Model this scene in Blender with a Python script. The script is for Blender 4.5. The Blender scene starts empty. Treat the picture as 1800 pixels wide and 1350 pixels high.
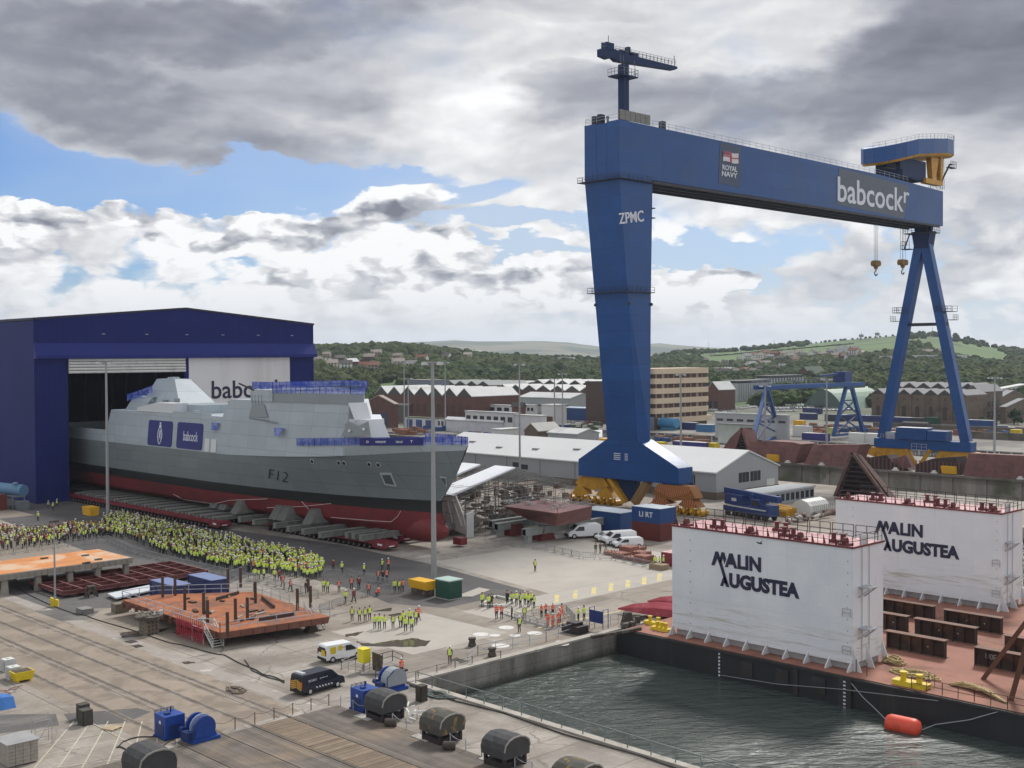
import bpy, bmesh, math, random
from mathutils import Vector, Matrix, noise
R = math.radians
rnd = random.Random(7)
scn = bpy.context.scene
COL = scn.collection
# ---------------- camera ----------------
F=2083.; H=32.; YAW=R(45.9); PIT=math.atan(51/2083.); ROL=.0055
cy_,sy_=math.cos(YAW),math.sin(YAW)
cf=(cy_*math.cos(PIT),sy_*math.cos(PIT),-math.sin(PIT))
r0=(sy_,-cy_,0.); u0=(cy_*math.sin(PIT),sy_*math.sin(PIT),math.cos(PIT))
cr=tuple(r0[i]*math.cos(ROL)-u0[i]*math.sin(ROL) for i in range(3))
cu=tuple(u0[i]*math.cos(ROL)+r0[i]*math.sin(ROL) for i in range(3))
cam=bpy.data.cameras.new('camera'); co=bpy.data.objects.new('camera',cam); COL.objects.link(co)
cam.sensor_width=36; cam.lens=36*F/1800; cam.clip_start=1; cam.clip_end=40000
co.matrix_world=Matrix(((cr[0],cu[0],-cf[0],0),(cr[1],cu[1],-cf[1],0),(cr[2],cu[2],-cf[2],H),(0,0,0,1)))
scn.camera=co
def ray(px,py):
    a=(px-900)/F; b=(675-py)/F
    return tuple(cf[i]+a*cr[i]+b*cu[i] for i in range(3))
def G(px,py,z=0.):
    d=ray(px,py); t=(z-H)/d[2]; return (d[0]*t,d[1]*t,z)
def PX(px,py,x):
    d=ray(px,py); t=x/d[0]; return (x,d[1]*t,H+d[2]*t)
def PY(px,py,y):
    d=ray(px,py); t=y/d[1]; return (d[0]*t,y,H+d[2]*t)
def az(px,D,z=0.):       # ground point in the photo's bearing px at plan distance D
    a=(px-900)/F; x=cy_+a*sy_; y=sy_-a*cy_; n=math.hypot(x,y)
    return (x/n*D,y/n*D,z)
# ---------------- view / sun / sky ----------------
scn.view_settings.view_transform='Standard'; scn.view_settings.look='None'
scn.view_settings.exposure=0.38; scn.view_settings.gamma=1
SUN_AZ=R(17); SUN_EL=R(44)
sl=bpy.data.lights.new('sun','SUN'); sl.energy=2.7; sl.angle=R(11); sl.color=(1,.965,.91)
so=bpy.data.objects.new('sun',sl); COL.objects.link(so)
sd=Vector((math.cos(SUN_AZ)*math.cos(SUN_EL),math.sin(SUN_AZ)*math.cos(SUN_EL),math.sin(SUN_EL)))
so.rotation_euler=(-sd).to_track_quat('-Z','Y').to_euler()
world=bpy.data.worlds.new('World'); scn.world=world; world.use_nodes=True
class NT:
    def __init__(s,nt): s.t=nt; s.n=nt.nodes; s.l=nt.links
    def new(s,ty,**k):
        n=s.n.new(ty)
        for a,b in k.items(): setattr(n,a,b)
        return n
    def put(s,sock,v):
        if hasattr(v,'is_output') : s.l.new(v,sock)
        elif v is not None: sock.default_value=v
    def m(s,op,a,b=None,c=None,clamp=False):
        n=s.new('ShaderNodeMath',operation=op,use_clamp=clamp)
        for i,v in enumerate((a,b,c)):
            if v is not None: s.put(n.inputs[i],v)
        return n.outputs[0]
    def vm(s,op,a,b=None):
        n=s.new('ShaderNodeVectorMath',operation=op); s.put(n.inputs[0],a)
        if b is not None: s.put(n.inputs[1],b)
        return n.outputs[1] if op in('DOT_PRODUCT','LENGTH') else n.outputs[0]
    def vor(s,v,scale):
        n=s.new('ShaderNodeTexVoronoi',feature='F1'); s.put(n.inputs['Vector'],v); n.inputs['Scale'].default_value=scale
        return n.outputs['Distance']
    def noise(s,v,scale,detail=6,rough=.55,dist=0,out=0):
        n=s.new('ShaderNodeTexNoise'); s.put(n.inputs['Vector'],v)
        n.inputs['Scale'].default_value=scale; n.inputs['Detail'].default_value=detail
        n.inputs['Roughness'].default_value=rough; n.inputs['Distortion'].default_value=dist
        return n.outputs[out]
    def ss(s,v,lo,hi):
        n=s.new('ShaderNodeMapRange',interpolation_type='SMOOTHSTEP'); s.put(n.inputs[0],v)
        n.inputs[1].default_value=lo; n.inputs[2].default_value=hi; return n.outputs[0]
    def mix(s,f,a,b,blend='MIX'):
        n=s.new('ShaderNodeMix',data_type='RGBA',blend_type=blend); s.put(n.inputs[0],f)
        for k,v in ((6,a),(7,b)):
            if isinstance(v,tuple): v=(v[0],v[1],v[2],1)
            s.put(n.inputs[k],v)
        return n.outputs[2]
    def comb(s,x,y,z):
        n=s.new('ShaderNodeCombineXYZ')
        for i,v in enumerate((x,y,z)): s.put(n.inputs[i],v)
        return n.outputs[0]
def sky():
    T=NT(world.node_tree); T.n.clear()
    out=T.new('ShaderNodeOutputWorld'); bg=T.new('ShaderNodeBackground'); T.l.new(bg.outputs[0],out.inputs[0])
    geo=T.new('ShaderNodeTexCoord').outputs['Generated']
    nish=T.new('ShaderNodeTexSky',sky_type='NISHITA'); nish.sun_disc=False
    nish.sun_elevation=SUN_EL; nish.sun_rotation=R(90)-SUN_AZ; nish.air_density=1.0; nish.dust_density=.6; nish.ozone_density=1.5
    blue0=T.mix(1.0,nish.outputs[0],(.034,.052,.082),'MULTIPLY')
    sep=T.new('ShaderNodeSeparateXYZ'); T.l.new(geo,sep.inputs[0]); X,Y,Z=sep.outputs
    fw=T.m('ADD',T.m('MULTIPLY',X,cy_),T.m('MULTIPLY',Y,sy_)); rt=T.m('SUBTRACT',T.m('MULTIPLY',X,sy_),T.m('MULTIPLY',Y,cy_))
    A=T.m('ARCTAN2',rt,fw); hor=T.m('SQRT',T.m('ADD',T.m('MULTIPLY',X,X),T.m('MULTIPLY',Y,Y)))
    E=T.m('ARCTAN2',Z,hor)                       # bearing from the view axis, elevation (radians)
    Ew=T.m('MULTIPLY',T.m('POWER',T.m('MAXIMUM',T.m('ADD',E,.03),.001),.8),2.1)   # clouds flatten towards the horizon
    P=T.comb(A,Ew,0.0)
    w1=T.noise(P,5.5,3,.5,0,1); w2=T.noise(P,17.0,4,.6,0,1)
    wv=T.vm('ADD',T.vm('MULTIPLY',T.vm('SUBTRACT',w1,(.5,.5,.5)),(.15,.09,0)),T.vm('MULTIPLY',T.vm('SUBTRACT',w2,(.5,.5,.5)),(.06,.045,0)))
    Q=T.vm('ADD',T.comb(A,E,0.0),wv)
    sq=T.new('ShaderNodeSeparateXYZ'); T.l.new(Q,sq.inputs[0]); qa,qe=sq.outputs[0],sq.outputs[1]
    def blob(px,py,rx,ry,tilt=0.,hard=.9):     # soft elliptical cloud mass at a bearing and elevation
        a0=math.atan((px-900)/F); e0=math.atan((624-py)/F*math.cos(a0)); ax,ay=rx/F,ry/F; c,s=math.cos(tilt),math.sin(tilt)
        da=T.m('SUBTRACT',qa,a0); de=T.m('SUBTRACT',qe,e0)
        u=T.m('ADD',T.m('MULTIPLY',da,c/ax),T.m('MULTIPLY',de,s/ax)); v=T.m('ADD',T.m('MULTIPLY',da,-s/ay),T.m('MULTIPLY',de,c/ay))
        d=T.m('ADD',T.m('MULTIPLY',u,u),T.m('MULTIPLY',v,v))
        return T.ss(d,1.0+hard,max(0.,1.0-hard))
    def mx(*l):
        r=l[0]
        for x in l[1:]: r=T.m('MAXIMUM',r,x)
        return r
    P1=T.vm('ADD',P,T.vm('MULTIPLY',wv,(.5,.5,0)))
    n1=T.noise(P1,4.0,5,.45); n2=T.noise(T.vm('ADD',P1,(-.012,.026,0)),4.0,5,.45)
    n3=T.noise(P1,14,6,.52); n4=T.noise(T.vm('ADD',P1,(-.005,.012,0)),14,6,.52)
    # clear sky openings
    hole=mx(blob(120,290,330,62,-.22),blob(470,330,260,42,-.10),T.m('MULTIPLY',blob(760,345,150,34,.25),.72),T.m('MULTIPLY',blob(900,395,150,20,0.1),.6),T.m('MULTIPLY',blob(1200,440,130,34,.0),.55),
            blob(40,270,120,60,-.3),T.m('MULTIPLY',blob(1230,520,80,16,.1),.5),blob(560,300,190,35,0),T.m('MULTIPLY',blob(880,450,120,20,.1),.6),blob(330,365,170,24,0.))
    puff=mx(blob(30,385,80,45,0,.5),blob(210,372,60,24,0,.5),blob(430,395,95,40,.1,.5),blob(560,385,110,42,.2,.5),blob(680,360,110,45,.2,.5),blob(520,482,105,34,.1,.5),
            blob(745,478,150,48,-.05,.5),blob(1190,500,80,42,0,.5),blob(960,500,110,36,0,.5),blob(330,410,90,40,0,.5))
    def billow(v):      # cauliflower bulges
        b=T.m('MULTIPLY',T.vor(v,17.),.50)
        b=T.m('ADD',b,T.m('MULTIPLY',T.vor(v,38.),.30)); b=T.m('ADD',b,T.m('MULTIPLY',T.vor(v,85.),.17)); return T.m('SUBTRACT',.62,b)
    Pb=T.vm('ADD',T.comb(A,T.m('MULTIPLY',E,1.5),0.0),T.vm('MULTIPLY',T.vm('SUBTRACT',w2,(.5,.5,.5)),(.05,.05,0)))
    bl1=billow(Pb); bl2=billow(T.vm('ADD',Pb,(.006,.013,0)))
    low=T.ss(E,.155,.09)
    crisp=T.m('MAXIMUM',puff,low)
    cov=T.m('ADD',T.m('ADD',T.m('MULTIPLY',T.m('SUBTRACT',n1,.5),1.1),.62),T.m('MULTIPLY',hole,-.95))
    cov=T.m('ADD',cov,T.m('MULTIPLY',puff,.90))
    cov=T.m('ADD',cov,T.m('MULTIPLY',T.m('SUBTRACT',n3,.5),.25))
    cov=T.m('ADD',cov,T.m('MULTIPLY',T.m('MULTIPLY',T.m('SUBTRACT',bl1,.2),crisp),.9))
    soft=T.ss(cov,.16,.60); sharp=T.ss(cov,.26,.46)
    alpha=T.m('ADD',T.m('MULTIPLY',soft,T.m('SUBTRACT',1.0,crisp)),T.m('MULTIPLY',sharp,crisp))
    # how heavy (dark-based) the cloud is
    dark=mx(T.m('MULTIPLY',blob(330,40,420,60,.05),.9),T.m('MULTIPLY',blob(150,130,300,70,-.15),.85),T.m('MULTIPLY',blob(60,45,200,40,0),.6),T.m('MULTIPLY',blob(620,110,420,80,.05,1.),.55),T.m('MULTIPLY',blob(300,200,330,50,-.2,1.),.62),
            blob(1640,110,250,95,.30),blob(1800,60,220,150,.0),T.m('MULTIPLY',blob(1400,170,230,55,.25),.85),T.m('MULTIPLY',blob(1150,200,220,36,.1),.55),T.m('MULTIPLY',blob(1010,175,90,45,0),.6),
            T.m('MULTIPLY',blob(1640,440,330,75,.22,1.),.66),T.m('MULTIPLY',blob(1400,480,170,40,.1,1.),.5),T.m('MULTIPLY',blob(880,10,220,40,.0,1.),.6),
            T.m('MULTIPLY',blob(600,398,90,28,.15,.9),1.05),T.m('MULTIPLY',blob(690,386,90,30,.05,.9),1.05),T.m('MULTIPLY',blob(380,412,45,18,.3,.9),.6),T.m('MULTIPLY',blob(490,502,80,16,.1,.9),.6),
            T.m('MULTIPLY',blob(630,500,60,20,.4,.9),.6),T.m('MULTIPLY',blob(790,490,110,20,0,.9),.45),T.m('MULTIPLY',blob(90,380,60,18,0,.9),.7),T.m('MULTIPLY',blob(220,375,55,18,0,.9),.55),
            T.m('MULTIPLY',blob(60,430,120,24,0,1.),.45))
    heavy=T.ss(E,.30,.62)                                        # overhead the deck is closed and grey
    dark=T.m('MAXIMUM',dark,T.m('MULTIPLY',heavy,.25))
    bright=T.m('MULTIPLY',blob(880,100,190,110,.6,1.),.25)
    relief=T.m('ADD',T.m('MULTIPLY',T.m('SUBTRACT',n1,n2),1.5),T.m('MULTIPLY',T.m('SUBTRACT',n3,n4),T.m('ADD',.45,T.m('MULTIPLY',puff,.6))))
    lum=T.m('ADD',T.m('ADD',.74,relief),T.m('MULTIPLY',T.m('SUBTRACT',n3,.5),.16))
    lum=T.m('ADD',lum,T.m('MULTIPLY',T.m('SUBTRACT',n1,.5),-.42))
    lum=T.m('ADD',lum,bright)
    lum=T.m('ADD',lum,T.m('MULTIPLY',T.m('MULTIPLY',T.m('SUBTRACT',bl1,bl2),T.m('ADD',T.m('MULTIPLY',low,.42),T.m('MULTIPLY',puff,1.1))),1.8))
    lum=T.m('ADD',lum,T.m('MULTIPLY',low,.17))
    lum=T.m('ADD',lum,T.m('MULTIPLY',puff,.10))
    lum=T.m('SUBTRACT',lum,T.m('MULTIPLY',dark,.56),clamp=True)
    ramp=T.new('ShaderNodeValToRGB'); T.l.new(lum,ramp.inputs[0]); e=ramp.color_ramp.elements
    for p_,c_ in ((0.0,(.125,.13,.165,1)),(.25,(.215,.225,.265,1)),(.5,(.375,.385,.42,1)),(.75,(.565,.57,.58,1)),(1.0,(.80,.80,.80,1))):
        if p_ in(0.,1.): q=e[0] if p_==0. else e[len(e)-1]
        else: q=e.new(p_)
        q.color=c_
    veil=T.m('MULTIPLY',T.m('ADD',T.m('MULTIPLY',T.ss(A,-.34,-.02),.42),T.m('MULTIPLY',T.ss(n1,.35,.62),.25)),1.0)   # thin high cloud over the open patches
    blue=T.mix(veil,blue0,(.50,.55,.60))
    c=T.mix(alpha,blue,ramp.outputs[0])
    c=T.mix(T.m('MULTIPLY',T.ss(E,.075,-.01),.72),c,(.60,.61,.62))      # pale air low over the hills
    back=T.ss(T.m('ABSOLUTE',A),.7,1.2); c=T.mix(1.,c,T.comb(*[T.m('ADD',1.0,T.m('MULTIPLY',back,.18))]*3),'MULTIPLY')   # unseen sky behind the camera is brightened to add fill light
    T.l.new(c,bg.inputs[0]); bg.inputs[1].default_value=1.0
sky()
world.cycles.sampling_method='MANUAL'; world.cycles.sample_map_resolution=1024
scn.cycles.max_bounces=6; scn.cycles.volume_bounces=0; scn.cycles.diffuse_bounces=3; scn.cycles.glossy_bounces=3
# ---------------- materials ----------------
MC={}
def mat(name,col,rough=.65,metal=0.,var=.10,scale=.35,col2=None,c2=(.5,.65),c2s=.25,streak=False,bump=0.,bscale=3.,ribs=None,emit=0.,planks=None,alpha=1.,spec=.4,seams=None,rust=0.):
    if name in MC: return MC[name]
    m=bpy.data.materials.new(name); m.use_nodes=True; T=NT(m.node_tree); b=T.n['Principled BSDF']
    P=T.new('ShaderNodeTexCoord').outputs['Object']
    Ps=T.vm('MULTIPLY',P,(1,1,.16)) if streak else P
    n=T.noise(Ps,scale,7,.6); nn=T.noise(Ps,scale*9,4,.6)
    f=T.m('ADD',T.m('MULTIPLY',T.m('SUBTRACT',n,.5),2.2*var*2),T.m('ADD',1.0,T.m('MULTIPLY',T.m('SUBTRACT',nn,.5),var*1.6)))
    c=T.mix(1.0,tuple(col),T.comb(f,f,f),'MULTIPLY')
    if col2 is not None:
        k=T.ss(T.noise(Ps,c2s,8,.65,.6),c2[0],c2[1]); c=T.mix(k,c,tuple(col2))
    if seams:
        s=T.new('ShaderNodeSeparateXYZ'); T.l.new(P,s.inputs[0]); q=T.m('PINGPONG',T.m('ADD',s.outputs[0],s.outputs[1]),seams[0]/2); z_=T.m('PINGPONG',T.m('ADD',s.outputs[2],.7),seams[1]/2)
        w=T.new('ShaderNodeTexWhiteNoise',noise_dimensions='2D'); T.l.new(T.comb(T.m('FLOOR',T.m('DIVIDE',T.m('ADD',s.outputs[0],s.outputs[1]),seams[0])),T.m('FLOOR',T.m('DIVIDE',T.m('ADD',s.outputs[2],.7),seams[1])),0.),w.inputs['Vector'])
        kv=T.m('ADD',.94,T.m('MULTIPLY',w.outputs[0],.12)); c=T.mix(1.,c,T.comb(kv,kv,kv),'MULTIPLY')
        ln=T.m('MAXIMUM',T.ss(q,.07,.02),T.ss(z_,.07,.02)); c=T.mix(T.m('MULTIPLY',ln,.48),c,tuple(x*.45 for x in col))
    if rust:
        st=T.ss(T.noise(T.vm('MULTIPLY',P,(1,1,.07)),.9,7,.7),.62,.78); c=T.mix(T.m('MULTIPLY',st,rust),c,(.16,.10,.07))
    hgt=None
    if ribs:
        ax,pitch,depth=ribs; s=T.new('ShaderNodeSeparateXYZ'); T.l.new(P,s.inputs[0])
        q=T.m('ADD',s.outputs[0],s.outputs[1]) if ax==3 else s.outputs[ax]
        hgt=T.m('MULTIPLY',T.m('PINGPONG',q,pitch/2),depth*2/pitch)
    if planks:
        ax,pitch=planks; s=T.new('ShaderNodeSeparateXYZ'); T.l.new(P,s.inputs[0])
        q=T.m('FRACT',T.m('DIVIDE',s.outputs[ax],pitch)); gap=T.m('ADD',T.ss(q,.86,.97),T.ss(q,.06,0.))
        idx=T.m('FLOOR',T.m('DIVIDE',s.outputs[ax],pitch)); w=T.new('ShaderNodeTexWhiteNoise',noise_dimensions='1D'); T.l.new(idx,w.inputs['W'])
        vv=T.m('ADD',.78,T.m('MULTIPLY',w.outputs[0],.44)); c=T.mix(1.,c,T.comb(vv,vv,vv),'MULTIPLY'); c=T.mix(T.m('MULTIPLY',gap,.8),c,(.03,.025,.02))
    if bump or hgt is not None:
        bm=T.new('ShaderNodeBump'); bm.inputs['Distance'].default_value=1.0; bm.inputs['Strength'].default_value=1.0
        h=T.m('MULTIPLY',T.noise(P,bscale,6,.6),bump) if bump else 0.0
        if hgt is not None: h=T.m('ADD',h,hgt)
        T.put(bm.inputs['Height'],h); T.l.new(bm.outputs[0],b.inputs['Normal'])
    T.l.new(c,b.inputs['Base Color'])
    rn=T.m('ADD',rough,T.m('MULTIPLY',T.m('SUBTRACT',nn,.5),.18),clamp=True); T.l.new(rn,b.inputs['Roughness'])
    b.inputs['Metallic'].default_value=metal; b.inputs['Specular IOR Level'].default_value=spec
    if emit: T.l.new(c,b.inputs['Emission Color']); b.inputs['Emission Strength'].default_value=emit
    if alpha<1: b.inputs['Alpha'].default_value=alpha
    MC[name]=m; return m
# ---------------- mesh builder ----------------
ORG={}
class MB:
    def __init__(s): s.v=[];s.f=[];s.mi=[];s.k=0
    def add(s,vs,fs):
        o=len(s.v); s.v+= [tuple(p) for p in vs]; s.f+=[tuple(i+o for i in f) for f in fs]; s.mi+=[s.k]*len(fs); return s
    def box(s,x0,y0,z0,x1,y1,z1):
        return s.add([(x0,y0,z0),(x1,y0,z0),(x1,y1,z0),(x0,y1,z0),(x0,y0,z1),(x1,y0,z1),(x1,y1,z1),(x0,y1,z1)],
          [(0,3,2,1),(4,5,6,7),(0,1,5,4),(1,2,6,5),(2,3,7,6),(3,0,4,7)])
    def fr(s,a,b):   # frustum between two rings of equal length
        n=len(a); vs=list(a)+list(b); fs=[(i,(i+1)%n,n+(i+1)%n,n+i) for i in range(n)]+[tuple(range(n-1,-1,-1)),tuple(range(n,2*n))]
        return s.add(vs,fs)
    def loft(s,rings,cap=True,closed=True):
        n=len(rings[0]); vs=[p for r in rings for p in r]; fs=[]
        for j in range(len(rings)-1):
            for i in range(n if closed else n-1): fs.append((j*n+i,j*n+(i+1)%n,(j+1)*n+(i+1)%n,(j+1)*n+i))
        if cap: fs+=[tuple(range(n-1,-1,-1)),tuple((len(rings)-1)*n+i for i in range(n))]
        return s.add(vs,fs)
    def prism(s,poly,z0,z1): return s.fr([(p[0],p[1],z0) for p in poly],[(p[0],p[1],z1) for p in poly])
    def extr(s,poly,d): return s.fr(poly,[(p[0]+d[0],p[1]+d[1],p[2]+d[2]) for p in poly])
    def tube(s,p,q,r,n=6,r2=None):
        p=Vector(p);q=Vector(q);d=q-p
        if d.length<1e-6: return s
        d.normalize(); a=d.cross(Vector((0,0,1)))
        if a.length<.01: a=Vector((1,0,0))
        a.normalize(); b=d.cross(a); r2=r if r2 is None else r2
        ring=lambda c,rr:[tuple(c+a*math.cos(2*math.pi*(i+.5)/n)*rr+b*math.sin(2*math.pi*(i+.5)/n)*rr) for i in range(n)]
        return s.fr(ring(q,r2),ring(p,r))
    def path(s,pts,r,n=6):
        for a,b in zip(pts[:-1],pts[1:]): s.tube(a,b,r,n)
        return s
    def bar(s,p,q,w,h=None):   # rectangular bar between two points
        h=h or w; p=Vector(p);q=Vector(q);d=(q-p).normalized(); a=d.cross(Vector((0,0,1)))
        if a.length<.01: a=Vector((1,0,0))
        a.normalize(); b=a.cross(d); a*=w/2; b*=h/2
        return s.fr([tuple(p+x) for x in (a+b,b-a,-a-b,a-b)],[tuple(q+x) for x in (a+b,b-a,-a-b,a-b)])
    def sph(s,c,r,nu=8,nv=6,sc=(1,1,1)):
        vs=[(c[0],c[1],c[2]+r*sc[2])]; fs=[]
        for j in range(1,nv):
            t=math.pi*j/nv
            for i in range(nu):
                a=2*math.pi*i/nu; vs.append((c[0]+r*sc[0]*math.sin(t)*math.cos(a),c[1]+r*sc[1]*math.sin(t)*math.sin(a),c[2]+r*sc[2]*math.cos(t)))
        vs.append((c[0],c[1],c[2]-r*sc[2]))
        for i in range(nu): fs.append((0,1+i,1+(i+1)%nu))
        for j in range(nv-2):
            for i in range(nu): a=1+j*nu; fs.append((a+i,a+nu+i,a+nu+(i+1)%nu,a+(i+1)%nu))
        a=1+(nv-2)*nu
        for i in range(nu): fs.append((a+i,len(vs)-1,a+(i+1)%nu))
        return s.add(vs,fs)
    def ibeam(s,p,q,w,h,t=.04):    # I section
        p=Vector(p);q=Vector(q)
        s.bar(p+Vector((0,0,h/2-t/2)),q+Vector((0,0,h/2-t/2)),w,t); s.bar(p-Vector((0,0,h/2-t/2)),q-Vector((0,0,h/2-t/2)),w,t)
        return s.bar(p,q,t,h-2*t)
    def rail(s,pts,h=1.1,r=.03,step=2.,mid=1):     # handrail along a polyline
        for a,b in zip(pts[:-1],pts[1:]):
            a=Vector(a);b=Vector(b);n=max(1,int(round((b-a).length/step)))
            for i in range(n+1):
                c=a.lerp(b,i/n); s.tube(c,c+Vector((0,0,h)),r,4)
            for j in range(mid+1):
                z=Vector((0,0,h*(1-j/(mid+1)))); s.tube(a+z,b+z,r,4)
        return s
    def build(s,name,mats,parent=None,org=None,label=None,cat=None,group=None,kind=None,rz=0.,smooth=False,loc=None):
        o0=Vector(ORG[parent.name]) if parent is not None else Vector(org or (0,0,0))
        me=bpy.data.meshes.new(name); me.from_pydata([(x-o0[0],y-o0[1],z-o0[2]) for x,y,z in s.v],[],s.f)
        if not isinstance(mats,(list,tuple)): mats=[mats]
        for m in mats: me.materials.append(m)
        if len(mats)>1: me.polygons.foreach_set('material_index',s.mi)
        if smooth: me.polygons.foreach_set('use_smooth',[True]*len(me.polygons))
        me.update()
        ob=bpy.data.objects.new(name,me); COL.objects.link(ob); ORG[ob.name]=tuple(o0)
        if parent is not None: ob.parent=parent
        else: ob.location=loc if loc is not None else o0; ob.rotation_euler[2]=rz
        tag(ob,label,cat,group,kind); return ob
def tag(o,label=None,cat=None,group=None,kind=None):
    if label: o['label']=label
    if cat: o['category']=cat
    if group: o['group']=group
    if kind: o['kind']=kind
def thing(name,label,cat,loc=(0,0,0),rz=0.,group=None,local=False):
    o=bpy.data.objects.new(name,None); COL.objects.link(o); o.location=loc; o.rotation_euler[2]=rz; o.empty_display_size=.3
    ORG[o.name]=(0,0,0) if local else tuple(loc); tag(o,label,cat,group); return o
def dup(root,loc,rz=0.,label=None,group=None,sc=None,mats=None):
    def cp(o,par):
        c=o.copy(); COL.objects.link(c); ORG[c.name]=ORG[o.name]; c.parent=par
        for ch in list(o.children): cp(ch,c)
        return c
    r=cp(root,None); r.location=loc; r.rotation_euler[2]=rz
    if sc: r.scale=(sc,sc,sc) if not isinstance(sc,tuple) else sc
    if label: r['label']=label
    if group: r['group']=group
    return r
def text(s,h,org,xd,ud,m,parent,bold=.0,width=None,thick=.03,name='lettering',shear=0.):
    cu_=bpy.data.curves.new('t','FONT'); cu_.body=s; cu_.size=1; cu_.offset=bold; cu_.extrude=.004; cu_.resolution_u=3; cu_.shear=shear
    ob=bpy.data.objects.new('t',cu_); me=bpy.data.meshes.new_from_object(ob)
    xs=[v.co.x for v in me.vertices]; ys=[v.co.y for v in me.vertices]
    x0,x1=min(xs),max(xs); y0,y1=min(ys),max(ys)
    sy=h/(y1-y0); sx=(width/(x1-x0)) if width else sy
    xd=Vector(xd).normalized(); ud=Vector(ud).normalized(); nd=xd.cross(ud); org=Vector(org)
    b=MB()
    vs=[org+xd*((v.co.x-x0)*sx)+ud*((v.co.y-y0)*sy)+nd*(v.co.z/.004*thick) for v in me.vertices]
    b.add([tuple(v) for v in vs],[tuple(p.vertices) for p in me.polygons])
    bpy.data.objects.remove(ob); bpy.data.curves.remove(cu_); bpy.data.meshes.remove(me)
    return b.build(name,m,parent)
# ================= SETTING =================
concrete=mat('concrete',(.37,.345,.315),.85,var=.10,scale=.05,col2=(.255,.24,.222),c2=(.50,.72),c2s=.06,bump=.02,bscale=1.5)
def ground_mat():
    m=bpy.data.materials.new('yard_concrete'); m.use_nodes=True; T=NT(m.node_tree); b=T.n['Principled BSDF']
    P=T.new('ShaderNodeTexCoord').outputs['Object']
    s=T.new('ShaderNodeSeparateXYZ'); T.l.new(P,s.inputs[0])
    big=T.noise(P,.018,5,.6); mid=T.noise(P,.11,8,.65); fine=T.noise(P,1.3,8,.7)
    c=T.mix(T.ss(mid,.35,.68),(.20,.172,.142),(.37,.337,.297)); c=T.mix(T.ss(big,.45,.62),c,(.25,.208,.165))
    k=T.m('ADD',.80,T.m('MULTIPLY',fine,.42)); c=T.mix(1.,c,T.comb(k,k,k),'MULTIPLY')
    # cast slabs: joint lines every 6 m, each bay a slightly different pour
    w=T.new('ShaderNodeTexWhiteNoise',noise_dimensions='3D'); T.l.new(T.vm('FLOOR',T.vm('MULTIPLY',P,(1/9.,1/6.,0))),w.inputs[0])
    kv=T.m('ADD',.86,T.m('MULTIPLY',w.outputs[0],.27)); c=T.mix(1.,c,T.comb(kv,kv,kv),'MULTIPLY')
    wob=T.m('MULTIPLY',T.m('SUBTRACT',T.noise(P,.5,3,.5),.5),.12)
    jx=T.m('PINGPONG',T.m('ADD',s.outputs[0],wob),4.5); jy=T.m('PINGPONG',T.m('ADD',s.outputs[1],wob),3.0)
    j=T.m('MAXIMUM',T.ss(jx,.09,.02),T.ss(jy,.08,.02)); c=T.mix(T.m('MULTIPLY',j,T.ss(mid,.2,.5)),c,(.13,.112,.095))
    vo=T.new('ShaderNodeTexVoronoi',feature='DISTANCE_TO_EDGE'); T.l.new(T.vm('ADD',P,T.vm('MULTIPLY',T.noise(P,.35,5,.65,0,1),(3.,3.,0))),vo.inputs['Vector']); vo.inputs['Scale'].default_value=.085
    c=T.mix(T.m('MULTIPLY',T.ss(vo.outputs['Distance'],.012,.003),T.m('MULTIPLY',T.ss(mid,.42,.58),.75)),c,(.11,.095,.08))
    # dark oil / damp marks drawn out along the traffic direction, tyre trails
    Pd=T.vm('MULTIPLY',P,(.34,.10,1)); st=T.ss(T.noise(Pd,.9,7,.7,.4),.55,.70); c=T.mix(T.m('MULTIPLY',st,.66),c,(.16,.148,.135))
    Pd2=T.vm('MULTIPLY',P,(.09,.32,1)); s2=T.ss(T.noise(Pd2,1.4,8,.7,.8),.60,.71); c=T.mix(T.m('MULTIPLY',s2,.72),c,(.12,.108,.095))
    Pd3=T.vm('MULTIPLY',P,(.9,.035,1)); s3=T.ss(T.noise(Pd3,1.1,5,.6,.3),.58,.7); c=T.mix(T.m('MULTIPLY',s3,.35),c,(.21,.19,.17))
    lt=T.ss(T.noise(P,.4,7,.7,.6),.68,.78); c=T.mix(T.m('MULTIPLY',lt,.45),c,(.55,.53,.5))
    # beyond the yard the same sheet turns to built-up ground, then grass
    d=T.vm('LENGTH',P); town=T.ss(d,330,400); c=T.mix(T.m('MULTIPLY',town,.8),c,T.mix(T.ss(T.noise(P,.035,7,.65),.42,.6),(.085,.08,.075),(.23,.215,.195)))
    far=T.ss(T.m('ADD',d,T.m('MULTIPLY',T.m('SUBTRACT',T.noise(P,.01,4),.5),260)),520,640)
    c=T.mix(far,c,T.mix(T.ss(T.noise(P,.02,5,.6),.45,.6),(.06,.085,.035),(.13,.12,.10)))
    T.l.new(c,b.inputs['Base Color']); r=T.m('SUBTRACT',.9,T.m('MULTIPLY',st,.35)); T.l.new(r,b.inputs['Roughness'])
    bm=T.new('ShaderNodeBump'); bm.inputs['Strength'].default_value=.6; bm.inputs['Distance'].default_value=.05; T.l.new(fine,bm.inputs['Height']); T.l.new(bm.outputs[0],b.inputs['Normal'])
    return m
GM=ground_mat()
BX0,BY1=73.3,89.5          # basin: x>BX0, y<BY1 ; dry dock x 255..296, y 89.5..620
g=MB()
def gq(x0,y0,x1,y1,z=0.): g.add([(x0,y0,z),(x1,y0,z),(x1,y1,z),(x0,y1,z)],[(0,1,2,3)])
gq(-900,-900,BX0,BY1); gq(-900,BY1,255,620); gq(296,-600,345,620); gq(345,-600,378,60); gq(345,335,378,620); gq(378,-600,560,620); gq(-900,620,560,640); gq(-2600,640,560,700)
g.build('ground',GM,kind='structure')
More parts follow.
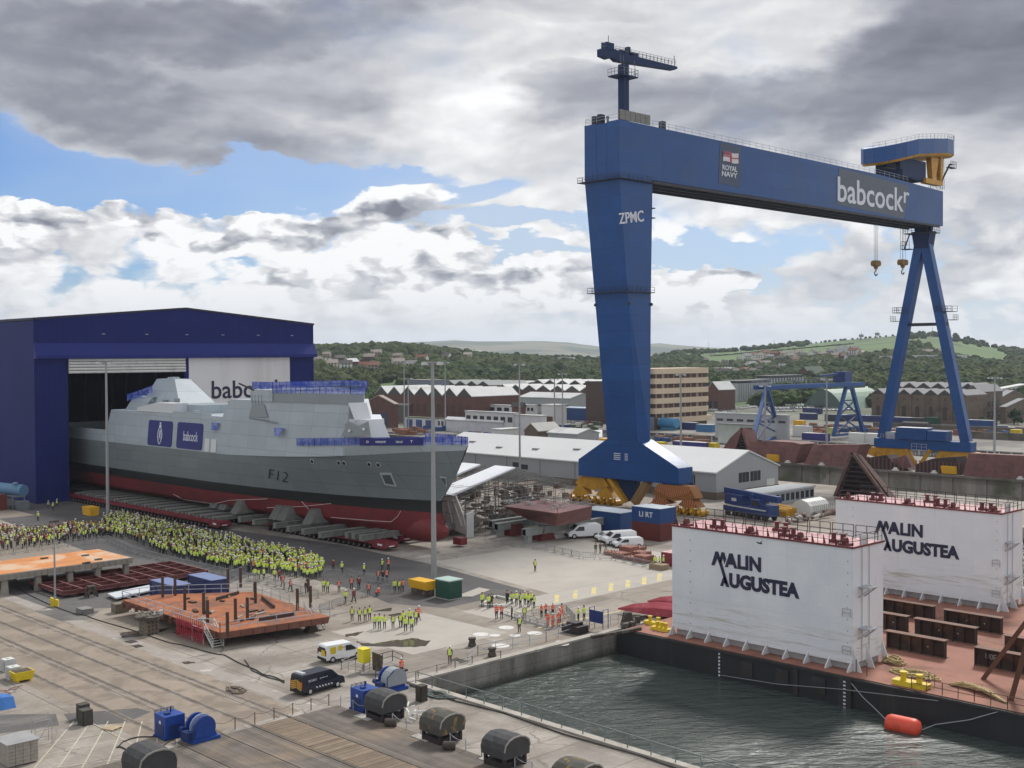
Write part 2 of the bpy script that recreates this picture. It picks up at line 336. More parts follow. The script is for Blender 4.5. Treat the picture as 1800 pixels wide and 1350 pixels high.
asph=mat('asphalt',(.078,.074,.074),.9,var=.16,scale=.12,col2=(.115,.105,.10),c2=(.45,.7),c2s=.08,bump=.02,bscale=6)
asph2=mat('worn_asphalt',(.10,.095,.092),.9,var=.16,scale=.2,col2=(.16,.15,.14),c2=(.45,.65),c2s=.15)
a=MB(); Z=.004
def sheet(poly,z,b=None): (b or a).add([(p[0],p[1],z) for p in poly],[tuple(range(len(poly)))])
sheet([(97.5,258),(97.5,150),(96.5,129),(94.5,120.5),(97.8,113.2),(106,113.5),(112.6,113.0),(117,140),(118.2,164),(113.5,200),(112.8,258)],Z)
sheet([(112.8,300),(97.5,300),(97.5,258.05),(112.8,258.05)],Z)
sheet([(84,178),(97.4,170),(97.4,240),(90,240)],Z)
a.build('asphalt_road',asph,kind='structure')
a=MB(); sheet([(62,148),(68.5,143.5),(79,142.5),(92,150),(97.3,150.2),(97.3,170),(84,178),(66,181),(60,181)],Z); a.build('gravel_lot',mat('dark_gravel',(.115,.11,.108),.95,var=.25,scale=.8,bump=.05,bscale=9),kind='structure')
a=MB(); sheet([(60.2,149),(64,147),(66,143),(62.8,139.5),(60.2,141)],.008); sheet([(44.5,104),(50,101),(50.4,99),(47.2,97.6),(43.5,100)],.006); sheet([(36,112),(44,104.5),(42.8,101),(33,104)],.006); a.build('tarmac_patch',asph2,kind='structure')
# pale wall-to-crane lane with yellow dashes
pale=mat('pale_concrete',(.38,.35,.308),.85,var=.10,scale=.15,col2=(.34,.32,.29),c2=(.5,.7),c2s=.2)
a=MB(); sheet([(97.8,104.6),(186,104.6),(186,110.2),(97.8,110.2)],.004)
sheet([(118.5,140),(150,140),(150,110.3),(113.6,110.3)],.003); sheet([(80,113),(94,113),(94,98),(80,98)],.004)
a.build('concrete_lane',pale,kind='structure')
a=MB(); sheet([(60.5,60),(62.2,60),(62.2,300),(60.5,300)],.005); a.build('kerb_strip',mat('kerb_strip',(.30,.27,.24),.85,var=.15,scale=.6,col2=(.5,.47,.43),c2=(.6,.7),c2s=.4),kind='structure')
yel=mat('road_yellow',(.62,.50,.16),.8,var=.25,scale=1.5,col2=(.42,.39,.33),c2=(.45,.62),c2s=1.2)
a=MB()
for cx,cy in ((978.5,1052),(1011,1044.5),(1043.5,1038.5),(1073.5,1032),(1103.5,1026),(1132,1020),(1159,1014.5),(1187,1008)):
    sheet([G(cx+u,cy+v) for u,v in ((-4.5,7.5),(3.5,7),(5,-6.5),(-3,-6))],.010)
sheet([(100,105.0),(107,105.0),(107,105.25),(100,105.25)],.010); sheet([(98,97),(112,96.2),(112,96.5),(98,97.3)],.010)
a.build('lane_markings',yel,kind='structure')
a=MB()    # hatched box bottom left
for i in range(7):
    p=G(60+i*42,1350); q=G(130+i*30,1268); a.bar((p[0],p[1],.012),(q[0],q[1],.012),.10,.004)
for (p,q) in (((40,1335),(215,1300)),((60,1310),(215,1285)),((0,1362),(210,1335)),((150,1265),(232,1308))):
    p=G(*p);q=G(*q); a.bar((p[0],p[1],.018),(q[0],q[1],.018),.10,.004)
a.build('parking_markings',mat('faded_line',(.52,.49,.38),.85,var=.2,scale=2,col2=(.36,.33,.3),c2=(.5,.6),c2s=2.),kind='structure')
a=MB(); sheet([(46,89.6),(60.1,89.6),(60.1,330),(46,330)],.005)
a.build('rail_apron',mat('rail_apron',(.275,.228,.180),.88,var=.16,scale=.12,col2=(.20,.162,.128),c2=(.42,.62),c2s=.22,bump=.02,bscale=5),kind='structure')
a=MB()
for x in (58.35,54.75,51.7,47.9,50.9,57.55): a.box(x-.32,89.4,0,x+.30,330,.009+.001*(x%3))
a.build('rail_stain',mat('rail_stain',(.175,.145,.118),.85,var=.25,scale=.8,col2=(.27,.235,.20),c2=(.45,.6),c2s=.5),kind='structure')
# crane rails sunk in the quay
a=MB()
rs=mat('rail_steel',(.085,.07,.06),.6,.4,var=.2,scale=1)
for x in (58.35,54.75,51.7,47.9):
    for dx in (-.09,.09): a.box(x+dx-.045,40,0,x+dx+.045,330,.018)
for x in (50.9,57.55): a.box(x-.04,89.3,0,x+.04,330,.016)
for x in (186.2,190.8,317,321): a.box(x-.06,95,0,x+.06,700,.05)
a.build('crane_rails',rs,kind='structure')
for pts,lb in (([(0,1022),(110,1072),(160,1085),(300,1130),(395,1152),(460,1183),(500,1197)],'long black cable snaking over the concrete towards the dark van'),([(430,1160),(445,1180),(500,1200)],'short black cable branching off the long one by the dark van'),([(305,1300),(260,1330),(205,1312),(225,1300),(290,1290)],'looped black hose on the ground left of the blue power pack')):
    P3=[G(p[0],p[1],.06) for p in pts]; Q=[]; a=MB()
    for i in range(len(P3)-1):
        for k in range(8):
            t=k/8; w=.25*math.sin(i*2.1+t*6.28); Q.append((P3[i][0]*(1-t)+P3[i+1][0]*t+w*.5,P3[i][1]*(1-t)+P3[i+1][1]*t+w,.06))
    Q.append(P3[-1]); a.path(Q,.055,5)
    a.build('power_cable',mat('black_rubber',(.03,.028,.027),.7,var=.1),org=P3[0],label=lb,cat='cable')
# puddles
pm=bpy.data.materials.new('puddle_water'); pm.use_nodes=True; b_=pm.node_tree.nodes['Principled BSDF']
b_.inputs['Base Color'].default_value=(.085,.070,.050,1); b_.inputs['Roughness'].default_value=.10; b_.inputs['Specular IOR Level'].default_value=.35
a=MB()
def pud(pxs,z=.014):
    P3=[G(*p) for p in pxs]; Q=[]
    for i in range(len(P3)):
        p,q=P3[i],P3[(i+1)%len(P3)]
        for k in range(5):
            t=k/5; x=p[0]*(1-t)+q[0]*t; y=p[1]*(1-t)+q[1]*t; d=noise.noise(Vector((x*1.3,y*1.3,3)))*.45; Q.append((x+d,y+d*.6))
    sheet(Q,z)
pud([(652,1132),(690,1126),(728,1122),(757,1126),(748,1136),(705,1138),(640,1136),(625,1127)])
pud([(607,1115),(640,1110),(628,1117),(608,1120)]); pud([(656,1074),(690,1068),(688,1074),(655,1075)])
pud([(680,1082),(702,1077),(712,1079),(690,1084)]); pud([(210,1112),(300,1104),(270,1116),(215,1122)])
for c in ((230,1128),(240,1136),(860,1140),(500,1062),(330,1165),(800,1159),(812,1162)):
    pud([(c[0]-14,c[1]),(c[0]+2,c[1]-3),(c[0]+15,c[1]),(c[0],c[1]+3)])
a.build('puddles',pm,kind='structure')
# pale dried splashes by the quay edge
a=MB()
for (x,y,w) in ((845,1115,14),(870,1117,10),(905,1117,10),(890,1103,14),(940,1113,14),(880,1135,16),(987,1132,14),(940,1144,9),(985,1128,8)):
    pts=[]
    for i in range(14):
        t=i/14*6.283; r=1+.35*noise.noise(Vector((x+i,y,0))); p=G(x+w*r*math.cos(t),y+w*.24*r*math.sin(t)); pts.append((p[0],p[1]))
    sheet(pts,.012)
a.build('cement_spills',mat('cement_spill',(.60,.585,.56),.85,var=.12,scale=2),kind='structure')
# quay walls
def wall_mat():
    m=bpy.data.materials.new('quay_stone'); m.use_nodes=True; T=NT(m.node_tree); b=T.n['Principled BSDF']
    P=T.new('ShaderNodeTexCoord').outputs['Object']; s=T.new('ShaderNodeSeparateXYZ'); T.l.new(P,s.inputs[0])
    Ps=T.vm('MULTIPLY',P,(1,1,.18)); n=T.noise(Ps,.35,8,.65); f=T.noise(P,2.2,8,.7); d=T.noise(Ps,1.6,7,.7,.5)
    c=T.mix(T.ss(n,.35,.65),(.20,.185,.165),(.31,.295,.265)); c=T.mix(T.ss(d,.60,.74),c,(.60,.58,.54)); c=T.mix(T.ss(T.noise(Ps,.22,6,.6),.5,.7),c,(.10,.092,.075))
    q=T.m('PINGPONG',T.m('ADD',s.outputs[0],s.outputs[1]),1.6); zz=T.m('PINGPONG',s.outputs[2],.6)
    c=T.mix(T.m('MULTIPLY',T.m('MAXIMUM',T.ss(q,.05,.01),T.ss(zz,.05,.01)),.6),c,(.07,.065,.055))
    wet=T.ss(T.m('ADD',s.outputs[2],T.m('MULTIPLY',f,.8)),-1.0,-1.9); c=T.mix(T.m('MULTIPLY',wet,.8),c,(.055,.06,.04))
    k=T.m('ADD',.7,T.m('MULTIPLY',f,.6)); c=T.mix(1.,c,T.comb(k,k,k),'MULTIPLY')
    T.l.new(c,b.inputs['Base Color']); b.inputs['Roughness'].default_value=.85; return m
WM=wall_mat()
a=MB(); a.box(BX0-.6,-300,-6,BX0-.003,BY1+.5,-.03); a.box(BX0,BY1+.003,-6,255,BY1+.6,-.03); a.box(254.4,BY1+.6,-13,254.997,620,-.03)
a.build('basin_wall',WM,kind='structure')
a=MB(); a.box(BX0-.75,-300,0,BX0+.05,BY1-.05,.16); a.box(BX0-.75,BY1-.05,0,255,BY1+.9,.22)
a.build('quay_coping',mat('coping_stone',(.37,.34,.30),.8,var=.18,scale=.4,col2=(.20,.18,.15),c2=(.5,.7),c2s=.3),kind='structure')
def dw_mat():
    m=bpy.data.materials.new('dock_concrete'); m.use_nodes=True; T=NT(m.node_tree); b=T.n['Principled BSDF']
    P=T.new('ShaderNodeTexCoord').outputs['Object']; s=T.new('ShaderNodeSeparateXYZ'); T.l.new(P,s.inputs[0])
    Ps=T.vm('MULTIPLY',P,(1,1,.10)); n=T.noise(Ps,.12,8,.65); d=T.noise(Ps,.8,8,.7); g_=T.noise(P,.09,6,.6)
    c=T.mix(T.ss(n,.35,.66),(.135,.122,.105),(.23,.215,.19)); c=T.mix(T.ss(d,.57,.75),c,(.40,.385,.355)); c=T.mix(T.ss(g_,.50,.64),c,(.085,.092,.055))
    up=T.ss(s.outputs[2],-2.2,-1.2); c=T.mix(T.m('MULTIPLY',up,.55),c,(.085,.068,.055))
    w=T.new('ShaderNodeTexWhiteNoise',noise_dimensions='1D'); T.l.new(T.m('FLOOR',T.m('DIVIDE',s.outputs[1],9.)),w.inputs['W']); kv=T.m('ADD',.75,T.m('MULTIPLY',w.outputs[0],.5)); c=T.mix(1.,c,T.comb(kv,kv,kv),'MULTIPLY')
    T.l.new(c,b.inputs['Base Color']); b.inputs['Roughness'].default_value=.85; return m
DW=dw_mat()
a=MB(); a.box(296.003,-300,-13,297,620,-.03)
for i in range(30): y=60+i*9.; a.box(295.6,y,-9.6,296,y+.9,-.5)
a.box(295.4,40,-.35,296.0,400,.25)
a.build('dock_wall',DW,kind='structure')
a=MB(); sheet([(254,BY1),(297,BY1),(297,620),(254,620)],-12.5); a.build('dock_floor',concrete,kind='structure')
a=MB(); a.box(255,93,-12.5,296,99,-.6); a.build('dock_gate',mat('gate_steel',(.12,.10,.085),.7,var=.2,scale=.3,col2=(.20,.09,.05),c2=(.5,.6)),org=(275,96,-12.5),label='long steel gate closing the mouth of the dry dock behind the barge',cat='dock gate')
# water
wm=bpy.data.materials.new('basin_water'); wm.use_nodes=True; T=NT(wm.node_tree); b_=T.n['Principled BSDF']
P=T.new('ShaderNodeTexCoord').outputs['Object']
b_.inputs['Base Color'].default_value=(.055,.070,.063,1); b_.inputs['Roughness'].default_value=.14; b_.inputs['IOR'].default_value=1.333
rot=T.new('ShaderNodeVectorRotate',rotation_type='Z_AXIS'); T.l.new(P,rot.inputs['Vector']); rot.inputs['Angle'].default_value=R(38)
Pw=T.vm('MULTIPLY',rot.outputs[0],(.55,1.35,1))
h=T.m('ADD',T.m('MULTIPLY',T.noise(Pw,.55,3,.55,.3),.55),T.m('ADD',T.m('MULTIPLY',T.noise(Pw,1.6,4,.6,.6),.26),T.m('MULTIPLY',T.noise(P,5.0,4,.6,.4),.06)))
gust=T.ss(T.noise(P,.045,3,.5),.36,.62); h=T.m('MULTIPLY',h,T.m('ADD',.45,T.m('MULTIPLY',gust,.75)))
bm=T.new('ShaderNodeBump'); bm.inputs['Strength'].default_value=1.; bm.inputs['Distance'].default_value=1.45; T.l.new(h,bm.inputs['Height']); T.l.new(bm.outputs[0],b_.inputs['Normal'])
a=MB(); sheet([(BX0-.5,-300),(296.5,-300),(296.5,93),(254,93),(254,BY1+.3),(BX0-.5,BY1+.3)],-2.3); a.build('water',wm,kind='structure')
# timber apron in the foreground
a=MB(); sheet([(30,20),(63.4,20),(63.4,88.6),(48.2,88.6),(30,88.6)],.03)
for x in (58.35,54.75,51.7,47.9): a.box(x-.14,20,.03,x+.14,88.9,.07)
tim=mat('timber_deck',(.135,.115,.098),.85,var=.28,scale=.5,col2=(.20,.155,.115),c2=(.48,.62),c2s=.12,planks=(0,.30))
a.build('timber_apron',tim,kind='structure')
a=MB(); sheet([(54.95,30),(58.15,30),(58.15,88.6),(54.95,88.6)],.045)
for i in range(24): y=88-i*2.4; a.box(54.95,y-.10,.045,58.15,y+.10,.075)
a.build('rail_bed',mat('rail_bed_timber',(.20,.15,.105),.85,var=.2,scale=.8,planks=(1,.6)),kind='structure')
# ================= ASSEMBLY HALL =================
navy=mat('navy_cladding',(.010,.017,.118),.6,var=.10,scale=.08,ribs=(3,.5,.03),spec=.15)
navy2=mat('navy_fascia',(.016,.025,.165),.55,var=.08,scale=.08,ribs=(0,.5,.03),spec=.2)
whitec=mat('white_cladding',(.66,.655,.67),.6,var=.05,scale=.1,ribs=(0,.6,.03),col2=(.55,.545,.55),c2=(.5,.7),c2s=.08,streak=True)
dark=mat('dark_interior',(.012,.012,.013),.9,var=.3,scale=.2)
lett=mat('navy_lettering',(.02,.022,.055),.6,var=.05)
wlet=mat('white_lettering',(.66,.68,.74),.6,var=.06)
hy=258.
t=thing('assembly_hall','huge navy blue ship assembly hall with the grey warship rolling out of its open doorway','hall',(141,hy,0))
a=MB()
a.box(105,hy,0,112.5,hy+.5,31.8); a.box(170.6,hy,0,178,hy+.5,31.8); a.box(141,hy,0,142.1,hy+.5,31.8)
a.extr([(105,hy,31.8),(178,hy,31.8),(178,hy,40),(141.5,hy,43.3),(105,hy,40.2)],(0,.5,0))
a.box(105,hy+.5,0,105.4,405,40.1); a.box(177.6,hy+.5,0,178,405,40); a.box(105.4,404.5,0,177.6,405,40)
a.build('wall',navy,t)
a=MB(); a.extr([(104.8,hy-.15,40.2),(141.5,hy-.15,43.35),(178.2,hy-.15,40.0),(178.2,hy-.15,40.5),(141.5,hy-.15,43.8),(104.8,hy-.15,40.7)],(0,147.4,0)); a.build('roof',mat('roof_trim',(.018,.02,.05),.6,ribs=(1,.6,.03)),t)
a=MB(); a.extr([(104.9,hy,35.2),(104.9,hy-1.3,32.5),(104.9,hy-1.3,31.75),(104.9,hy,31.75)],(73.4,0,0)); a.build('canopy',navy2,t)
d=MB(); d.box(142.1,hy-.1,0,170.6,hy+.3,31.7); dd=d.build('door',whitec,t,label='white closed door leaf of the hall')
text('babcock',4.4,(148.1,hy-.14,21.7),(1,0,0),(0,0,1),lett,dd,.012,21.)
a=MB(); a.box(152.5,hy-.18,20.7,158.5,hy-.13,20.95); a.build('underline',lett,dd)
a=MB()
for i in range(5): a.box(112.5,hy-.35+.08*(i%2),28.4+i*.68,141,hy+.45,28.4+i*.68+.6)
for i in range(5):
    z=28.4+i*.68; rg=[]
    for x in (112.5,120,127,134,141): rg.append([(x,hy-.42-.25*math.sin(th)+.06*math.sin(x*.7+i),z+.3-.30*math.cos(th)) for th in [j*math.pi/5 for j in range(6)]]+[(x,hy+.3,z+.55),(x,hy+.3,z+.05)])
    a.loft(rg)
a.build('folded_door',mat('door_fabric',(.62,.62,.60),.7,var=.06,scale=.4,col2=(.45,.44,.42),c2=(.5,.7),c2s=.4),t)
for x in (120.5,131,141.3,151,161,171): a=MB(); a.box(x,hy-.25,37.2,x+.7,hy,37.4); a.build('wall_lamp',mat('lamp_grey',(.3,.32,.4),.5),t)
a=MB()
for i in range(14):
    y=hy+4+i*10; a.bar((105.6,y,29),(141,y,42.6),.4); a.bar((141,y,42.6),(177.4,y,39),.4); a.box(105.5,y-.2,0,106.2,y+.2,39.5); a.box(176.8,y-.2,0,177.5,y+.2,39.5)
for z in (8,16,24,31): a.box(105.45,hy+.6,z,105.9,400,z+.4)
a.build('steel_frame',mat('inner_steel',(.10,.09,.10),.8),t)
# ================= WARSHIP =================
def interp(tb,y):
    if y<=tb[0][0]: return tb[0][1]
    for (a0,b0),(a1,b1) in zip(tb[:-1],tb[1:]):
        if y<=a1: return b0+(b1-b0)*(y-a0)/(a1-a0)
    return tb[-1][1]
BW=[(147,.02),(148,.08),(149,.35),(152,1.3),(156,2.5),(160,3.6),(168,5.4),(178,7.1),(190,8.7),(205,9.6),(220,9.8),(262,9.7),(285,8.9)]
BD=[(141.2,.02),(142.5,.4),(145,1.3),(148,2.8),(152,4.7),(157.6,6.7),(163,8.0),(172,9.1),(182,9.7),(195,9.9),(285,9.9)]
ZK=[(141,16.75),(150,16.2),(160,15.35),(168,14.75),(182,14.0),(198,13.45),(290,13.45)]
ZD=[(141,17.55),(150,17.35),(160,17.0),(175,16.25),(182,16.0),(290,16)]
def bd(y): return interp(BD,y)
sc_=(127,200,0)
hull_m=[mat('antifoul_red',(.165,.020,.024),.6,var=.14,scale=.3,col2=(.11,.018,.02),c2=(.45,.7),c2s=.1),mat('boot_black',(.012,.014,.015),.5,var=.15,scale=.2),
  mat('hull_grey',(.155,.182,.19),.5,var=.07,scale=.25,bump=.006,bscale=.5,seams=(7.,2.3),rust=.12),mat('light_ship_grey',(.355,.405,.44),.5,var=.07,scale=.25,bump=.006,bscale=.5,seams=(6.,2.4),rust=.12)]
t_ship=thing('warship','grey unfinished warship with red and black lower hull rolling out of the navy hall','warship',(127,200,1.3))
N=60
def level(k,s):
    ys={0:149.5,1:147.6,2:146.6,3:147.8,4:147.9,5:144.3,6:141.75,7:141.2}[k]; y=ys+(285-ys)*s**1.7
    w=interp(BW,y if k>3 else max(y,147)); q=max(0,1-(y-146)/10.) if k in(1,2) else 0
    if k==0: return (0.0,y,1.3)
    if k==1: return (.50*w,y,1.75)
    if k==2: return (.84*w,y,3.4)
    if k==3: return (.965*w,y,6.0)
    if k==4: return (w,y,7.8+.25*max(0,(170-y)/25))
    zk=interp(ZK,y)
    if k==5: z=8+ (zk-8)*.5; wl=interp(BW,max(y,147)) if y>=147 else 0; f=interp([(144.3,.02),(150,2.0),(156,4.1),(163,5.9),(172,7.5),(182,8.7),(195,9.5),(210,9.75),(285,9.6)],y); return (f,y,z)
    if k==6: return (bd(y)*interp([(141,.9),(160,.93),(200,1.0)],y),y,zk)
    zd=interp(ZD,y); zk=interp(ZK,y); return (bd(y)-(.62*(zd-zk)/(20.5-zk)+.05)*max(0,min(1,(y-163)/3)),y,zd)
a=MB()
for side in (-1,1):
    for k in range(7):
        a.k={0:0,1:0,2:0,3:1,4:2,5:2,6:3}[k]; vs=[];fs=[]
        for i in range(N+1):
            for kk in (k,k+1):
                b,y,z=level(kk,i/N)
                vs.append((127+side*b,y,z))
        for i in range(N):
            q=(2*i,2*i+1,2*i+3,2*i+2); fs.append(q if side<0 else q[::-1])
        a.add(vs,fs)
a.k=0; a.sph((127,153.4,3.1),1,16,12,(1.62,7.2,2.3)); a.k=2
st=[level(k,1) for k in range(8)]; a.add([(127-b,y,z) for b,y,z in st]+[(127+b,y,z) for b,y,z in st[::-1]],[tuple(range(16))])
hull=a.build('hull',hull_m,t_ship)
me=hull.data; bm_=bmesh.new(); bm_.from_mesh(me); bmesh.ops.remove_doubles(bm_,verts=bm_.verts,dist=.004); bmesh.ops.recalc_face_normals(bm_,faces=bm_.faces); bm_.to_mesh(me); bm_.free()
for p in me.polygons: p.use_smooth=True
me.set_sharp_from_angle(angle=R(24))
a=MB(); vs=[];fs=[]
for i in range(41):
    b,y,z=level(7,(i/40)*.45); vs+=[(127-b,y,z-.03),(127+b,y,z-.03)]
fs=[(2*i,2*i+1,2*i+3,2*i+2) for i in range(40)]; a.add(vs,fs); a.add([(117.1,250,13.46),(136.9,250,13.46),(136.9,285,13.46),(117.1,285,13.46)],[(0,1,2,3)])
a.build('deck',mat('deck_grey',(.16,.18,.19),.8,var=.12),t_ship)
lg=hull_m[3]; mg=mat('mid_ship_grey',(.22,.25,.27),.5,var=.05,scale=.3); br=mat('primer_white',(.60,.62,.64),.5,var=.05,scale=.4)
def side_ring(ys,ins,z,front,port):   # plan outline following the deck edge, starboard side then front then port
    return [(127-bd(y)+ins,y,z) for y in ys]+[(p[0],p[1],z) for p in front]+[(p[0],p[1],z) for p in port]
ysA=[250.6,235,220,205,195,185,178,170,164]
a=MB()
bot=[(127-bd(y)*1.0+.02,y-(0 if i else 0),interp(ZK,y)+.0) for i,y in enumerate(ysA)]+[(122,163,15.5),(134.6,172,14.5),(136.9,185,13.45),(136.9,250.6,13.45)]
top=[(127-bd(y)+.62,(248. if i==0 else y),20.5+(1.0 if 205<=y<=236 else 0)*0) for i,y in enumerate(ysA)]+[(122,163,20.5),(134.,172,20.5),(136.3,185,20.5),(136.3,248,20.5)]
a.fr(bot,top)
ysB=[201,192,184,176,170,163.4]
a.fr([(127-bd(y)+.60,y,20.5) for y in ysB]+[(122.6,161.9,20.5),(133.6,176,20.5),(136.2,201,20.5)],
     [(127-bd(y)+.95,(198.8 if i==0 else y),23.9) for i,y in enumerate(ysB)]+[(122.6,162.9,23.9),(133.6,177,23.9),(135.8,198.8,23.9)])
a.build('superstructure',lg,t_ship)
a=MB(); ysC=[184,178,171,163.6]
a.fr([(127-bd(y)+.8,y,23.8) for y in ysC]+[(122.4,162.6,23.8),(133.4,177,23.8),(135,184,23.8)],[(127-bd(y)+.9,y,25.5) for y in ysC]+[(122.4,162.7,25.5),(133.4,177,25.5),(135,184,25.5)])
a.build('bridge_band',mg,t_ship)
a=MB(); a.box(117.9,184,23.8,134.8,191.3,25.9); a.build('sensor_deckhouse',lg,t_ship)
# forward screens
a=MB(); a.fr([(119.62,161.5,21.1),(122.75,161.0,21.1),(133.8,175.2,21.1),(130,176,21.1)],[(119.3,162.9,24.05),(122.5,162.0,24.05),(133.5,176,24.05),(130,176.8,24.05)]); a.build('bridge_front',br,t_ship)
a=MB(); a.fr([(120.35,157.5,16.9),(124.3,157.1,16.9),(133.2,170.5,16.9),(131,174,16.9),(119.2,164.5,16.5)],[(120.6,159.2,21.3),(123.3,158.7,21.3),(132.8,171.5,21.3),(131,174,21.3),(119.6,164.5,21.3)]); a.build('gun_deck_screen',br,t_ship)
a=MB(); 
for (p) in ((0,0),): a.extr([PX(600,767,118.75),PX(652,765,119.0),PX(648,740,119.3),PX(632,748,119.2),PX(612,740,119.05)],(-.12,-.1,0))
sp_=a.build('side_panel',mg,t_ship,label='dark grey panel with two round lamps')
a=MB()
for q in ((615,757),(640,754)): p=PX(q[0],q[1],118.72); a.tube((p[0]-.3,p[1]-.2,p[2]),(p[0],p[1],p[2]),.22,10)
a.build('round_lamp',mat('chrome_white',(.7,.72,.74),.3),sp_)
a=MB(); a.fr([(121.5,243,20.4),(131.5,243,20.4),(131.5,224,20.4),(121.5,224,20.4)],[(125.0,241,27.2),(128.6,241,27.2),(128.6,233,27.2),(125.0,233,27.2)])
a.fr([(121,248,20.4),(133,248,20.4),(133,240,20.4),(121,240,20.4)],[(122,245.8,23.4),(132,245.8,23.4),(132,237,23.4),(122,237,23.4)]); a.box(121,214,20.45,131,225,22.2); a.box(126,236,27.2,127.8,238,27.6)
ms=a.build('mast_tower',lg,t_ship)
a=MB(); 
for z,y in ((22.0,231),(22.2,237),(22.4,226)): a.box(121.9,y,z,122.35,y+1.6,z+.9)
a.build('vent',mat('vent_grey',(.22,.25,.27),.5),ms)
a=MB(); a.extr([(117.95,236.3,20.55),(117.95,220.5,20.55),(117.95,220.5,22.55),(117.95,228,22.5),(117.95,236.3,21.3)],(3.2,0,0)); a.build('boat_bay_cover',br,t_ship)
a=MB(); a.box(117.75,205.6,20.5,118.0,220.4,21.0); a.box(118.2,212,20.5,119.2,213.2,21.3); a.build('boat_bay_sill',lg,t_ship)
blue=mat('blue_netting',(.05,.10,.45),.6,var=.25,scale=1.2,col2=(.22,.27,.58),c2=(.45,.6),c2s=.5,alpha=.72)
bluep=mat('blue_rail',(.02,.035,.35),.5)
def net(pts,h,nm='safety_netting'):
    a=MB(); b=MB()
    for p,q in zip(pts[:-1],pts[1:]):
        p=Vector(p);q=Vector(q); z=Vector((0,0,1)); a.add([p+z*.08,q+z*.08,q+z*h,p+z*h],[(0,1,2,3)])
        n=max(1,int((q-p).length/1.3))
        for i in range(n+1): c=p.lerp(q,i/n); b.tube(c,c+z*(h+.12),.05,4)
        b.tube(p+z*(h+.05),q+z*(h+.05),.045,4); b.tube(p+z*h*.5,q+z*h*.5,.045,4)
    o=a.build(nm,blue,t_ship); b.build('stanchion',bluep,o); return o
ed=[]
for y in (175.8,171,166,161,156,151,147,144,142.3,141.5): ed.append((127-bd(y)-.08,y,interp(ZD,y)))
net(ed,1.25); net([(254-p[0],p[1],p[2]) for p in ed[3:]],1.25)
a=MB(); i0=3; 
pts=[(127-bd(y)-.2,y,interp(ZD,y)) for y in (160,156,151.5,148.5)]
for p,q in zip(pts[:-1],pts[1:]): a.extr([p,q,(q[0],q[1],q[2]+1.2),(p[0],p[1],p[2]+1.2)],(-.05,-.05,0))
bn=a.build('deck_banner',mat('banner_navy',(.018,.022,.16),.6),t_ship,label='dark blue banner with small white marks along the bow railing')
for y,w,s_ in ((158.6,.55,'o'),(156.8,2.1,'venturer'),(153.0,1.3,'babcock'),(150.6,.5,'T')):
    p=Vector((127-bd(y)-.30,y,interp(ZD,y)+.4)); q=Vector((127-bd(y-1)-.30,y-1,interp(ZD,y-1)+.4)); text(s_,.42,p,q-p,(0,0,1),wlet,bn,.01,w,.01)
T3=25.55
net([(118.1,191,26),(118.1,184.2,26),(117.95,184,T3-.2),(118.6,176,T3-.2),(119.2,171,T3-.2),(120.3,163.6,T3-.2),(122.6,162.4,T3-.2)],1.25)
net([(118.4,191,26.0),(124,191,26.0),(134,184,26.2),(134,177,26.2),(123.2,162.6,26)],1.1)
net([(121.2,247.5,22.2),(121.2,240.5,23.4),(121.8,237,24.3)],1.5); 
for (y,z) in ((203,19.3),(181,19.2)):
    a=MB(); a.add([(117.2,y+1.3,z),(117.2,y-1.5,z),(116.9,y-1.0,z-1.4),(116.9,y+1.2,z-1.4)],[(0,1,2,3)]); a.add([(117.2,y+1.3,z),(117.2,y-1.5,z),(117.9,y-1.5,z-.3),(117.9,y+1.3,z-.3)],[(0,1,2,3)]); a.build('side_net',blue,t_ship)
# gun recess and gun
a=MB(); a.extr([(117.75,191.6,20.7),(117.75,185.2,20.9),(118.0,186.8,23.2),(118.0,190.8,23.2)],(-.12,0,0)); a.extr([(117.6,191.6,20.5),(117.7,183.6,20.0),(117.7,182.2,20.0),(117.6,186,20.35)],(.3,0,.2)); a.build('recess_panel',mg,t_ship)
a=MB(); a.fr([(118.2,190,23.9),(120.6,190,23.9),(120.6,186.6,23.9),(118.2,186.6,23.9)],[(118.6,189.6,25.6),(120.2,189.6,25.6),(120.2,187.2,25.6),(118.6,187.2,25.6)])
for dy in (0,1.1,2.2,3.3): a.tube((117.9,187.5+dy,23.2),(117.9,187.5+dy,25.0),.07,4)
gn=a.build('deck_gun',mg,t_ship); a=MB(); a.tube((118.4,189,25.3),(116.9,193.6,27.0),.17,8); a.build('gun_barrel',mat('gunmetal',(.02,.02,.022),.4),gn)
# banners on the side
def plate(y0,y1,z0,z1,m,nm,off=.10,lab=None,rad=.6):
    a=MB(); P=[]
    for cy,cz,a0 in ((y1-math.copysign(rad,y1-y0),z1-rad,0),(y0+math.copysign(rad,y1-y0),z1-rad,90),(y0+math.copysign(rad,y1-y0),z0+rad,180),(y1-math.copysign(rad,y1-y0),z0+rad,270)):
        for k in range(4):
            th=R(a0+k*30); y=cy+math.copysign(rad,y1-y0)*math.cos(th); z=cz+rad*math.sin(th); x=117.1+.089*(z-13.45)-off; P.append((x,y,z))
    a.extr(P,(.10,0,0)); return a.build(nm,m,t_ship,label=lab)
bm1=mat('banner_navy',(.018,.022,.16),.6)
b1=plate(230.2,220.0,13.7,18.9,bm1,'side_banner',lab='navy banner with an oval white badge'); b2=plate(218.0,207.9,13.7,18.9,bm1,'side_banner',lab='navy banner with white lettering')
text('babcock',1.9,(117.15,215.3,15.3),(0,-1,0),(.089,0,1),wlet,b2,.0,5.7,.02)
a=MB(); c=(225.0,15.9)
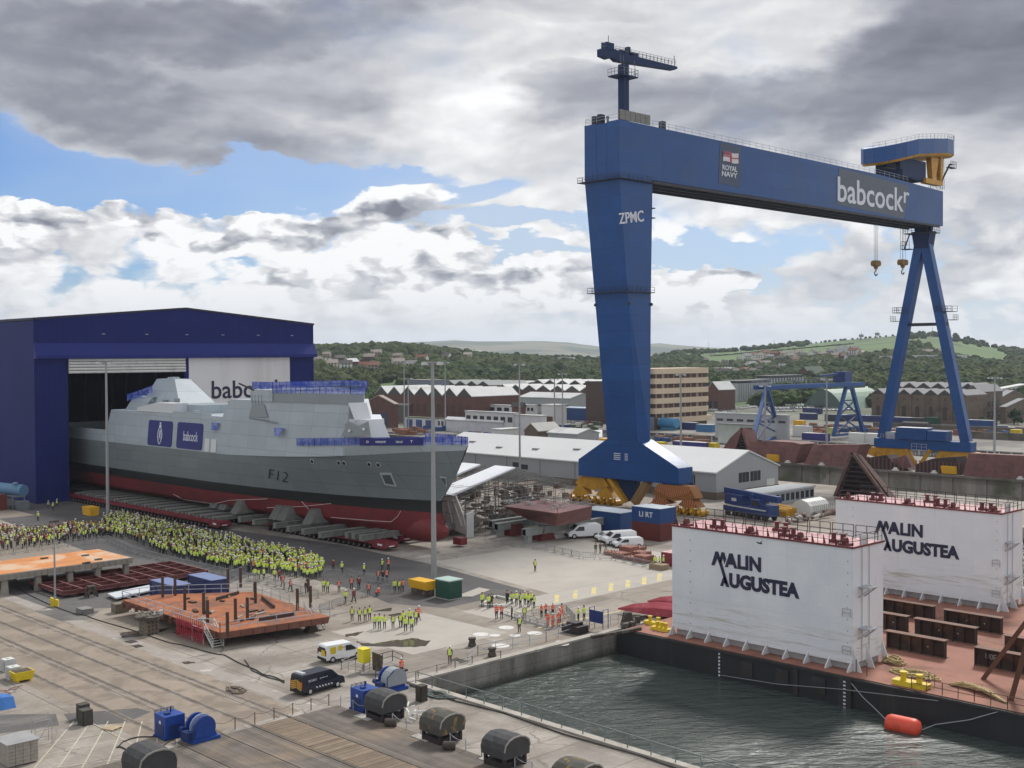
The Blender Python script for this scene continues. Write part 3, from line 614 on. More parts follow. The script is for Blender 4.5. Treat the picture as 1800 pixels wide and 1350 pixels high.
P1=[(117.12+.089*(c[1]+1.55*math.sin(th)-13.45)-.12,c[0]-.85*math.cos(th)*abs(math.cos(th))**.3,c[1]+1.75*math.sin(th)) for th in [R(k*18) for k in range(20)]]
for p,q in zip(P1,P1[1:]+P1[:1]): a.bar(p,q,.18,.18)
for k in range(3): a.bar((117.2,c[0]+.65-.12*k,c[1]-.5-k*.4),(117.2,c[0]-.65+.12*k,c[1]-.5-k*.4),.12,.12)
a.bar((117.25,c[0],c[1]-.3),(117.4,c[0],c[1]+1.1),.5,.2); a.box(117.3,c[0]-.5,c[1]+1.75,117.5,c[0]+.5,c[1]+2.0); a.box(117.35,c[0]-.25,c[1]+2.0,117.5,c[0]+.25,c[1]+2.7)
a.build('badge',wlet,b1)
plate(206.9,205.1,13.6,16.1,br,'white_panel',rad=.1); plate(204.5,202.6,13.6,16.1,br,'white_panel',rad=.1)
# details fixed to the curved hull side
from mathutils.bvhtree import BVHTree
bv=BVHTree.FromPolygons([Vector(v.co)+Vector(sc_)+Vector((0,0,1.3)) for v in me.vertices],[tuple(p.vertices) for p in me.polygons])
def hit(px,py):
    d=Vector(ray(px,py)).normalized(); h=bv.ray_cast(Vector((0,0,H)),d)
    if h[0] is None: return None
    n=h[1] if h[1].dot(d)<0 else -h[1]; return h[0],n
pht=mat('port_dark',(.02,.022,.024),.4); phl=mat('port_rim',(.36,.40,.42),.5)
for q in ((549,811),(596,813.5),(605,814),(649,816),(665,817)):
    h=hit(*q)
    if h:
        p,n=h; a=MB(); a.tube(p+n*.08,p-n*.05,.50,12); o=a.build('porthole',phl,t_ship); a=MB(); a.tube(p+n*.12,p-n*.02,.32,12); a.build('opening',pht,o)
for quad,m_ in ((((668,831),(688,831),(698,855),(677,852)),mg),(((773,837),(785,839),(786,856),(781,850)),mg)):
    H_=[hit(*q) for q in quad]
    if all(H_):
        nn=sum((h[1] for h in H_),Vector())/4; a=MB(); a.fr([tuple(h[0]+nn*.02) for h in H_],[tuple(h[0]+nn*.16) for h in H_]); o=a.build('anchor_recess',phl,t_ship)
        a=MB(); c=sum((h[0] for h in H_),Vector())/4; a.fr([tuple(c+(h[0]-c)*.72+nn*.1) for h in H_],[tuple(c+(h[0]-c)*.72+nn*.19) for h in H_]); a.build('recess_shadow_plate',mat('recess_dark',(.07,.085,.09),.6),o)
h0,h1,h2=hit(473,841),hit(508,848),hit(475,824)
if h0 and h1:
    xd=(h1[0]-h0[0]); ud=Vector((0,0,1)); n=h0[1]; ud=h2[0]-h0[0]
    text('F12',ud.length,h0[0]+n*.16,xd,ud,mat('hull_number',(.03,.035,.04),.5),hull,-.022,xd.length*.95,.06)
a=MB()
for pts in ([(305,868),(322,877),(378,885),(404,879),(480,876)],[(470,892),(530,890),(590,884)],[(583,909),(655,915),(688,917),(699,908),(706,896)],[(531,881),(545,897)]):
    L_=[]
    for p,q in zip(pts[:-1],pts[1:]):
        for k in range(8):
            h=hit(p[0]+(q[0]-p[0])*k/8,p[1]+(q[1]-p[1])*k/8)
            if h: L_.append(h[0]+h[1]*.1)
    if len(L_)>1: a.path(L_,.06,4)
a.build('bilge_keel_line',mat('pale_line',(.55,.42,.40),.6),t_ship)
a=MB(); a.tube((127,149.0,8.6),(127,149.2,1.6),.05,4); a.build('draught_rope',phl,t_ship)
# ---- self-propelled trailers ----
redp=mat('trailer_red',(.17,.016,.024),.5,var=.12,scale=.6,col2=(.12,.03,.03),c2=(.55,.7),c2s=.6); rub=mat('tyre_rubber',(.022,.021,.021),.85,var=.2,scale=2); gry=mat('cradle_grey',(.185,.19,.178),.7,var=.12,scale=.5,col2=(.14,.14,.13),c2=(.5,.7),c2s=.6)
hub=mat('wheel_hub',(.16,.10,.09),.6)
def trailer(x0,x1,y0,y1,label,pk=True):
    t=thing('modular_trailer',label,'trailer',((x0+x1)/2,(y0+y1)/2,0),group='self propelled trailers under the warship')
    a=MB(); a.box(x0,y0+(4 if pk else 0),.95,x1,y1,1.45); a.build('deck',redp if y0<193.9 else gry,t)
    if pk:
        a=MB(); a.extr([(x0,y0+3.9,.45),(x0,y0+.5,.45),(x0,y0,.75),(x0,y0+.15,1.5),(x0,y0+3.9,1.55)],(x1-x0,0,0)); pp=a.build('power_pack',redp,t)
        a=MB(); a.box(x0+.5,y0-.06,.8,x1-.9,y0+.04,.98); a.box(x0-.03,y0+1.2,.9,x0,y0+2.4,1.2); a.build('plate',wlet,pp)
    y=y0+(4.6 if pk else .6); 
    while y<min(y1-.5,262):
        w=MB(); w.tube((x0+.02,y,.42),(x0+.42,y,.42),.41,12); w.k=1; w.tube((x0-.02,y,.42),(x0+.03,y,.42),.2,8); w.k=0; w.tube((x0+.6,y,.42),(x0+1.0,y,.42),.41,12); w.tube((x1-.45,y,.42),(x1-.05,y,.42),.41,10)
        w.build('wheel',[rub,hub],t); y+=1.45
trailer(118.9,121.35,152.2,189,'short red trailer nearest the bow, its red power pack under the grey beams')
trailer(133.2,135.6,156.5,189,'red trailer on the far side of the bow, mostly hidden behind the red hull')
trailer(125.6,128.2,156.5,189,'red trailer under the centre of the bow behind the bulb',True)
trailer(112.5,114.95,193.6,300,'long red trailer running back into the hall along the near side of the ship')
trailer(119.4,121.8,194,300,'grey decked trailer behind the long red one')
a=MB(); a.box(130.6,147.2,.35,132.0,149.2,1.5); a.build('ballast_block',redp,org=(132.5,147,0),label='small red block on the ground just right of the bulbous bow',cat='block')
gb='grey steel beams laid across the trailers under the ship'
for i,(px,py) in enumerate(((423,918),(448,923),(485,929),(509,935),(535,940),(565,946),(612,946),(624,948),(637,951))):
    x,y,_=G(px,py,1.5)
    a=MB(); a.box(0,0,0,26,1.05,.10); a.box(0,0,.85,26,1.05,.95); a.box(0,.12,.1,26,.93,.85)
    for k in range(18): a.box(k*1.4+.1,.02,.1,k*1.4+.16,1.03,.85)
    a.build('cradle_beam',gry,loc=(x,y,1.47),group=gb,cat='beam',label='pale grey beam across the trailers, %s'%(['aftmost','second from the stern','third from the stern','fourth from the stern','middle of the long ones','sixth from the stern','behind the front pair','middle of the front three','frontmost, nearest the bow'][i]+', of nine'))
for i in range(14):
    y=196+i*4.5; a=MB(); a.box(.6,0,0,24,.9,.5); a.box(.3,-.1,.5,24,1.0,.6); a.box(.6,1.8,0,24,2.6,.5); a.box(.5,3.2,0,24,3.6,.4)
    a.build('cradle_beam',gry,loc=(113.2,y,1.47),group='rear cradle beams running into the hall',cat='beam',label='grey cradle beam among those between the hall door and the long red trailer front')
def keelblock(px,py,s=1.,lab=None,grp=None,z=2.42):
    x,y,_=G(px,py,z); a=MB(); w=2.3*s; h=2.2*s
    a.fr([(0,-w/2,0),(4.2,-w/2,0),(4.2,w/2,0),(0,w/2,0)],[(1.6,-w/2*.9,h),(3.0,-w/2*.9,h*1.25),(3.0,w/2*.9,h*1.25),(1.6,w/2*.9,h)])
    for k in range(6):
        yy=-w/2+.12+k*(w-.24)/5; a.extr([(-.12,yy,0),(1.5,yy,h+.1),(2.9,yy,h*1.25+.12),(2.9,yy,h*1.25),(0,yy,0)],(0,.07,0))
    a.build('hull_cradle',gry,loc=(x,y,z),cat='cradle',label=lab,group=grp)
for q,l in (((410,903),'ribbed grey cradle wedge under the hull above the long trailer front'),((478,913),'smaller ribbed wedge in the middle pair under the red hull'),((492,915),'larger ribbed wedge in the middle pair under the red hull'),((538,921),'ribbed grey cradle wedge nearest the bow'),((372,893),'left wedge of the pair behind the long trailer front'),((388,896),'right wedge of the pair behind the long trailer front')): keelblock(q[0],q[1],1.,l,'ribbed cradle wedges under the hull')
for i in range(9):
    keelblock(196+i*22,853+i*4.1,1.2,'weathered ribbed wedge in the row running into the hall doorway','rear row of cradle wedges',2.4)
# ================= GOLIATH CRANE =================
cb=mat('crane_blue',(.007,.062,.225),.40,var=.12,scale=.12,col2=(.014,.068,.20),c2=(.5,.7),c2s=.08,bump=.012,bscale=.5,spec=.35,seams=(10.,3.4),rust=.42); cbd=mat('crane_dark_blue',(.010,.026,.085),.55,var=.1,spec=.2)
cyel=mat('crane_yellow',(.50,.26,.015),.5,var=.14,scale=.5,col2=(.30,.13,.02),c2=(.5,.7),c2s=.4); cdk=mat('crane_dark_steel',(.03,.033,.045),.6); rlc=mat('handrail_grey',(.36,.39,.44),.5); corange=mat('bogie_orange',(.26,.10,.02),.55,var=.15,scale=.7)
t=thing('gantry_crane','gigantic blue gantry crane spanning the dock, highest structure in the yard','crane',(190,160,0))
def girder(y0,y1):
    a=MB(); zt=[(181,78.9),(250,78.6),(285,78.4),(320,77.3)]
    a.extr([(181,y0,67.9),(320,y0,67.6)]+[(x,y0,z) for x,z in zt[::-1]],(0,y1-y0,0)); return a
g1=girder(155.6,159.0).build('girder',cb,t); girder(161.7,165).build('girder',cb,t)
a=MB(); a.box(181.0,158.95,67.4,191.5,161.75,78.7); a.box(312,158.9,67.7,319.9,161.8,77.4); a.build('girder_head',cb,t)
a=MB()
for y in (155.5,158.6,161.5,164.6): a.box(191.6,y,67.15,318,y+.5,67.72)
for i in range(31): a.box(193+i*4,156.0,67.45,193.2+i*4,158.6,67.6)
a.build('girder_rail',cdk,t)
a=MB(); a.rail([(181.2,155.8,78.95),(250,155.8,78.65),(285,155.8,78.45),(300,155.8,78.1)],1.2,.045,2.6); a.rail([(181.2,155.8,78.95),(181.2,164.8,78.95),(300,164.8,78.3)],1.2,.045,2.6); a.rail([(313,155.8,77.7),(319.8,155.8,77.3),(319.8,164.8,77.3)],1.2,.045,1.6)
a.build('handrail',rlc,t)
a=MB(); 
for i in range(6): a.box(181.3+i*1.6,155.62,79.0,181.3+i*1.6+1.45,155.8,81.0)
a.build('wire_screen',mat('screen_grey',(.20,.20,.19),.7,var=.2,scale=2),t)
a=MB(); a.box(182,161.5,79,183.4,162.4,81); a.box(182,163,79,183.4,163.9,80.8); a.box(195.4,156.2,79,196.6,157.2,80.6); a.sph((183,160.4,80.2),.35); a.box(182.9,160.2,79,183.1,160.6,80.0); a.build('roof_cabinet',cdk,t)
# rigid leg
rings=[[(181,155.6,67.9),(191.4,155.6,67.9),(191.4,165,67.9),(181,165,67.9)],[(184,156.1,44.5),(191.4,156.1,44.5),(191.4,165.1,44.5),(184,165.1,44.5)],[(188,156.9,14.0),(191.2,156.3,14.0),(191.2,165.2,14.0),(188,165.2,14.0)]]
a=MB(); a.loft(rings); a.build('rigid_leg',cb,t)
a=MB(); P_=[(188,173.5,5.9),(188,173.5,9.4),(188,165.3,14.2),(188,156.8,14.2),(188,146.4,9.2),(188,146.4,5.9)]; a.extr(P_,(4.6,0,0)); bs=a.build('leg_base',cb,t)
for i,z in enumerate((11.2,10.8,10.4,10.0)): a=MB(); a.box(187.96,161.6,z,188,162.0+1.4,z+.15); a.box(187.96,159.6,z,188,160.4,z+.15); a.build('small_lettering',wlet,bs)
a=MB()
for z,x0,y0,y1 in ((67.1,181.0,155.6,165),(44.6,184,156.1,165.1)):
    a.box(x0-1.2,y0-1.0,z,x0,y1+1,z+.15); a.box(x0,y0-1.0,z,191.4,y0,z+.15); a.box(x0,y1,z,191.4,y1+1,z+.15)
    a.rail([(191.4,y1+.95,z),(x0-1.15,y1+.95,z),(x0-1.15,y0-.95,z),(191.4,y0-.95,z)],1.15,.045,1.5)
a.box(191.4,155.5,60,192.2,156.5,60.2); a.box(191.4,155.5,62,192.2,156.5,62.2); a.sph((184.3,156.0,42.3),.35); a.sph((184.3,165.1,42.3),.35); a.sph((191.4,156.0,42.3),.35)
a.build('leg_platform',cdk,t)
text('ZPMC',2.2,PX(1089,394,182.0),(0,-1,0),(-.12,0,1),wlet,t,.01,PX(1089,394,182.0)[1]-PX(1132,398,182.0)[1],.05)
def bogie(cx,cy,sgn,full=1):
    w_=.5 if full==2 else 0.
    a=MB(); a.extr([(cx-1.3,cy-3.4-w_,5.75),(cx-1.3,cy-4.8-w_*1.2,4.0-w_),(cx-1.3,cy,2.9-w_*.6),(cx-1.3,cy+4.8+w_*1.2,4.0-w_),(cx-1.3,cy+3.4+w_,5.75)],(2.6,0,0))
    for s in (-1,1):
        a.extr([(cx-1.2,cy+s*3.7,4.3),(cx-1.2,cy+s*6.0,1.7),(cx-1.2,cy+s*3.7,1.4),(cx-1.2,cy+s*1.0,1.9)],(2.4,0,0))
    bo=a.build('bogie_frame',cyel if full==1 else corange,t)
    for k in range(8):
        y=cy-6.3+k*1.8; w=MB(); w.tube((cx-1.1,y,.62),(cx+1.1,y,.62),.62,12); w.box(cx-1.5,y-.25,.9,cx-1.0,y+.35,1.7); w.sph((cx-1.5,y,.9),.42,6,5); w.build('bogie_wheel',cyel,bo)
    if full==2:
        s=MB()
        for k in range(17):
            y=cy-4.2+k*.52; s.extr([(cx-1.36,y,5.7),(cx-1.36,y+.2,5.7),(cx-1.36,y+.2-(y-cy)*.0+.5,3.2+abs(y-cy)*.3),(cx-1.36,y+.5,3.2+abs(y-cy)*.3)],(.05,0,0))
        for ss_ in (-1,1):
            for k in range(7):
                y=cy+ss_*3.6-1.8+k*.55; s.extr([(cx-1.27,y,3.6-abs(k-3)*.3),(cx-1.27,y+.2,3.6-abs(k-3)*.3),(cx-1.27,y+.6,1.6),(cx-1.27,y+.4,1.6)],(.05,0,0))
        s.build('walkway_grating',mat('grating_rust',(.50,.19,.10),.7,var=.1),bo)
    return bo
bogie(190.2,170.5,1,1); bogie(189.,147.4,1,2)
a=MB(); a.bar((189,165.5,5.9),(189,161.0,1.2),1.2,.9); a.bar((190.5,165.3,5.9),(190.5,161.6,1.2),1.,.8); a.build('strut',cyel,t)
a=MB(); a.bar((189,155.0,5.9),(189,158.6,1.2),1.6,1.4); a.build('strut',mat('strut_brown',(.22,.13,.05),.6),t)
a=MB(); a.extr([(189.5,164,5.8),(189.5,158.5,5.8),(189.5,159.8,1.5),(189.5,161,1.2)],(1.5,0,0)); a.build('cable_reel_frame',cbd,t)
# pendulum leg
a=MB(); a.bar((317.2,160.2,65.6),(318,172.6,7.2),2.5,2.6); lg1=a.build('pendulum_leg',cb,t); a=MB(); a.bar((317.2,159.8,65.6),(318,147.6,7.2),2.5,2.6); a.build('pendulum_leg',cb,t)
a=MB(); a.fr([(315.6,158.0,61.5),(319.2,158.0,61.5),(319.2,162.0,61.5),(315.6,162.0,61.5)],[(315.6,157.2,66.2),(319.2,157.2,66.2),(319.2,162.8,66.2),(315.6,162.8,66.2)]); a.tube((317.4,157.6,67.0),(317.4,162.4,67.0),.9,10); a.box(316,158.5,66,319,161.5,67.8); a.build('leg_head',cbd,t)
a=MB(); a.box(317.6,147.8,39.7,318.3,172-7.0-.6,40.3)
a.v=[(x,y,z) for x,y,z in a.v]; a.build('cross_tie',cdk,t) if False else None
a=MB(); a.bar((317.7,153.0,40.0),(317.7,167.0,40.0),.8,.9); a.build('cross_tie',cdk,t)
a=MB()
for y in (166.6,153.4):
    a.box(316,y-2.2,43.4,319.8,y+2.2,43.55); a.rail([(316,y-2.2,43.5),(316,y+2.2,43.5),(319.8,y+2.2,43.5),(319.8,y-2.2,43.5)],1.5,.06,1.4)
    s=1 if y>160 else -1; a.box(316,y+s*1.2,41,319,y+s*2.8,41.15); a.rail([(316,y+s*2.8,41.1),(319,y+s*2.8,41.1)],1.4,.06,1)
a.box(314.5,156.5,65.6,320,164.5,65.8); a.rail([(314.5,164.5,65.7),(314.5,156.5,65.7),(320,156.5,65.7)],1.5,.06,1.2); a.box(314.8,163,61.3,317.5,165.5,61.5); a.rail([(314.8,163,61.4),(314.8,165.5,61.4),(317.5,165.5,61.4)],2.2,.06,1); a.path([(315,164.6,61.4),(315,163,65.7)],.2,5)
a.build('leg_platform',cdk,t)
a=MB(); a.box(316.2,145.6,4.6,319.8,174.6,7.2); a.build('sill_beam',cb,t)
a=MB(); a.box(315.6,152.4,7.3,319.4,158.0,10.0); a.box(315.6,158.2,7.3,319.4,167.4,10.6); ec=a.build('electrical_cabin',cb,t); a=MB(); a.box(315.5,152.3,10.02,319.5,167.5,10.7) if False else a.box(315.5,158.1,10.6,319.5,167.5,10.7); a.build('cabin_roof',mat('pale_roof',(.5,.54,.6),.6),ec)
a=MB(); a.rail([(315.4,158,4.6),(315.4,162.5,4.6)],1.6,.07,1.5); a.box(315,158,4.3,316.2,162.5,4.5); a.rail([(316.3,169,7.2),(316.3,172.5,7.2)],1.3,.06,1); a.box(316.4,168.2,7.2,319,171,9.2); a.build('sill_platform',rlc,t)
def bogie2(cy):
    cx=318; a=MB(); a.extr([(cx-1.4,cy-5.4,4.5),(cx-1.4,cy-3.4,3.0),(cx-1.4,cy,2.0),(cx-1.4,cy+3.4,3.0),(cx-1.4,cy+5.4,4.5)],(2.8,0,0))
    for s in (-1,1): a.extr([(cx-1.3,cy+s*5.2,4.4),(cx-1.3,cy+s*6.8,2.4),(cx-1.3,cy+s*3,1.4),(cx-1.3,cy+s*.8,2.4)],(2.6,0,0))
    bo=a.build('bogie_frame',cyel,t)
    for k in range(8): y=cy-6.3+k*1.8; w=MB(); w.tube((cx-1.1,y,.62),(cx+1.1,y,.62),.62,10); w.box(cx-1.6,y-.3,.8,cx-1.1,y+.3,1.6); w.build('bogie_wheel',cyel,bo)
bogie2(170.5); bogie2(149.5)
a=MB(); a.bar((316.6,164.8,4.5),(316.6,161.8,.3),.9,.9); a.bar((316.6,157.4,4.7),(316.6,160.4,.3),.9,.9); a.box(316,160,.2,318,162.5,.6); a.build('strut',cyel,t)
# trolley
a=MB(); U=[(288.5,164.8),(286.3,160),(288.5,155.4),(300,152.6),(318,152.6),(327.5,155),(330,160),(327.5,165),(318,167.4),(298,167.2)]
n_=len(U); U=[(308.5+19.5*math.copysign(abs(math.cos(k*math.pi/10))**.72,-math.cos(k*math.pi/10)),160-7.5*math.copysign(abs(math.sin(k*math.pi/10))**.72,math.sin(k*math.pi/10))) for k in range(20)]; n_=20
def hz(x): return interp([(289,86.4),(300,89.2),(315,91.2),(328,92.2)],x)
a.fr([(x,y,hz(x)-4.0) for x,y in U],[(x,y,hz(x)) for x,y in U]); tr=a.build('trolley_house',cb,t); 
a=MB(); a.fr([(p[0]*.97+308*.03,p[1]*.93+160*.07,hz(p[0])-4.6) for p in U],[(p[0],p[1],hz(p[0])-4.01) for p in U]); a.build('trolley_skirt',cyel,tr)
a=MB(); a.box(296.5,156.2,79.2,311.0,163.4,84.6); a.box(297,155.8,79.4,303,156.2,81.2); a.build('winch_house',cbd,tr)
a=MB()
for y in (156.2,164.0): a.fr([(313.5,y-.7,79.5),(315.2,y-.7,79.5),(315.2,y+.7,79.5),(313.5,y+.7,79.5)],[(312.5,y-.8,86.2),(317.0,y-.8,86.2),(317.0,y+.8,86.2),(312.5,y+.8,86.2)]); a.box(309.5,y-.8,78.7,318.8,y+.8,80.1)
a.box(318.3,155.5,79,319.8,156.8,87); a.build('trolley_leg',cyel,tr)
a=MB(); a.path([(319,155.6,80),(323.5,155.4,85.2),(325,155.4,85.4)],.25,6); a.box(322.5,154.6,84.2,326,156,84.4); a.rail([(322.5,154.6,84.4),(326,154.6,84.4)],1.6,.06,.9); a.box(288,155.3,80.5,292.5,156.4,80.7); a.rail([(288,155.3,80.6),(292.5,155.3,80.6)],1.2,.05,1.1)
for x in (319.3,320.6,321.5): a.tube((x,156,78),(x,156.2,88.5),.07,4)
a.build('service_jib',cdk,tr)
a=MB(); a.rail([(x,y,hz(x)) for x,y in U[:11]],1.3,.05,2.0); a.build('handrail',rlc,tr)
for i,(x,z,w) in enumerate(((291.0,55.4,2.0),(305.7,56.4,3.0),(321.6,57.6,2.0))):
    y=160.2; a=MB()
    for dx in (-w*.45,0,w*.45):
        a.tube((x+dx,y,z+1.2),(x+dx*1.15,y,79.5),.05 if dx else .09,4)
    hk=a.build('hoist_rope',mat('wire_rope',(.09,.09,.10),.5),t)
    a=MB(); a.box(x-w*.5,y-.7,z+.2,x+w*.5,y+.7,z+1.3); a.tube((x-w*.32,y-.8,z+.5),(x-w*.32,y+.8,z+.5),.75,10); a.tube((x+w*.32,y-.8,z+.5),(x+w*.32,y+.8,z+.5),.75,10); a.fr([(x-.7,y-.6,z+.2),(x+.7,y-.6,z+.2),(x+.7,y+.6,z+.2),(x-.7,y+.6,z+.2)],[(x-.3,y-.3,z-1.0),(x+.3,y-.3,z-1.0),(x+.3,y+.3,z-1.0),(x-.3,y+.3,z-1.0)])
    bl=a.build('hook_block',mat('block_brown',(.20,.12,.03),.6,var=.2,scale=1.),hk)
    a=MB(); a.path([(x,y,z-1.0),(x,y,z-1.6)],.22,6); a.path([(x+.75*math.cos(R(q)),y,z-2.2+.65*math.sin(R(q))) for q in range(130,-171,-25)][::1] if 0 else [(x+.7*math.cos(R(q)),y,z-2.1+.6*math.sin(R(q))) for q in (90,130,170,210,250,290,330,360)],.17,6); a.path([(x-.7*math.cos(R(q)),y,z-2.1+.6*math.sin(R(q))) for q in (210,250,290,330,360)],.17,6); a.build('hook',mat('hook_grey',(.28,.29,.30),.5),bl)
# jib crane on the girder
t2=t; a=MB(); a.box(186.7,159.2,78.8,188.3,160.8,91.6); jm=a.build('jib_mast',cbd,t)
P0=Vector(PY(1054,90,160)); P1_=Vector(PY(1187,120,160)); dj=(P1_-P0)
a=MB(); zA=93.2
def J(s,z): p=P0+dj*s; return (p.x,p.y,p.z+z)
for o_ in (0,):
    a.extr([(J(0,-1.0)[0],159.4,J(0,-1.0)[2]),(J(.09,-1.3)[0],159.4,J(.09,-1.3)[2]),(J(.15,-.8)[0],159.4,J(.15,-.8)[2]),(J(.2,-.6)[0],159.4,J(.25,-2.0)[2]+.6),(J(.4,-1.0)[0],159.4,J(.4,-1.2)[2]),(J(.96,-.45)[0],159.4,J(.96,-.6)[2]),(J(1,0)[0],159.4,J(1,-.2)[2]),(J(1,.2)[0],159.4,J(1,.25)[2]),(J(.3,.5)[0],159.4,J(.3,.5)[2]),(J(.14,.7)[0],159.4,J(.14,1.0)[2]),(J(.0,.45)[0],159.4,J(0,.45)[2])],(0,1.3,0))
a.box(J(.06,0)[0],159.3,J(.06,.7)[2],J(.15,0)[0],160.9,J(.1,2.0)[2]); a.tube(J(.11,1.9),J(.11,3.6),.06,4); a.box(J(.34,0)[0],159.5,J(.34,.4)[2],J(.37,0)[0],160.5,J(.34,2.1)[2])
for k in range(5): a.box(J(.25+.05*k,0)[0],159.5,J(.25+.05*k,.4)[2],J(.27+.05*k,0)[0],160.6,J(.25+.05*k,1.2)[2])
a.box(184.7,158.2,88.9,190.0,161.8,89.15)
a.build('jib_arm',cbd,jm)
a=MB(); 
pp=[J(.18+.1*k,.5) for k in range(9)]
a.rail([(p[0],159.5,p[2]) for p in pp],1.1,.04,1.6); a.rail([(p[0],160.6,p[2]) for p in pp],1.1,.04,1.6); a.rail([(J(0,.4)[0],159.5,J(0,.4)[2]),(J(.06,.4)[0],159.5,J(.06,.4)[2])],1.3,.04,.8)
a.rail([(184.7,158.2,89.1),(190,158.2,89.1),(190,161.8,89.1)],1.4,.05,1); a.rail([(184.7,158.2,89.1),(184.7,161.8,89.1)],1.4,.05,1)
for x,z in ((184.9,93),(185.8,93),(189.3,92.5)): a.tube((x,158.3,89.1),(x,158.6,z),.06,4)
a.tube(J(.99,.2),J(.985,2.6),.09,5); a.build('handrail',mat('handrail_dark',(.14,.15,.19),.5),jm)
# markings on the girder
ye=155.55
a=MB(); P4=[PY(1266,250,ye),PY(1303,258,ye),PY(1301,330,ye),PY(1263,321,ye)]; a.extr([(p[0],ye,p[2]) for p in P4],(0,.03,0)); rn=a.build('navy_panel',mat('panel_grey_blue',(.05,.07,.125),.5),g1)
for s_,a_,b_ in (('ROYAL',(1270,298),(1296,303.5)),('NAVY',(1269,309),(1296,315))):
    p=Vector(PY(a_[0],a_[1],ye-.06)); q=Vector(PY(b_[0],b_[1],ye-.06)); q.z=p.z; text(s_,1.15,p,(1,0,0),(0,0,1),wlet,rn,.02,(q-p).length,.03)
fl=MB(); f0=PY(1271,265,ye-.06); f1=PY(1298,288,ye-.06); x0,x1,z1,z0=f0[0],f1[0],f0[2],f1[2]
def wav(u0,u1,v0,v1,mi,yy):
    fl.k=mi; n=8; vs=[]
    for i in range(n+1):
        u=u0+(u1-u0)*i/n; w=.12*math.sin(u*7); X_=x0+(x1-x0)*u
        vs+=[(X_,yy,z0+(z1-z0)*v0+w),(X_,yy,z0+(z1-z0)*v1+w)]
    fl.add(vs,[(2*i,2*i+1,2*i+3,2*i+2) for i in range(n)])
yy=ye-.08; wav(0,1,0,1,0,yy); wav(.44,.56,0,1,1,yy-.03); wav(0,1,.44,.56,1,yy-.04); wav(0,.42,.6,1,2,yy-.05); wav(.17,.25,.6,1,1,yy-.07); wav(0,.42,.77,.85,1,yy-.08)
fl.build('ensign',[mat('flag_white',(.62,.60,.62),.6),mat('flag_red',(.42,.05,.06),.6),mat('flag_blue',(.16,.11,.20),.6)],rn)
a=MB(); P4=[PY(1475,295,ye),PY(1598,327,ye),PY(1589,384,ye),PY(1470,359,ye)]; a.extr([(p[0],ye,p[2]) for p in P4],(0,.03,0)); bn=a.build('name_panel',mat('panel_grey',(.085,.10,.135),.5),g1)
p=Vector(PY(1472.5,354,ye-.06)); q=Vector(PY(1588,375,ye-.06)); text('babcock',6.2,(p.x,p.y,p.z),(1,0,0),(0,0,1),wlet,bn,.012,q.x-p.x,.04)
p=Vector(PY(1588,363,ye-.06)); text('r',3.,(p.x+.2,p.y,p.z+1.),(1,0,0),(0,0,1),wlet,bn,.01,3.0,.04)
# ================= BARGE =================
rust=mat('rusty_deck',(.30,.135,.095),.85,var=.16,scale=.25,col2=(.19,.085,.055),c2=(.45,.65),c2s=.15); hb_=mat('barge_black',(.022,.023,.026),.6,var=.22,scale=.3,streak=True,col2=(.05,.04,.034),c2=(.55,.75),c2s=.5)
def bw_mat():
    m=bpy.data.materials.new('barge_white'); m.use_nodes=True; T=NT(m.node_tree); b=T.n['Principled BSDF']
    P=T.new('ShaderNodeTexCoord').outputs['Object']; s=T.new('ShaderNodeSeparateXYZ'); T.l.new(P,s.inputs[0])
    n=T.noise(P,.15,6,.6); c=T.mix(T.ss(n,.35,.7),(.66,.69,.73),(.74,.76,.78))
    fx=T.m('PINGPONG',s.outputs[1],1.22); fz=T.m('PINGPONG',s.outputs[2],1.4); c=T.mix(T.m('MULTIPLY',T.m('MAXIMUM',T.ss(fx,.03,.0),T.ss(fz,.03,0.)),.34),c,(.45,.47,.5))
    Ph=T.vm('MULTIPLY',P,(.3,.10,1.6)); sc=T.ss(T.noise(Ph,1.1,8,.75,.5),.47,.64); band=T.m('MULTIPLY',T.ss(s.outputs[2],.9,2.6),T.ss(s.outputs[2],5.9,3.4)); c=T.mix(T.m('MULTIPLY',T.m('MULTIPLY',sc,band),.8),c,(.40,.385,.29))
    Pv=T.vm('MULTIPLY',P,(1,1,.06)); st=T.ss(T.noise(Pv,1.4,7,.7),.60,.74); c=T.mix(T.m('MULTIPLY',st,.38),c,(.44,.41,.35))
    ru=T.m('MULTIPLY',T.ss(T.noise(Pv,.9,7,.7),.5,.62),T.ss(s.outputs[2],2.2,.2)); c=T.mix(T.m('MULTIPLY',ru,.75),c,(.42,.22,.08))
    T.l.new(c,b.inputs['Base Color']); b.inputs['Roughness'].default_value=.5
    bm=T.new('ShaderNodeBump'); bm.inputs['Strength'].default_value=.6; bm.inputs['Distance'].default_value=.09; T.l.new(T.noise(P,.7,3,.5),bm.inputs['Height']); T.l.new(bm.outputs[0],b.inputs['Normal']); return m
BWm=bw_mat(); pink=mat('pink_deck',(.50,.27,.28),.7,var=.10,scale=.5,col2=(.62,.42,.42),c2=(.5,.65),c2s=.8); maroon=mat('maroon_fitting',(.14,.025,.03),.6,var=.1); blk=mat('black_rail',(.03,.022,.025),.6)
by=mat('bollard_yellow',(.62,.46,.015),.5,var=.12,scale=2.,col2=(.40,.28,.04),c2=(.6,.7),c2s=2.)
t=thing('semi_submersible_barge','black hulled barge with rusty red deck and two tall white towers floating beside the quay','barge',(125,60,0))
a=MB(); a.box(102.65,-70,-5,156,87.6,.66); a.extr([(102.65,87.6,.66),(102.65,87.6,-3.4),(102.65,88.9,-1.4),(102.65,88.9,.2)],(53.3,0,0)); hl=a.build('hull',hb_,t)
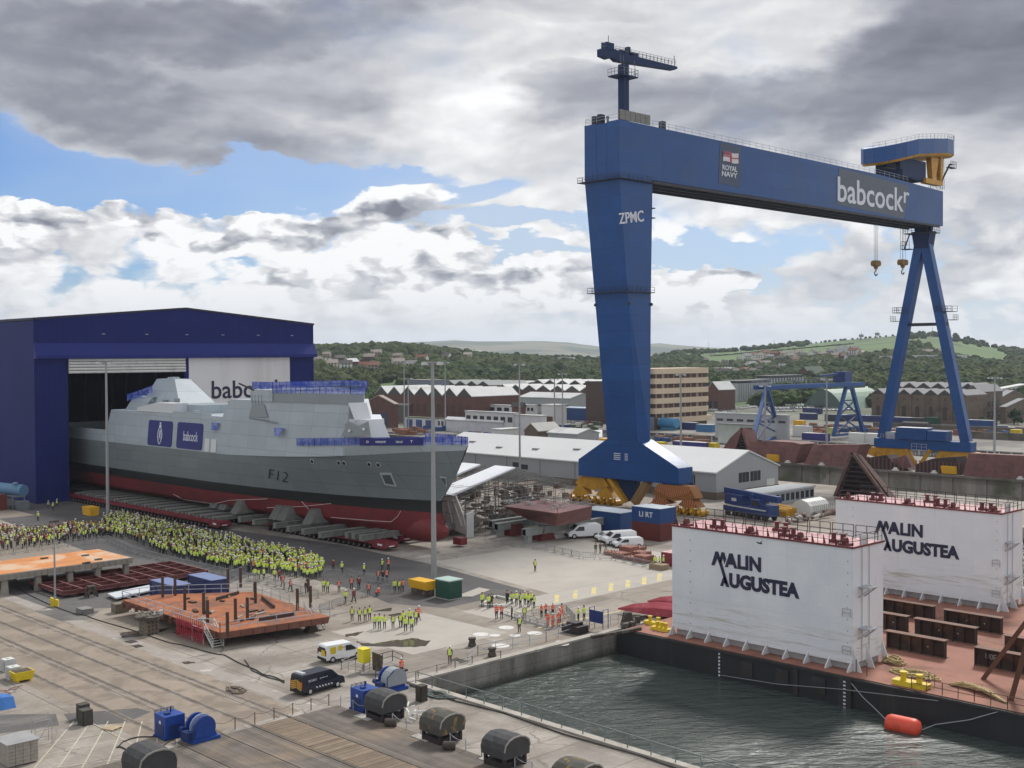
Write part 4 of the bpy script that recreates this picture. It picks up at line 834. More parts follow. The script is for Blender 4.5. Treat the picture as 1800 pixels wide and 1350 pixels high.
a=MB(); a.box(102.7,-70,.66,156,87.6,.72); a.build('deck',rust,t)
a=MB(); a.box(102.45,-70,.40,102.65,88,.62); a.box(102.5,64.9,-2.6,102.65,65.4,.4) 
for y in (70.3,66.0,61.8): a.box(102.5,y,-1.6,102.64,y+1.5,.0)
a.box(102.35,58.9,-3,102.64,60.3,.5); a.box(102.4,28.5,-3,102.64,30.5,.5); a.build('rubbing_strake',mat('strake',(.035,.032,.032),.7,var=.3,scale=1.),hl)
a=MB()
for k in range(7): a.box(102.60,74.45,-2.2+k*.38,102.64,74.65,-2.2+k*.38+.2)
for k in range(8): a.box(102.30,59.45,-2.4+k*.36,102.35,59.7,-2.4+k*.36+.14)
a.build('draught_marks',wlet,hl)
def tower(x0,x1,y0,y1,z0,z1,near):
    a=MB(); a.box(x0,y0,z0,x1,y1,z1); tw=a.build('tower',BWm,t,label='near white tower with dark lettering' if near else 'far white tower with rust streaks at its foot')
    a=MB(); a.box(x0+.45,y0+.3,.72,x1-.4,y1-.3,z0); a.build('tower_foot',mat('tower_foot',(.36,.35,.36),.6,var=.2,scale=.5),tw)
    a=MB(); n=10
    for k in range(n):
        y=y0+.05+(y1-y0-.25)*k/(n-1)
        a.extr([(x0,y,z0+.35),(x0,y,z0),(x0+.45,y,.72),(x0-.85,y,.72),(x0-.85,y,.88)],(0,.12,0))
    for x in (x0+.1,x0+2.6,x1-.3): a.extr([(x,y0,z0+1.5),(x,y0,.72),(x,y0-.9,.72)],(.12,0,0))
    a.build('buttress',mat('buttress_white',(.62,.63,.64),.55,var=.1,scale=1.),tw)
    a=MB(); a.box(x0-.1,y0-.1,z1,x1+.1,y1+.1,z1+.06); top=a.build('top_deck',pink,tw)
    a=MB(); a.box(x0-.14,y0-.14,z1-.03,x0,y1+.1,z1+.16); a.box(x0,y0-.14,z1-.03,x1+.1,y0-.05,z1+.16); z=z1+.06
    for k in range(17):
        y=y0+.6+(y1-y0-1.2)*k/16; a.extr([(x0-.02,y,z),(x0+.45,y,z),(x0-.02,y,z+1.0)],(0,.05,0))
    for (dx,dy) in ((1.9,.78),(1.9,.38),(1.9,.12),(4.6,.5)):
        yb=y0+(y1-y0)*dy; a.box(x0+dx-.4,yb-.9,z,x0+dx+.4,yb+.9,z+.28)
        for s in (-.55,.55): a.tube((x0+dx,yb+s,z+.2),(x0+dx,yb+s,z+.95),.24,8); a.box(x0+dx-.3,yb+s-.3,z+.9,x0+dx+.3,yb+s+.3,z+1.0)
    for dy in (.93,.55,.28,.05): yb=y0+(y1-y0)*dy; a.tube((x0+.8,yb,z+.4),(x0+.8,yb+.35,z+.4),.42,8); a.box(x0+.3,yb-.4,z,x0+1.4,yb+.7,z+.25)
    a.build('deck_fitting',maroon,top)
    a=MB(); a.rail([(x0+.1,y1-.3,z),(x0+.1,y0+.1,z),(x1-.1,y0+.1,z)],1.15,.035,1.3)
    n=8
    for k in range(n):
        ya=y1-.3-(y1-y0-.6)*k/n; yb=ya-(y1-y0-.6)/n+.25; a.rail([(x1-.1,ya,z),(x1-.1,yb,z)],1.35,.045,1.4)
    a.build('handrail',blk,top)
    a=MB()
    for k in range(5): a.tube((x0+2+k*.28,y0+.3,z),(x0+2+k*.28,y0+.3,z+1.0),.08,5)
    a.build('ladder_hoops',mat('hoop_white',(.6,.6,.6),.5),top)
    a=MB()
    for zz in (z0+3.3,z0+7.4):
        a.box(x0+1.0,y0-1.3,zz,x0+2.4,y0,zz+.12); a.bar((x0+1.1,y0-1.2,zz),(x0+1.1,y0,zz-1.0),.12); a.bar((x0+2.3,y0-1.2,zz),(x0+2.3,y0,zz-1.0),.12)
    for zz in (z0+.9,z0+4.6): a.rail([(x0-.25,y0+.1,zz),(x0-.25,y0+1.0,zz)],.8,.05,.9)
    for k in range(9): a.box(x0-.03,y1-2.6,z0+.8+k*1.15,x0,y1-2.45,z0+.95+k*1.15); a.box(x0-.03,y0+.5,z0+.8+k*1.15,x0,y0+.62,z0+.95+k*1.15)
    for k in range(2): a.tube((x0+1.6+k*1.4,y0-.10,z0),(x0+1.6+k*1.4,y0-.10,z1),.04,4)
    a.build('service_fitting',mat('fitting_grey',(.40,.41,.43),.6),tw)
    return tw
tw1=tower(104.45,110.4,59.9,82.25,1.45,12.85,True); tw2=tower(141.5,147.6,61.3,83.7,1.45,12.45,False)
def words(tw,x,base,S,dz=0.):
    # base: (y,z) of the left foot of the M, S: scale (height of capitals)
    y0,z0=base; X=x-.04; ud=(0,0,1); xd=(0,-1,0)
    def pl(pts):
        a=MB(); a.extr([(X,y0-u*S,z0+v*S) for u,v in pts],(-.03,0,0)); return a
    a=pl([(0,0),(.34,1.0),(.58,1.0),(.96,.05),(1.50,-1.36),(1.24,-1.36),(.78,-.12),(.50,.52),(.25,0)])   # long stroke of the M
    for L in ([(.66,0.32),(.86,1.0),(1.08,1.0),(1.24,.55),(1.10,.2),(.97,.62),(.80,.16)],[(1.14,0),(1.38,0),(1.46,.22),(1.84,.22),(1.92,0),(2.18,0),(1.78,1.0),(1.52,1.0)],[(.74,-1.36),(.98,-1.36),(1.05,-1.14),(1.34,-1.14),(1.24,-.86),(1.12,-.60),(1.04,-.60)]):
        b=pl(L); 
        for v in b.v: pass
        o=len(a.v); a.v+=b.v; a.f+=[tuple(i+o for i in f) for f in b.f]; a.mi+=b.mi
    a.build('lettering',lett,tw)
    text('LIN',S,(X,y0-2.20*S,z0),xd,ud,lett,tw,.04,1.88*S); text('UGUSTEA',S*1.03,(X,y0-1.50*S,z0-1.38*S),xd,ud,lett,tw,.05,5.55*S)
words(tw1,104.45,(76.85,9.15),1.55); words(tw2,141.5,(77.95,8.55),1.62)
def bitts(loc,label,n=2,s=1.):
    t=thing('mooring_bollard',label,'bollard',loc,R(90)); x,y,z=loc; ORG[t.name]=(0,0,0)
    a=MB(); a.extr([(-1.6*s,-.55*s,0),(1.6*s,-.55*s,0),(1.75*s,-.6*s,.45*s),(-1.75*s,-.6*s,.45*s)],(0,1.15*s,0)); a.build('base',by,t)
    for k in range(n): xx=(-.8+1.6*k/(n-1))*s; a=MB(); a.tube((xx,0,.45*s),(xx,0,1.15*s),.28*s,10); a.tube((xx,0,1.1*s),(xx,0,1.25*s),.36*s,10); a.build('post',by,t)
    return t
bitts(G(1602,1206,.72),'yellow double mooring bollard at the barge edge above the orange fender')
bitts(G(1163,1108,.72),'yellow mooring bollard on the left end of the barge, front one of two',3,.75); bitts(G(1150,1098,.72),'yellow mooring bollard on the left end of the barge, rear one of two',2,.75)
ib=mat('beam_rust_dark',(.048,.030,.024),.8,var=.3,scale=.5,col2=(.10,.05,.03),c2=(.5,.65),c2s=.4); ibt=mat('beam_flange',(.17,.095,.07),.8,var=.2,scale=.6)
def beam(p0,p1,label,h=1.85,mark=None):
    a0=G(p0[0],p0[1],.72); a1=G(p1[0],p1[1],.72); L=a0[1]-a1[1] ; x=(a0[0]+a1[0])/2 if p0[0]>1552 else a1[0]
    t=thing('steel_girder',label,'girder',(x,a1[1],.72),group='rusty plate girders on the barge deck'); y0=a1[1]; y1=y0+L
    a=MB(); a.box(x-.03,y0,.78,x+.03,y1,.72+h-.06); 
    k=y0+.05
    while k<y1: a.box(x-.45,k,.78,x-.035,k+.05,.72+h-.06); k+=1.25
    w=a.build('web',ib,t); a=MB(); a.box(x-.5,y0,.722,x+.5,y1,.78); a.box(x-.5,y0,.72+h-.06,x+.5,y1,.72+h); a.build('flange',ibt,t)
    if mark: text(mark,.55,(x-.06,y1-1.0,1.5),(0,-1,0),(0,0,1),mat('chalk',(.35,.34,.33),.8),w,0,1.1,.02)
    else:
        a=MB(); 
        for q in (.3,.6): a.tube((x-.05,y0+L*q,1.6),(x-.08,y0+L*q,1.6),.09,6)
        a.build('pale_mark',mat('chalk',(.35,.34,.33),.8),w)
beam((1520,1070),(1644,1093),'dark rusty girder with white chalk marks, farthest back beside the near tower',mark='P03')
beam((1659,1098),(1763,1115),'dark rusty girder standing in front of the white buttresses of the far tower')
beam((1520,1094),(1597,1112),'short visible end of a rusty girder poking out right of the near tower')
beam((1609,1114),(1717,1134),'dark rusty girder in the centre of the barge deck')
beam((1557,1138),(1665,1157),'nearest rusty girder, beside the near white tower')
beam((1768,1145),(1850,1162),'rusty girder at the right edge behind the leaning pole'); beam((1718,1167),(1850,1195),'rusty girder with a chalk scribble at the right edge, nearest the leaning poles',mark='U0E')
pr_=mat('pole_rust',(.12,.055,.035),.8,var=.2,scale=.6)
p=G(1728,1194,.72); q=PX(1812,1082,p[0]+1.0); a=MB(); a.bar(p,q,.42); a.build('leaning_pole',pr_,org=p,label='rusty square pole leaning to the right from the deck, left one of two',cat='pole')
p=G(1777,1231,.72); q=PX(1812,1105,p[0]+.5); a=MB(); a.bar(p,q,.45); a.build('leaning_pole',pr_,org=p,label='rusty square pole leaning at the right edge, right one of two',cat='pole')
p=G(1760,1168,.72); a=MB(); a.extr([(p[0],p[1],1.5),(p[0],p[1]-4,1.5),(p[0],p[1]-4,2.0),(p[0],p[1],2.0)],(.4,0,0)); a.box(p[0]+.1,p[1]-.6,.72,p[0]+.3,p[1]-.4,1.5); a.box(p[0]+.1,p[1]-3.6,.72,p[0]+.3,p[1]-3.4,1.5); a.build('spreader_bar',by,org=p,label='yellow spreader bar standing in front of the rightmost girder',cat='bar')
rp=mat('rope_straw',(.42,.33,.16),.85,var=.25,scale=2.)
def ropeheap(c,r,n,label,z=.72,h=.5,m=rp,seed=1,long=1.):
    q=random.Random(seed); cx,cy,_=G(c[0],c[1],z); a=MB(); P=[]
    for i in range(n):
        th=i*.55+q.uniform(-.3,.3); rr=r*(.3+.7*q.random()); P.append((cx+rr*math.cos(th)*.7,cy+rr*math.sin(th)*long,z+.07+h*(i/n)*(1-rr/r*.7)))
    a.path(P,.075,4); return a.build('rope_coil',m,org=(cx,cy,z),label=label,cat='rope')
ropeheap((1572,1166),1.3,70,'heap of straw coloured rope against the foot of the near white tower',seed=2,h=1.0); ropeheap((1612,1188),1.9,110,'tangled straw coloured rope behind the yellow bollard',seed=3,long=1.5); 
a=MB(); q=random.Random(5)
for i in range(26):
    u=i/25; p=G(1668+u*30,1204+u*4-q.uniform(0,3),.8); e=G(1725+u*45,1214+u*22,.8); m_=((p[0]+e[0])/2+q.uniform(-.2,.2),(p[1]+e[1])/2+q.uniform(-.3,.3),1.25); a.path([p,m_,e],.085,4)
a.build('rope_bundle',rp,org=G(1710,1215,.72),label='long bundle of straw coloured hawsers fanned out along the barge edge',cat='rope')
a=MB(); pts=[(103.0,y,.72) for y in (53,50,47,44,41)]; a.rail(pts,1.1,.04,2.); a.build('deck_railing',pr_,org=(103,47,.72),label='thin rusty railing at the barge edge in front of the hawsers',cat='railing')
a=MB(); 
for (px,py) in ((1633,1205),(1505,1182),(1524,1188)): p=G(px,py,.72); a.tube(p,(p[0],p[1],2.0),.05,5)
a.rail([G(1633,1205,.72),G(1643,1208,.72)],1.2,.03,1); a.build('deck_stanchion',pr_,org=G(1633,1205,.72),label='thin rusty stanchions at the barge edge beside the yellow bollard',cat='stanchion')
# fender and lines
fc=G(1590,1277,-2.0); fc=(fc[0]-.3,fc[1],-1.85); a=MB(); rg=[]
for k in range(13):
    u=-1+2*k/12; yy=u*1.75; rr=.84*(1-max(0,abs(u)-.62)**2/.1444)**.5 if abs(u)<.9999 else .02
    rg.append([(rr*math.cos(2*math.pi*j/14),yy,rr*math.sin(2*math.pi*j/14)) for j in range(14)])
a.loft(rg); fo=mat('fender_orange',(.72,.085,.045),.45,var=.10,scale=.6,col2=(.50,.07,.04),c2=(.5,.7),c2s=1.)
fe=a.build('fender',fo,loc=(fc[0],fc[1],fc[2]),label='big orange red cylindrical fender floating against the black barge side',cat='fender',smooth=True); fe.rotation_euler[2]=R(4)
a=MB(); a.path([(102.5,59.2,.4),(102.2,57.5,-.9),(102.0,56.2,-1.6),(fc[0]+.2,fc[1]+1.7,-1.8)],.045,5); a.build('fender_line',mat('line_grey',(.3,.32,.34),.6),org=(102.5,59,0),label='slack grey rope from the barge edge down to the left end of the orange fender',cat='rope')
a=MB(); a.path([(102.5,44.6,.45),(102.0,47,-.7),(101.6,50,-1.7),(fc[0]-.2,fc[1]-1.2,-2.2)],.045,5); a.build('fender_line',mat('line_grey',(.3,.32,.34),.6),org=(102.5,44,0),label='slack grey rope from the right down to the water by the orange fender',cat='rope')
a=MB(); a.path([(102.2,74,-1.9),(102.1,67,-1.45),(102.1,60,-.55),(102.2,50,.35)],.035,4); a.build('mooring_line',mat('line_grey',(.3,.32,.34),.6),org=(102,67,-1.4),label='thin mooring line running low along the black barge side',cat='rope')
# gear between quay and barge
dk2=mat('dark_gear',(.07,.055,.045),.8,var=.4,scale=1.,col2=(.15,.13,.11),c2=(.5,.6),c2s=1.)
a=MB(); q=random.Random(9); g0=G(1125,1100,.3)
for i in range(14): x,y=g0[0]+q.uniform(-3,3),g0[1]+q.uniform(-1.6,2.); a.box(x,y,.25,x+q.uniform(.3,1.3),y+q.uniform(.3,1.),.3+q.uniform(.2,.9))
a.bar((98,88.6,.4),(103.5,86,.9),.5,.3); a.build('mooring_gear',dk2,org=g0,label='jumble of dark mooring gear between the quay corner and the barge',cat='gear')
a=MB(); p=G(1103,1098,.2); a.fr([(p[0]+.9*math.cos(R(k*36)),p[1]+.9*math.sin(R(k*36)),.2) for k in range(10)],[(p[0]+.5*math.cos(R(k*36)),p[1]+.5*math.sin(R(k*36)),1.7) for k in range(10)]); a.build('capstan',dk2,org=p,label='dark rusty capstan on the quay edge left of the barge',cat='capstan')
redh=mat('red_boat',(.30,.03,.045),.5,var=.1,scale=.4,col2=(.42,.08,.10),c2=(.5,.65),c2s=.3)
def redboat(p0,p1,w,h,label):
    a0=Vector(G(p0[0],p0[1],.5)); a1=Vector(G(p1[0],p1[1],.5)); d=(a1-a0); n=Vector((-d.y,d.x,0)).normalized(); R_=[]
    for u,ww,hh in ((0,.02,.1),(.2,.45,.6),(.5,.85,.95),(1,1,1)):
        c=a0+d*u; R_.append([tuple(c+n*w*ww),tuple(c+n*w*ww*.8+Vector((0,0,h*hh*.6))),tuple(c+Vector((0,0,h*hh))),tuple(c-n*w*ww*.8+Vector((0,0,h*hh*.6))),tuple(c-n*w*ww)])
    a=MB(); a.loft(R_); a.build('upturned_hull',redh,org=tuple(a0),label=label,cat='boat hull')
redboat((1086,1071),(1230,1086),1.6,1.5,'dark red upturned pointed hull on the quay left of the near tower, front one'); redboat((1138,1058),(1260,1075),1.6,1.5,'dark red upturned pointed hull just behind the front red one')
# bird
p=PX(1336,955,99); a=MB(); a.sph(p,.10,8,6,(1.,2.6,.9)); a.sph((p[0],p[1]+.28,p[2]+.02),.07,6,5); a.extr([(p[0],p[1]+.1,p[2]),(p[0],p[1]-.12,p[2]),(p[0]+.1,p[1]-.32,p[2]+.60),(p[0]+.1,p[1]-.2,p[2]+.3)],(.02,0,0)); a.extr([(p[0],p[1]+.12,p[2]),(p[0],p[1]-.1,p[2]),(p[0]-.5,p[1]+.1,p[2]+.2),(p[0]-.35,p[1]+.2,p[2]+.12)],(0,0,.02)); a.build('bird',mat('bird_dark',(.03,.035,.035),.8),org=p,label='dark bird flying in front of the near white tower',cat='bird')
# ================= YARD =================
mg_=mat('mast_grey',(.30,.31,.32),.5,.2,var=.1,scale=.5); lampw=mat('lamp_head',(.5,.52,.53),.4)
def mast(px,py,pt,label,r=.30,arm=1.5,base=True):
    x,y,_=G(px,py); D=math.hypot(x,y)*math.cos(math.atan((px-900)/F)); yh=624-.0055*(px-900); z=32-(pt-yh)*D/F
    t=thing('light_mast',label,'light mast',(x,y,0),group='tall floodlight masts of the yard')
    a=MB(); a.tube((x,y,0),(x,y,z),r,10,r*.5); a.build('pole',mg_,t)
    a=MB(); a.box(x-arm,y-.1,z-.1,x+arm,y+.1,z+.1); a.box(x-.1,y-arm,z-.1,x+.1,y+arm,z+.1); a.build('cross_arm',mg_,t)
    for dx,dy in ((-arm,0),(arm,0),(0,arm),(0,-arm)): a=MB(); a.extr([(x+dx-.35,y+dy-.25,z-.35),(x+dx+.35,y+dy-.25,z-.35),(x+dx+.25,y+dy-.25,z+.05),(x+dx-.25,y+dy-.25,z+.05)],(0,.5,0)); a.build('lamp',lampw,t)
    return t
mast(190,912,637,'tall grey light mast in front of the hall doorway by the crowd',.36); mast(763,1030,637,'tall grey light mast in front of the bow beside the green cabin',.42)
mast(914,850,640,'light mast rising right of the bow in front of the long warehouse'); mast(711,760,635,'light mast left of the tall one seen over the foredeck',.35,2); mast(718,757,665,'shorter light mast with a curved look just right of its neighbour over the foredeck',.35,2)
mast(783,757,637,'light mast seen just right of the bow mast above the brick sheds',.35,2); mast(975,770,666,'light mast over the small pale sheds, left of a pair',.4,2); mast(989,766,657,'light mast over the small pale sheds, right of a pair',.4,2)
mast(1197,802,658,'light mast in front of the cream office block',.4,1.6); mast(1345,800,678,'light mast in front of the left leg of the small blue gantry',.4,1.8); mast(1453,792,666,'light mast before the middle of the small blue gantry',.4,1.8); mast(1748,800,664,'light mast at the right in front of the stone building',.4,2.)
x,y,_=G(97,1066); t=thing('lighting_column','slim grey column with a yellow base in front of the orange plate','column',(x,y,0)); a=MB(); a.tube((x,y,0),(x,y,11.0),.13,8,.09); a.build('pole',mg_,t); a=MB(); a.box(x-.6,y-.1,10.8,x+.6,y+.1,11.1); a.build('head',dk2,t); a=MB(); a.extr([(x-.6,y+.1,0),(x+.2,y-.4,0),(x+.2,y-.4,.8),(x-.6,y+.1,1.2)],(.3,.4,0)); a.build('base_guard',by,t)
# containers / cabins
def container(x0,y0,z0,lx,ly,h,m,label,nm='shipping_container',mroof=None,ribs=True,group=None,cat='container'):
    t=thing(nm,label,cat,(x0,y0,z0),group=group); a=MB(); a.box(x0,y0,z0,x0+lx,y0+ly,z0+h)
    if ribs:
        k=y0+.25
        while k<y0+ly-.2: a.box(x0-.05,k,z0+.15,x0,k+.14,z0+h-.15); k+=.42
        k=x0+.25
        while k<x0+lx-.2: a.box(k,y0-.05,z0+.15,k+.14,y0,z0+h-.15); k+=.42
    a.build('body',m,t); a=MB(); a.box(x0-.06,y0-.06,z0+h,x0+lx+.06,y0+ly+.06,z0+h+.08); a.build('roof',mroof or m,t)
    a=MB()
    for (x,y) in ((x0,y0),(x0+lx,y0),(x0,y0+ly),(x0+lx,y0+ly)): a.box(x-.09,y-.09,z0,x+.09,y+.09,z0+h)
    a.build('corner_post',m,t); return t
cblue=mat('container_blue',(.016,.06,.195),.5,var=.12,scale=.4); cblu2=mat('roof_pale_blue',(.16,.20,.36),.6,var=.1,scale=.5); cred=mat('container_red',(.13,.028,.022),.6,var=.15,scale=.5); proof=mat('roof_pale',(.48,.52,.58),.6,var=.1,scale=.5); cdkb=mat('container_navy',(.03,.04,.13),.5,var=.1,scale=.5)
p=G(264,1020,2.3); container(p[0],p[1]-6.2,0,2.5,6.1,2.3,mat('site_blue',(.022,.035,.12),.5,var=.15,scale=.5),'low dark blue site container with pale blue roof, left one beside the rusty platform','site_container',cblu2,False)
p=G(328,1010,2.3); container(p[0],p[1]-6.6,0,2.5,6.1,2.3,mat('site_blue',(.022,.035,.12),.5),'low dark blue site container with pale blue roof, right one behind the rusty platform','site_container',cblu2,False)
p=G(1185,925); 
c1=container(161,138.5,0,5.,10.,3.5,cblue,'long blue two storey site cabin stack behind the maroon block','site_cabin',proof,False,cat='cabin')
c2=container(158,127.0,3.0,4.2,6.1,2.6,cblue,'blue container with white letters on top of the maroon one','shipping_container',proof)
text('LI RT',.9,(157.9,131.5,4.0),(0,-1,0),(0,0,1),wlet,c2,.01,3.0,.02)
container(158,127.0,0,4.2,6.1,2.95,cred,'maroon container under the blue lettered one')
p=G(1153,995); t=container(p[0]+1.2,p[1]-4.2,0,3.0,4.0,2.0,mat('skip_red',(.20,.02,.03),.5,var=.1),'dark red skip with a pale lid next to three people in yellow','waste_skip',pink,False,cat='skip')
# van
vw=mat('van_white',(.72,.73,.74),.35,var=.03,scale=.5); vn=mat('van_navy',(.018,.022,.035),.3,var=.05,scale=.5); gl=mat('car_glass',(.02,.025,.03),.15,var=.05); ty=rub
def van(loc,rz,body,label,L=4.8,Wd=1.85,Hh=1.9,name='panel_van',cat='van',group=None,detail=0):
    t=thing(name,label,cat,loc,rz,group,local=True)
    prof=[(-L/2,.35),(-L/2,1.0),(-L/2+.05,Hh-.12),(-L/2+.2,Hh),(L*.16,Hh-.02),(L*.22,Hh-.10),(L*.36,1.18),(L*.47,1.0),(L/2,.78),(L/2,.35)]
    def hw(z): return Wd/2-(max(0,z-1.0))*.13
    a=MB(); a.loft([[(x,-hw(z),z) for x,z in prof],[(x,hw(z),z) for x,z in prof]][::-1]); bo=a.build('body',body,t)
    a=MB()
    for s in (-1,1):
        q=[(L*.02,1.05),(L*.02,Hh-.25),(L*.17,Hh-.25),(L*.31,1.12),(L*.27,1.05)]; pts=[(x,s*(hw(z)+.015),z) for x,z in q]; a.add(pts,[tuple(range(5))])
    a.add([(L*.225,-.72,Hh-.13),(L*.225,.72,Hh-.13),(L*.352,.80,1.22),(L*.352,-.80,1.22)],[(0,1,2,3)]); a.v=[(x+(.02 if abs(x)>L*.2 and abs(y)<.81 and len(a.v) else 0),y,z+(.015 if abs(y)<.81 and x>L*.2 else 0)) for x,y,z in a.v]
    a.add([(-L/2-.015,-.7,1.05),(-L/2-.015,.7,1.05),(-L/2+.03,.66,Hh-.25),(-L/2+.03,-.66,Hh-.25)],[(0,1,2,3)]); a.build('window',gl,t)
    for sx in (-.33,.33):
        for s in (-1,1):
            a=MB(); a.tube((L*sx,s*(Wd/2-.22),.34),(L*sx,s*(Wd/2+.01),.34),.34,14); w=a.build('wheel',ty,t); a=MB(); a.tube((L*sx,s*(Wd/2),.34),(L*sx,s*(Wd/2+.025),.34),.19,10); a.build('rim',lampw,w)
    a=MB(); a.box(-L/2-.06,-Wd/2+.05,.28,-L/2+.02,Wd/2-.05,.55); a.box(L/2-.03,-Wd/2+.05,.28,L/2+.08,Wd/2-.05,.6); a.build('bumper',ty,t)
    for s in (-1,1): a=MB(); a.box(L/2-.12,s*.72-.16,.68,L/2+.02,s*.72+.16,.84); a.build('headlight',lampw,t); a=MB(); a.box(-L/2-.03,s*.80-.09,.8,-L/2+.02,s*.80+.09,1.4); a.build('tail_light',mat('lamp_red',(.3,.02,.02),.4),t)
    return t
w0=Vector(G(578,1166)); w1=Vector(G(625,1157)); rz=math.atan2((w1-w0).y,(w1-w0).x); m_=(w0+w1)/2
va=van((m_.x+.3,m_.y+.7,0),rz,vw,'white panel van with yellow panels on its side beside the yellow cabinet',4.5,1.85,1.85)
a=MB(); a.box(-1.75,-.93,.95,-1.1,-.905,1.65); a.box(-2.27,-.6,.75,-2.25,.1,1.35); a.tube((-.55,-.905,1.45),(-.55,-.93,1.45),.27,12); a.build('sign_panel',by,va); text('ces',.13,(-.2,-.925,1.38),(1,0,0),(0,0,1),lett,va,0,.7,.005)
w0=Vector(G(533,1224)); w1=Vector(G(590,1208)); rz=math.atan2((w1-w0).y,(w1-w0).x); m_=(w0+w1)/2
vb=van((m_.x+.3,m_.y+.75,0),rz,vn,'dark navy security van with orange chevrons on its rear doors and roof light bar',5.1,1.92,1.95)
a=MB(); a.box(-2.3,-.6,1.95,-1.9,.6,2.12); a.build('light_bar',lampw,vb)
for k in range(5):
    a=MB(); z=.5+k*.17
    for s in (-1,1): a.extr([(-2.58,s*.04,z+.22),(-2.58,s*.80,z-.02),(-2.58,s*.80,z+.08),(-2.58,s*.04,z+.32)],(-.02,0,0))
    a.build('chevron',mat('chevron_orange',(.65,.36,.06),.6),vb)
for k in range(6): a=MB(); a.extr([(-.9+k*.36,-.975,.52),(-.75+k*.36,-.975,.52),(-.85+k*.36,-.975,.68),(-1.0+k*.36,-.975,.68)],(0,.02,0)); a.build('side_stripe',wlet,vb)
text('SECURITY',.2,(-1.9,-.985,1.25),(1,0,0),(0,0.13,1),wlet,vb,0.,1.0,.008); text('patrol',.14,(-.5,-.985,1.3),(1,0,0),(0,.13,1),wlet,vb,0.,.9,.008)
v=dup(va,(*G(1025,945)[:2],0),R(150),'white van parked in front of the maroon hull block',sc=1.32)
v=dup(va,(*G(1088,957)[:2],0),R(152),'white van right of the first one, beside the maroon container',sc=1.25)
for q,l in (((1072,950),'silver car half hidden behind the second white van'),((1103,961),'white car in front of the maroon container')):
    dup(va,(*G(*q)[:2],0),R(150),l,sc=(1.1,1.1,.85))
# kiosk & yellow boxes
kg=mat('kiosk_green',(.015,.07,.05),.5,var=.1,scale=1.); p=G(778,1052); t=thing('switch_cabin','dark green cabin with a pale overhanging roof right of the light mast','cabin',(p[0],p[1],0))
x,y,_=p; a=MB(); a.box(x-.2,y-1.6,.1,x+2.0,y+1.2,2.4); a.build('body',kg,t); a=MB(); a.box(x-.35,y-1.75,2.4,x+2.15,y+1.35,2.55); a.build('roof',mat('kiosk_roof',(.33,.45,.40),.6),t); a=MB(); a.box(x-.3,y-1.7,0,x+2.1,y+1.3,.1); a.build('plinth',concrete,t)
oy=mat('box_yellow',(.72,.40,.02),.5,var=.08,scale=1.)
p=G(742,1046); x,y,_=p; t=thing('storage_bin','orange yellow steel bin on a dark base left of the light mast','bin',(x,y,0)); a=MB(); a.extr([(x-.6,y+1.9,.9),(x-.9,y+1.9,2.05),(x+1.1,y+1.9,2.05),(x+.9,y+1.9,.9)],(0,-3.6,0)); a.build('bin_body',oy,t); a=MB(); a.box(x-.4,y-1.6,0,x+.8,y+1.8,.9); a.build('base',dk2,t)
p=G(160,905); x,y,_=p; a=MB(); a.extr([(x-.9,y+1.8,0),(x-1.1,y+1.8,1.7),(x+1,y+1.8,1.7),(x+.8,y+1.8,0)],(0,-3.6,0)); a.build('skip',oy,org=p,label='orange yellow skip on the asphalt left of the crowd mast',cat='skip')
# blue tank on frame by the hall
p=G(28,893); x,y,_=p; t=thing('storage_tank','pale blue horizontal tank on a grey frame beside the hall wall','tank',(x,y,0)); a=MB(); a.tube((x-1.5,y+5,4.0),(x+1.0,y-2.0,3.8),1.25,18); a.build('vessel',mat('tank_blue',(.11,.22,.36),.5,var=.08,scale=.5),t,smooth=False); a=MB(); a.tube((x,y,5.2),(x,y,5.5),.5,10); a.box(x-1,y-1.2,5.2,x-.2,y-.4,5.35); a.build('hatch',mat('tank_hatch',(.2,.28,.4),.5),t)
a=MB()
for dx,dy in ((-1.5,5),(1,5),(-1.5,-2),(1,-2)): a.box(x+dx-.12,y+dy-.12,0,x+dx+.12,y+dy+.12,2.8)
a.box(x-1.6,y-2.2,2.5,x+1.2,y+5.2,2.8); a.rail([(x-2.2,y+5,0),(x-2.2,y-3,0),(x+1.5,y-3,0)],1.1,.05,1.5); a.box(x-1.2,y-4.4,0,x+1.1,y-2.8,1.8); a.build('frame',mat('frame_grey',(.16,.18,.19),.6),t)
p=G(4,897); a=MB(); a.box(p[0]-2,p[1],0,p[0]+1,p[1]+4,3.2); a.box(p[0]-2.2,p[1]+.5,.8,p[0]-2,p[1]+3,2.); a.build('fuel_bowser',cred,org=p,label='dark red unit at the left edge beside the pale blue tank',cat='bowser')
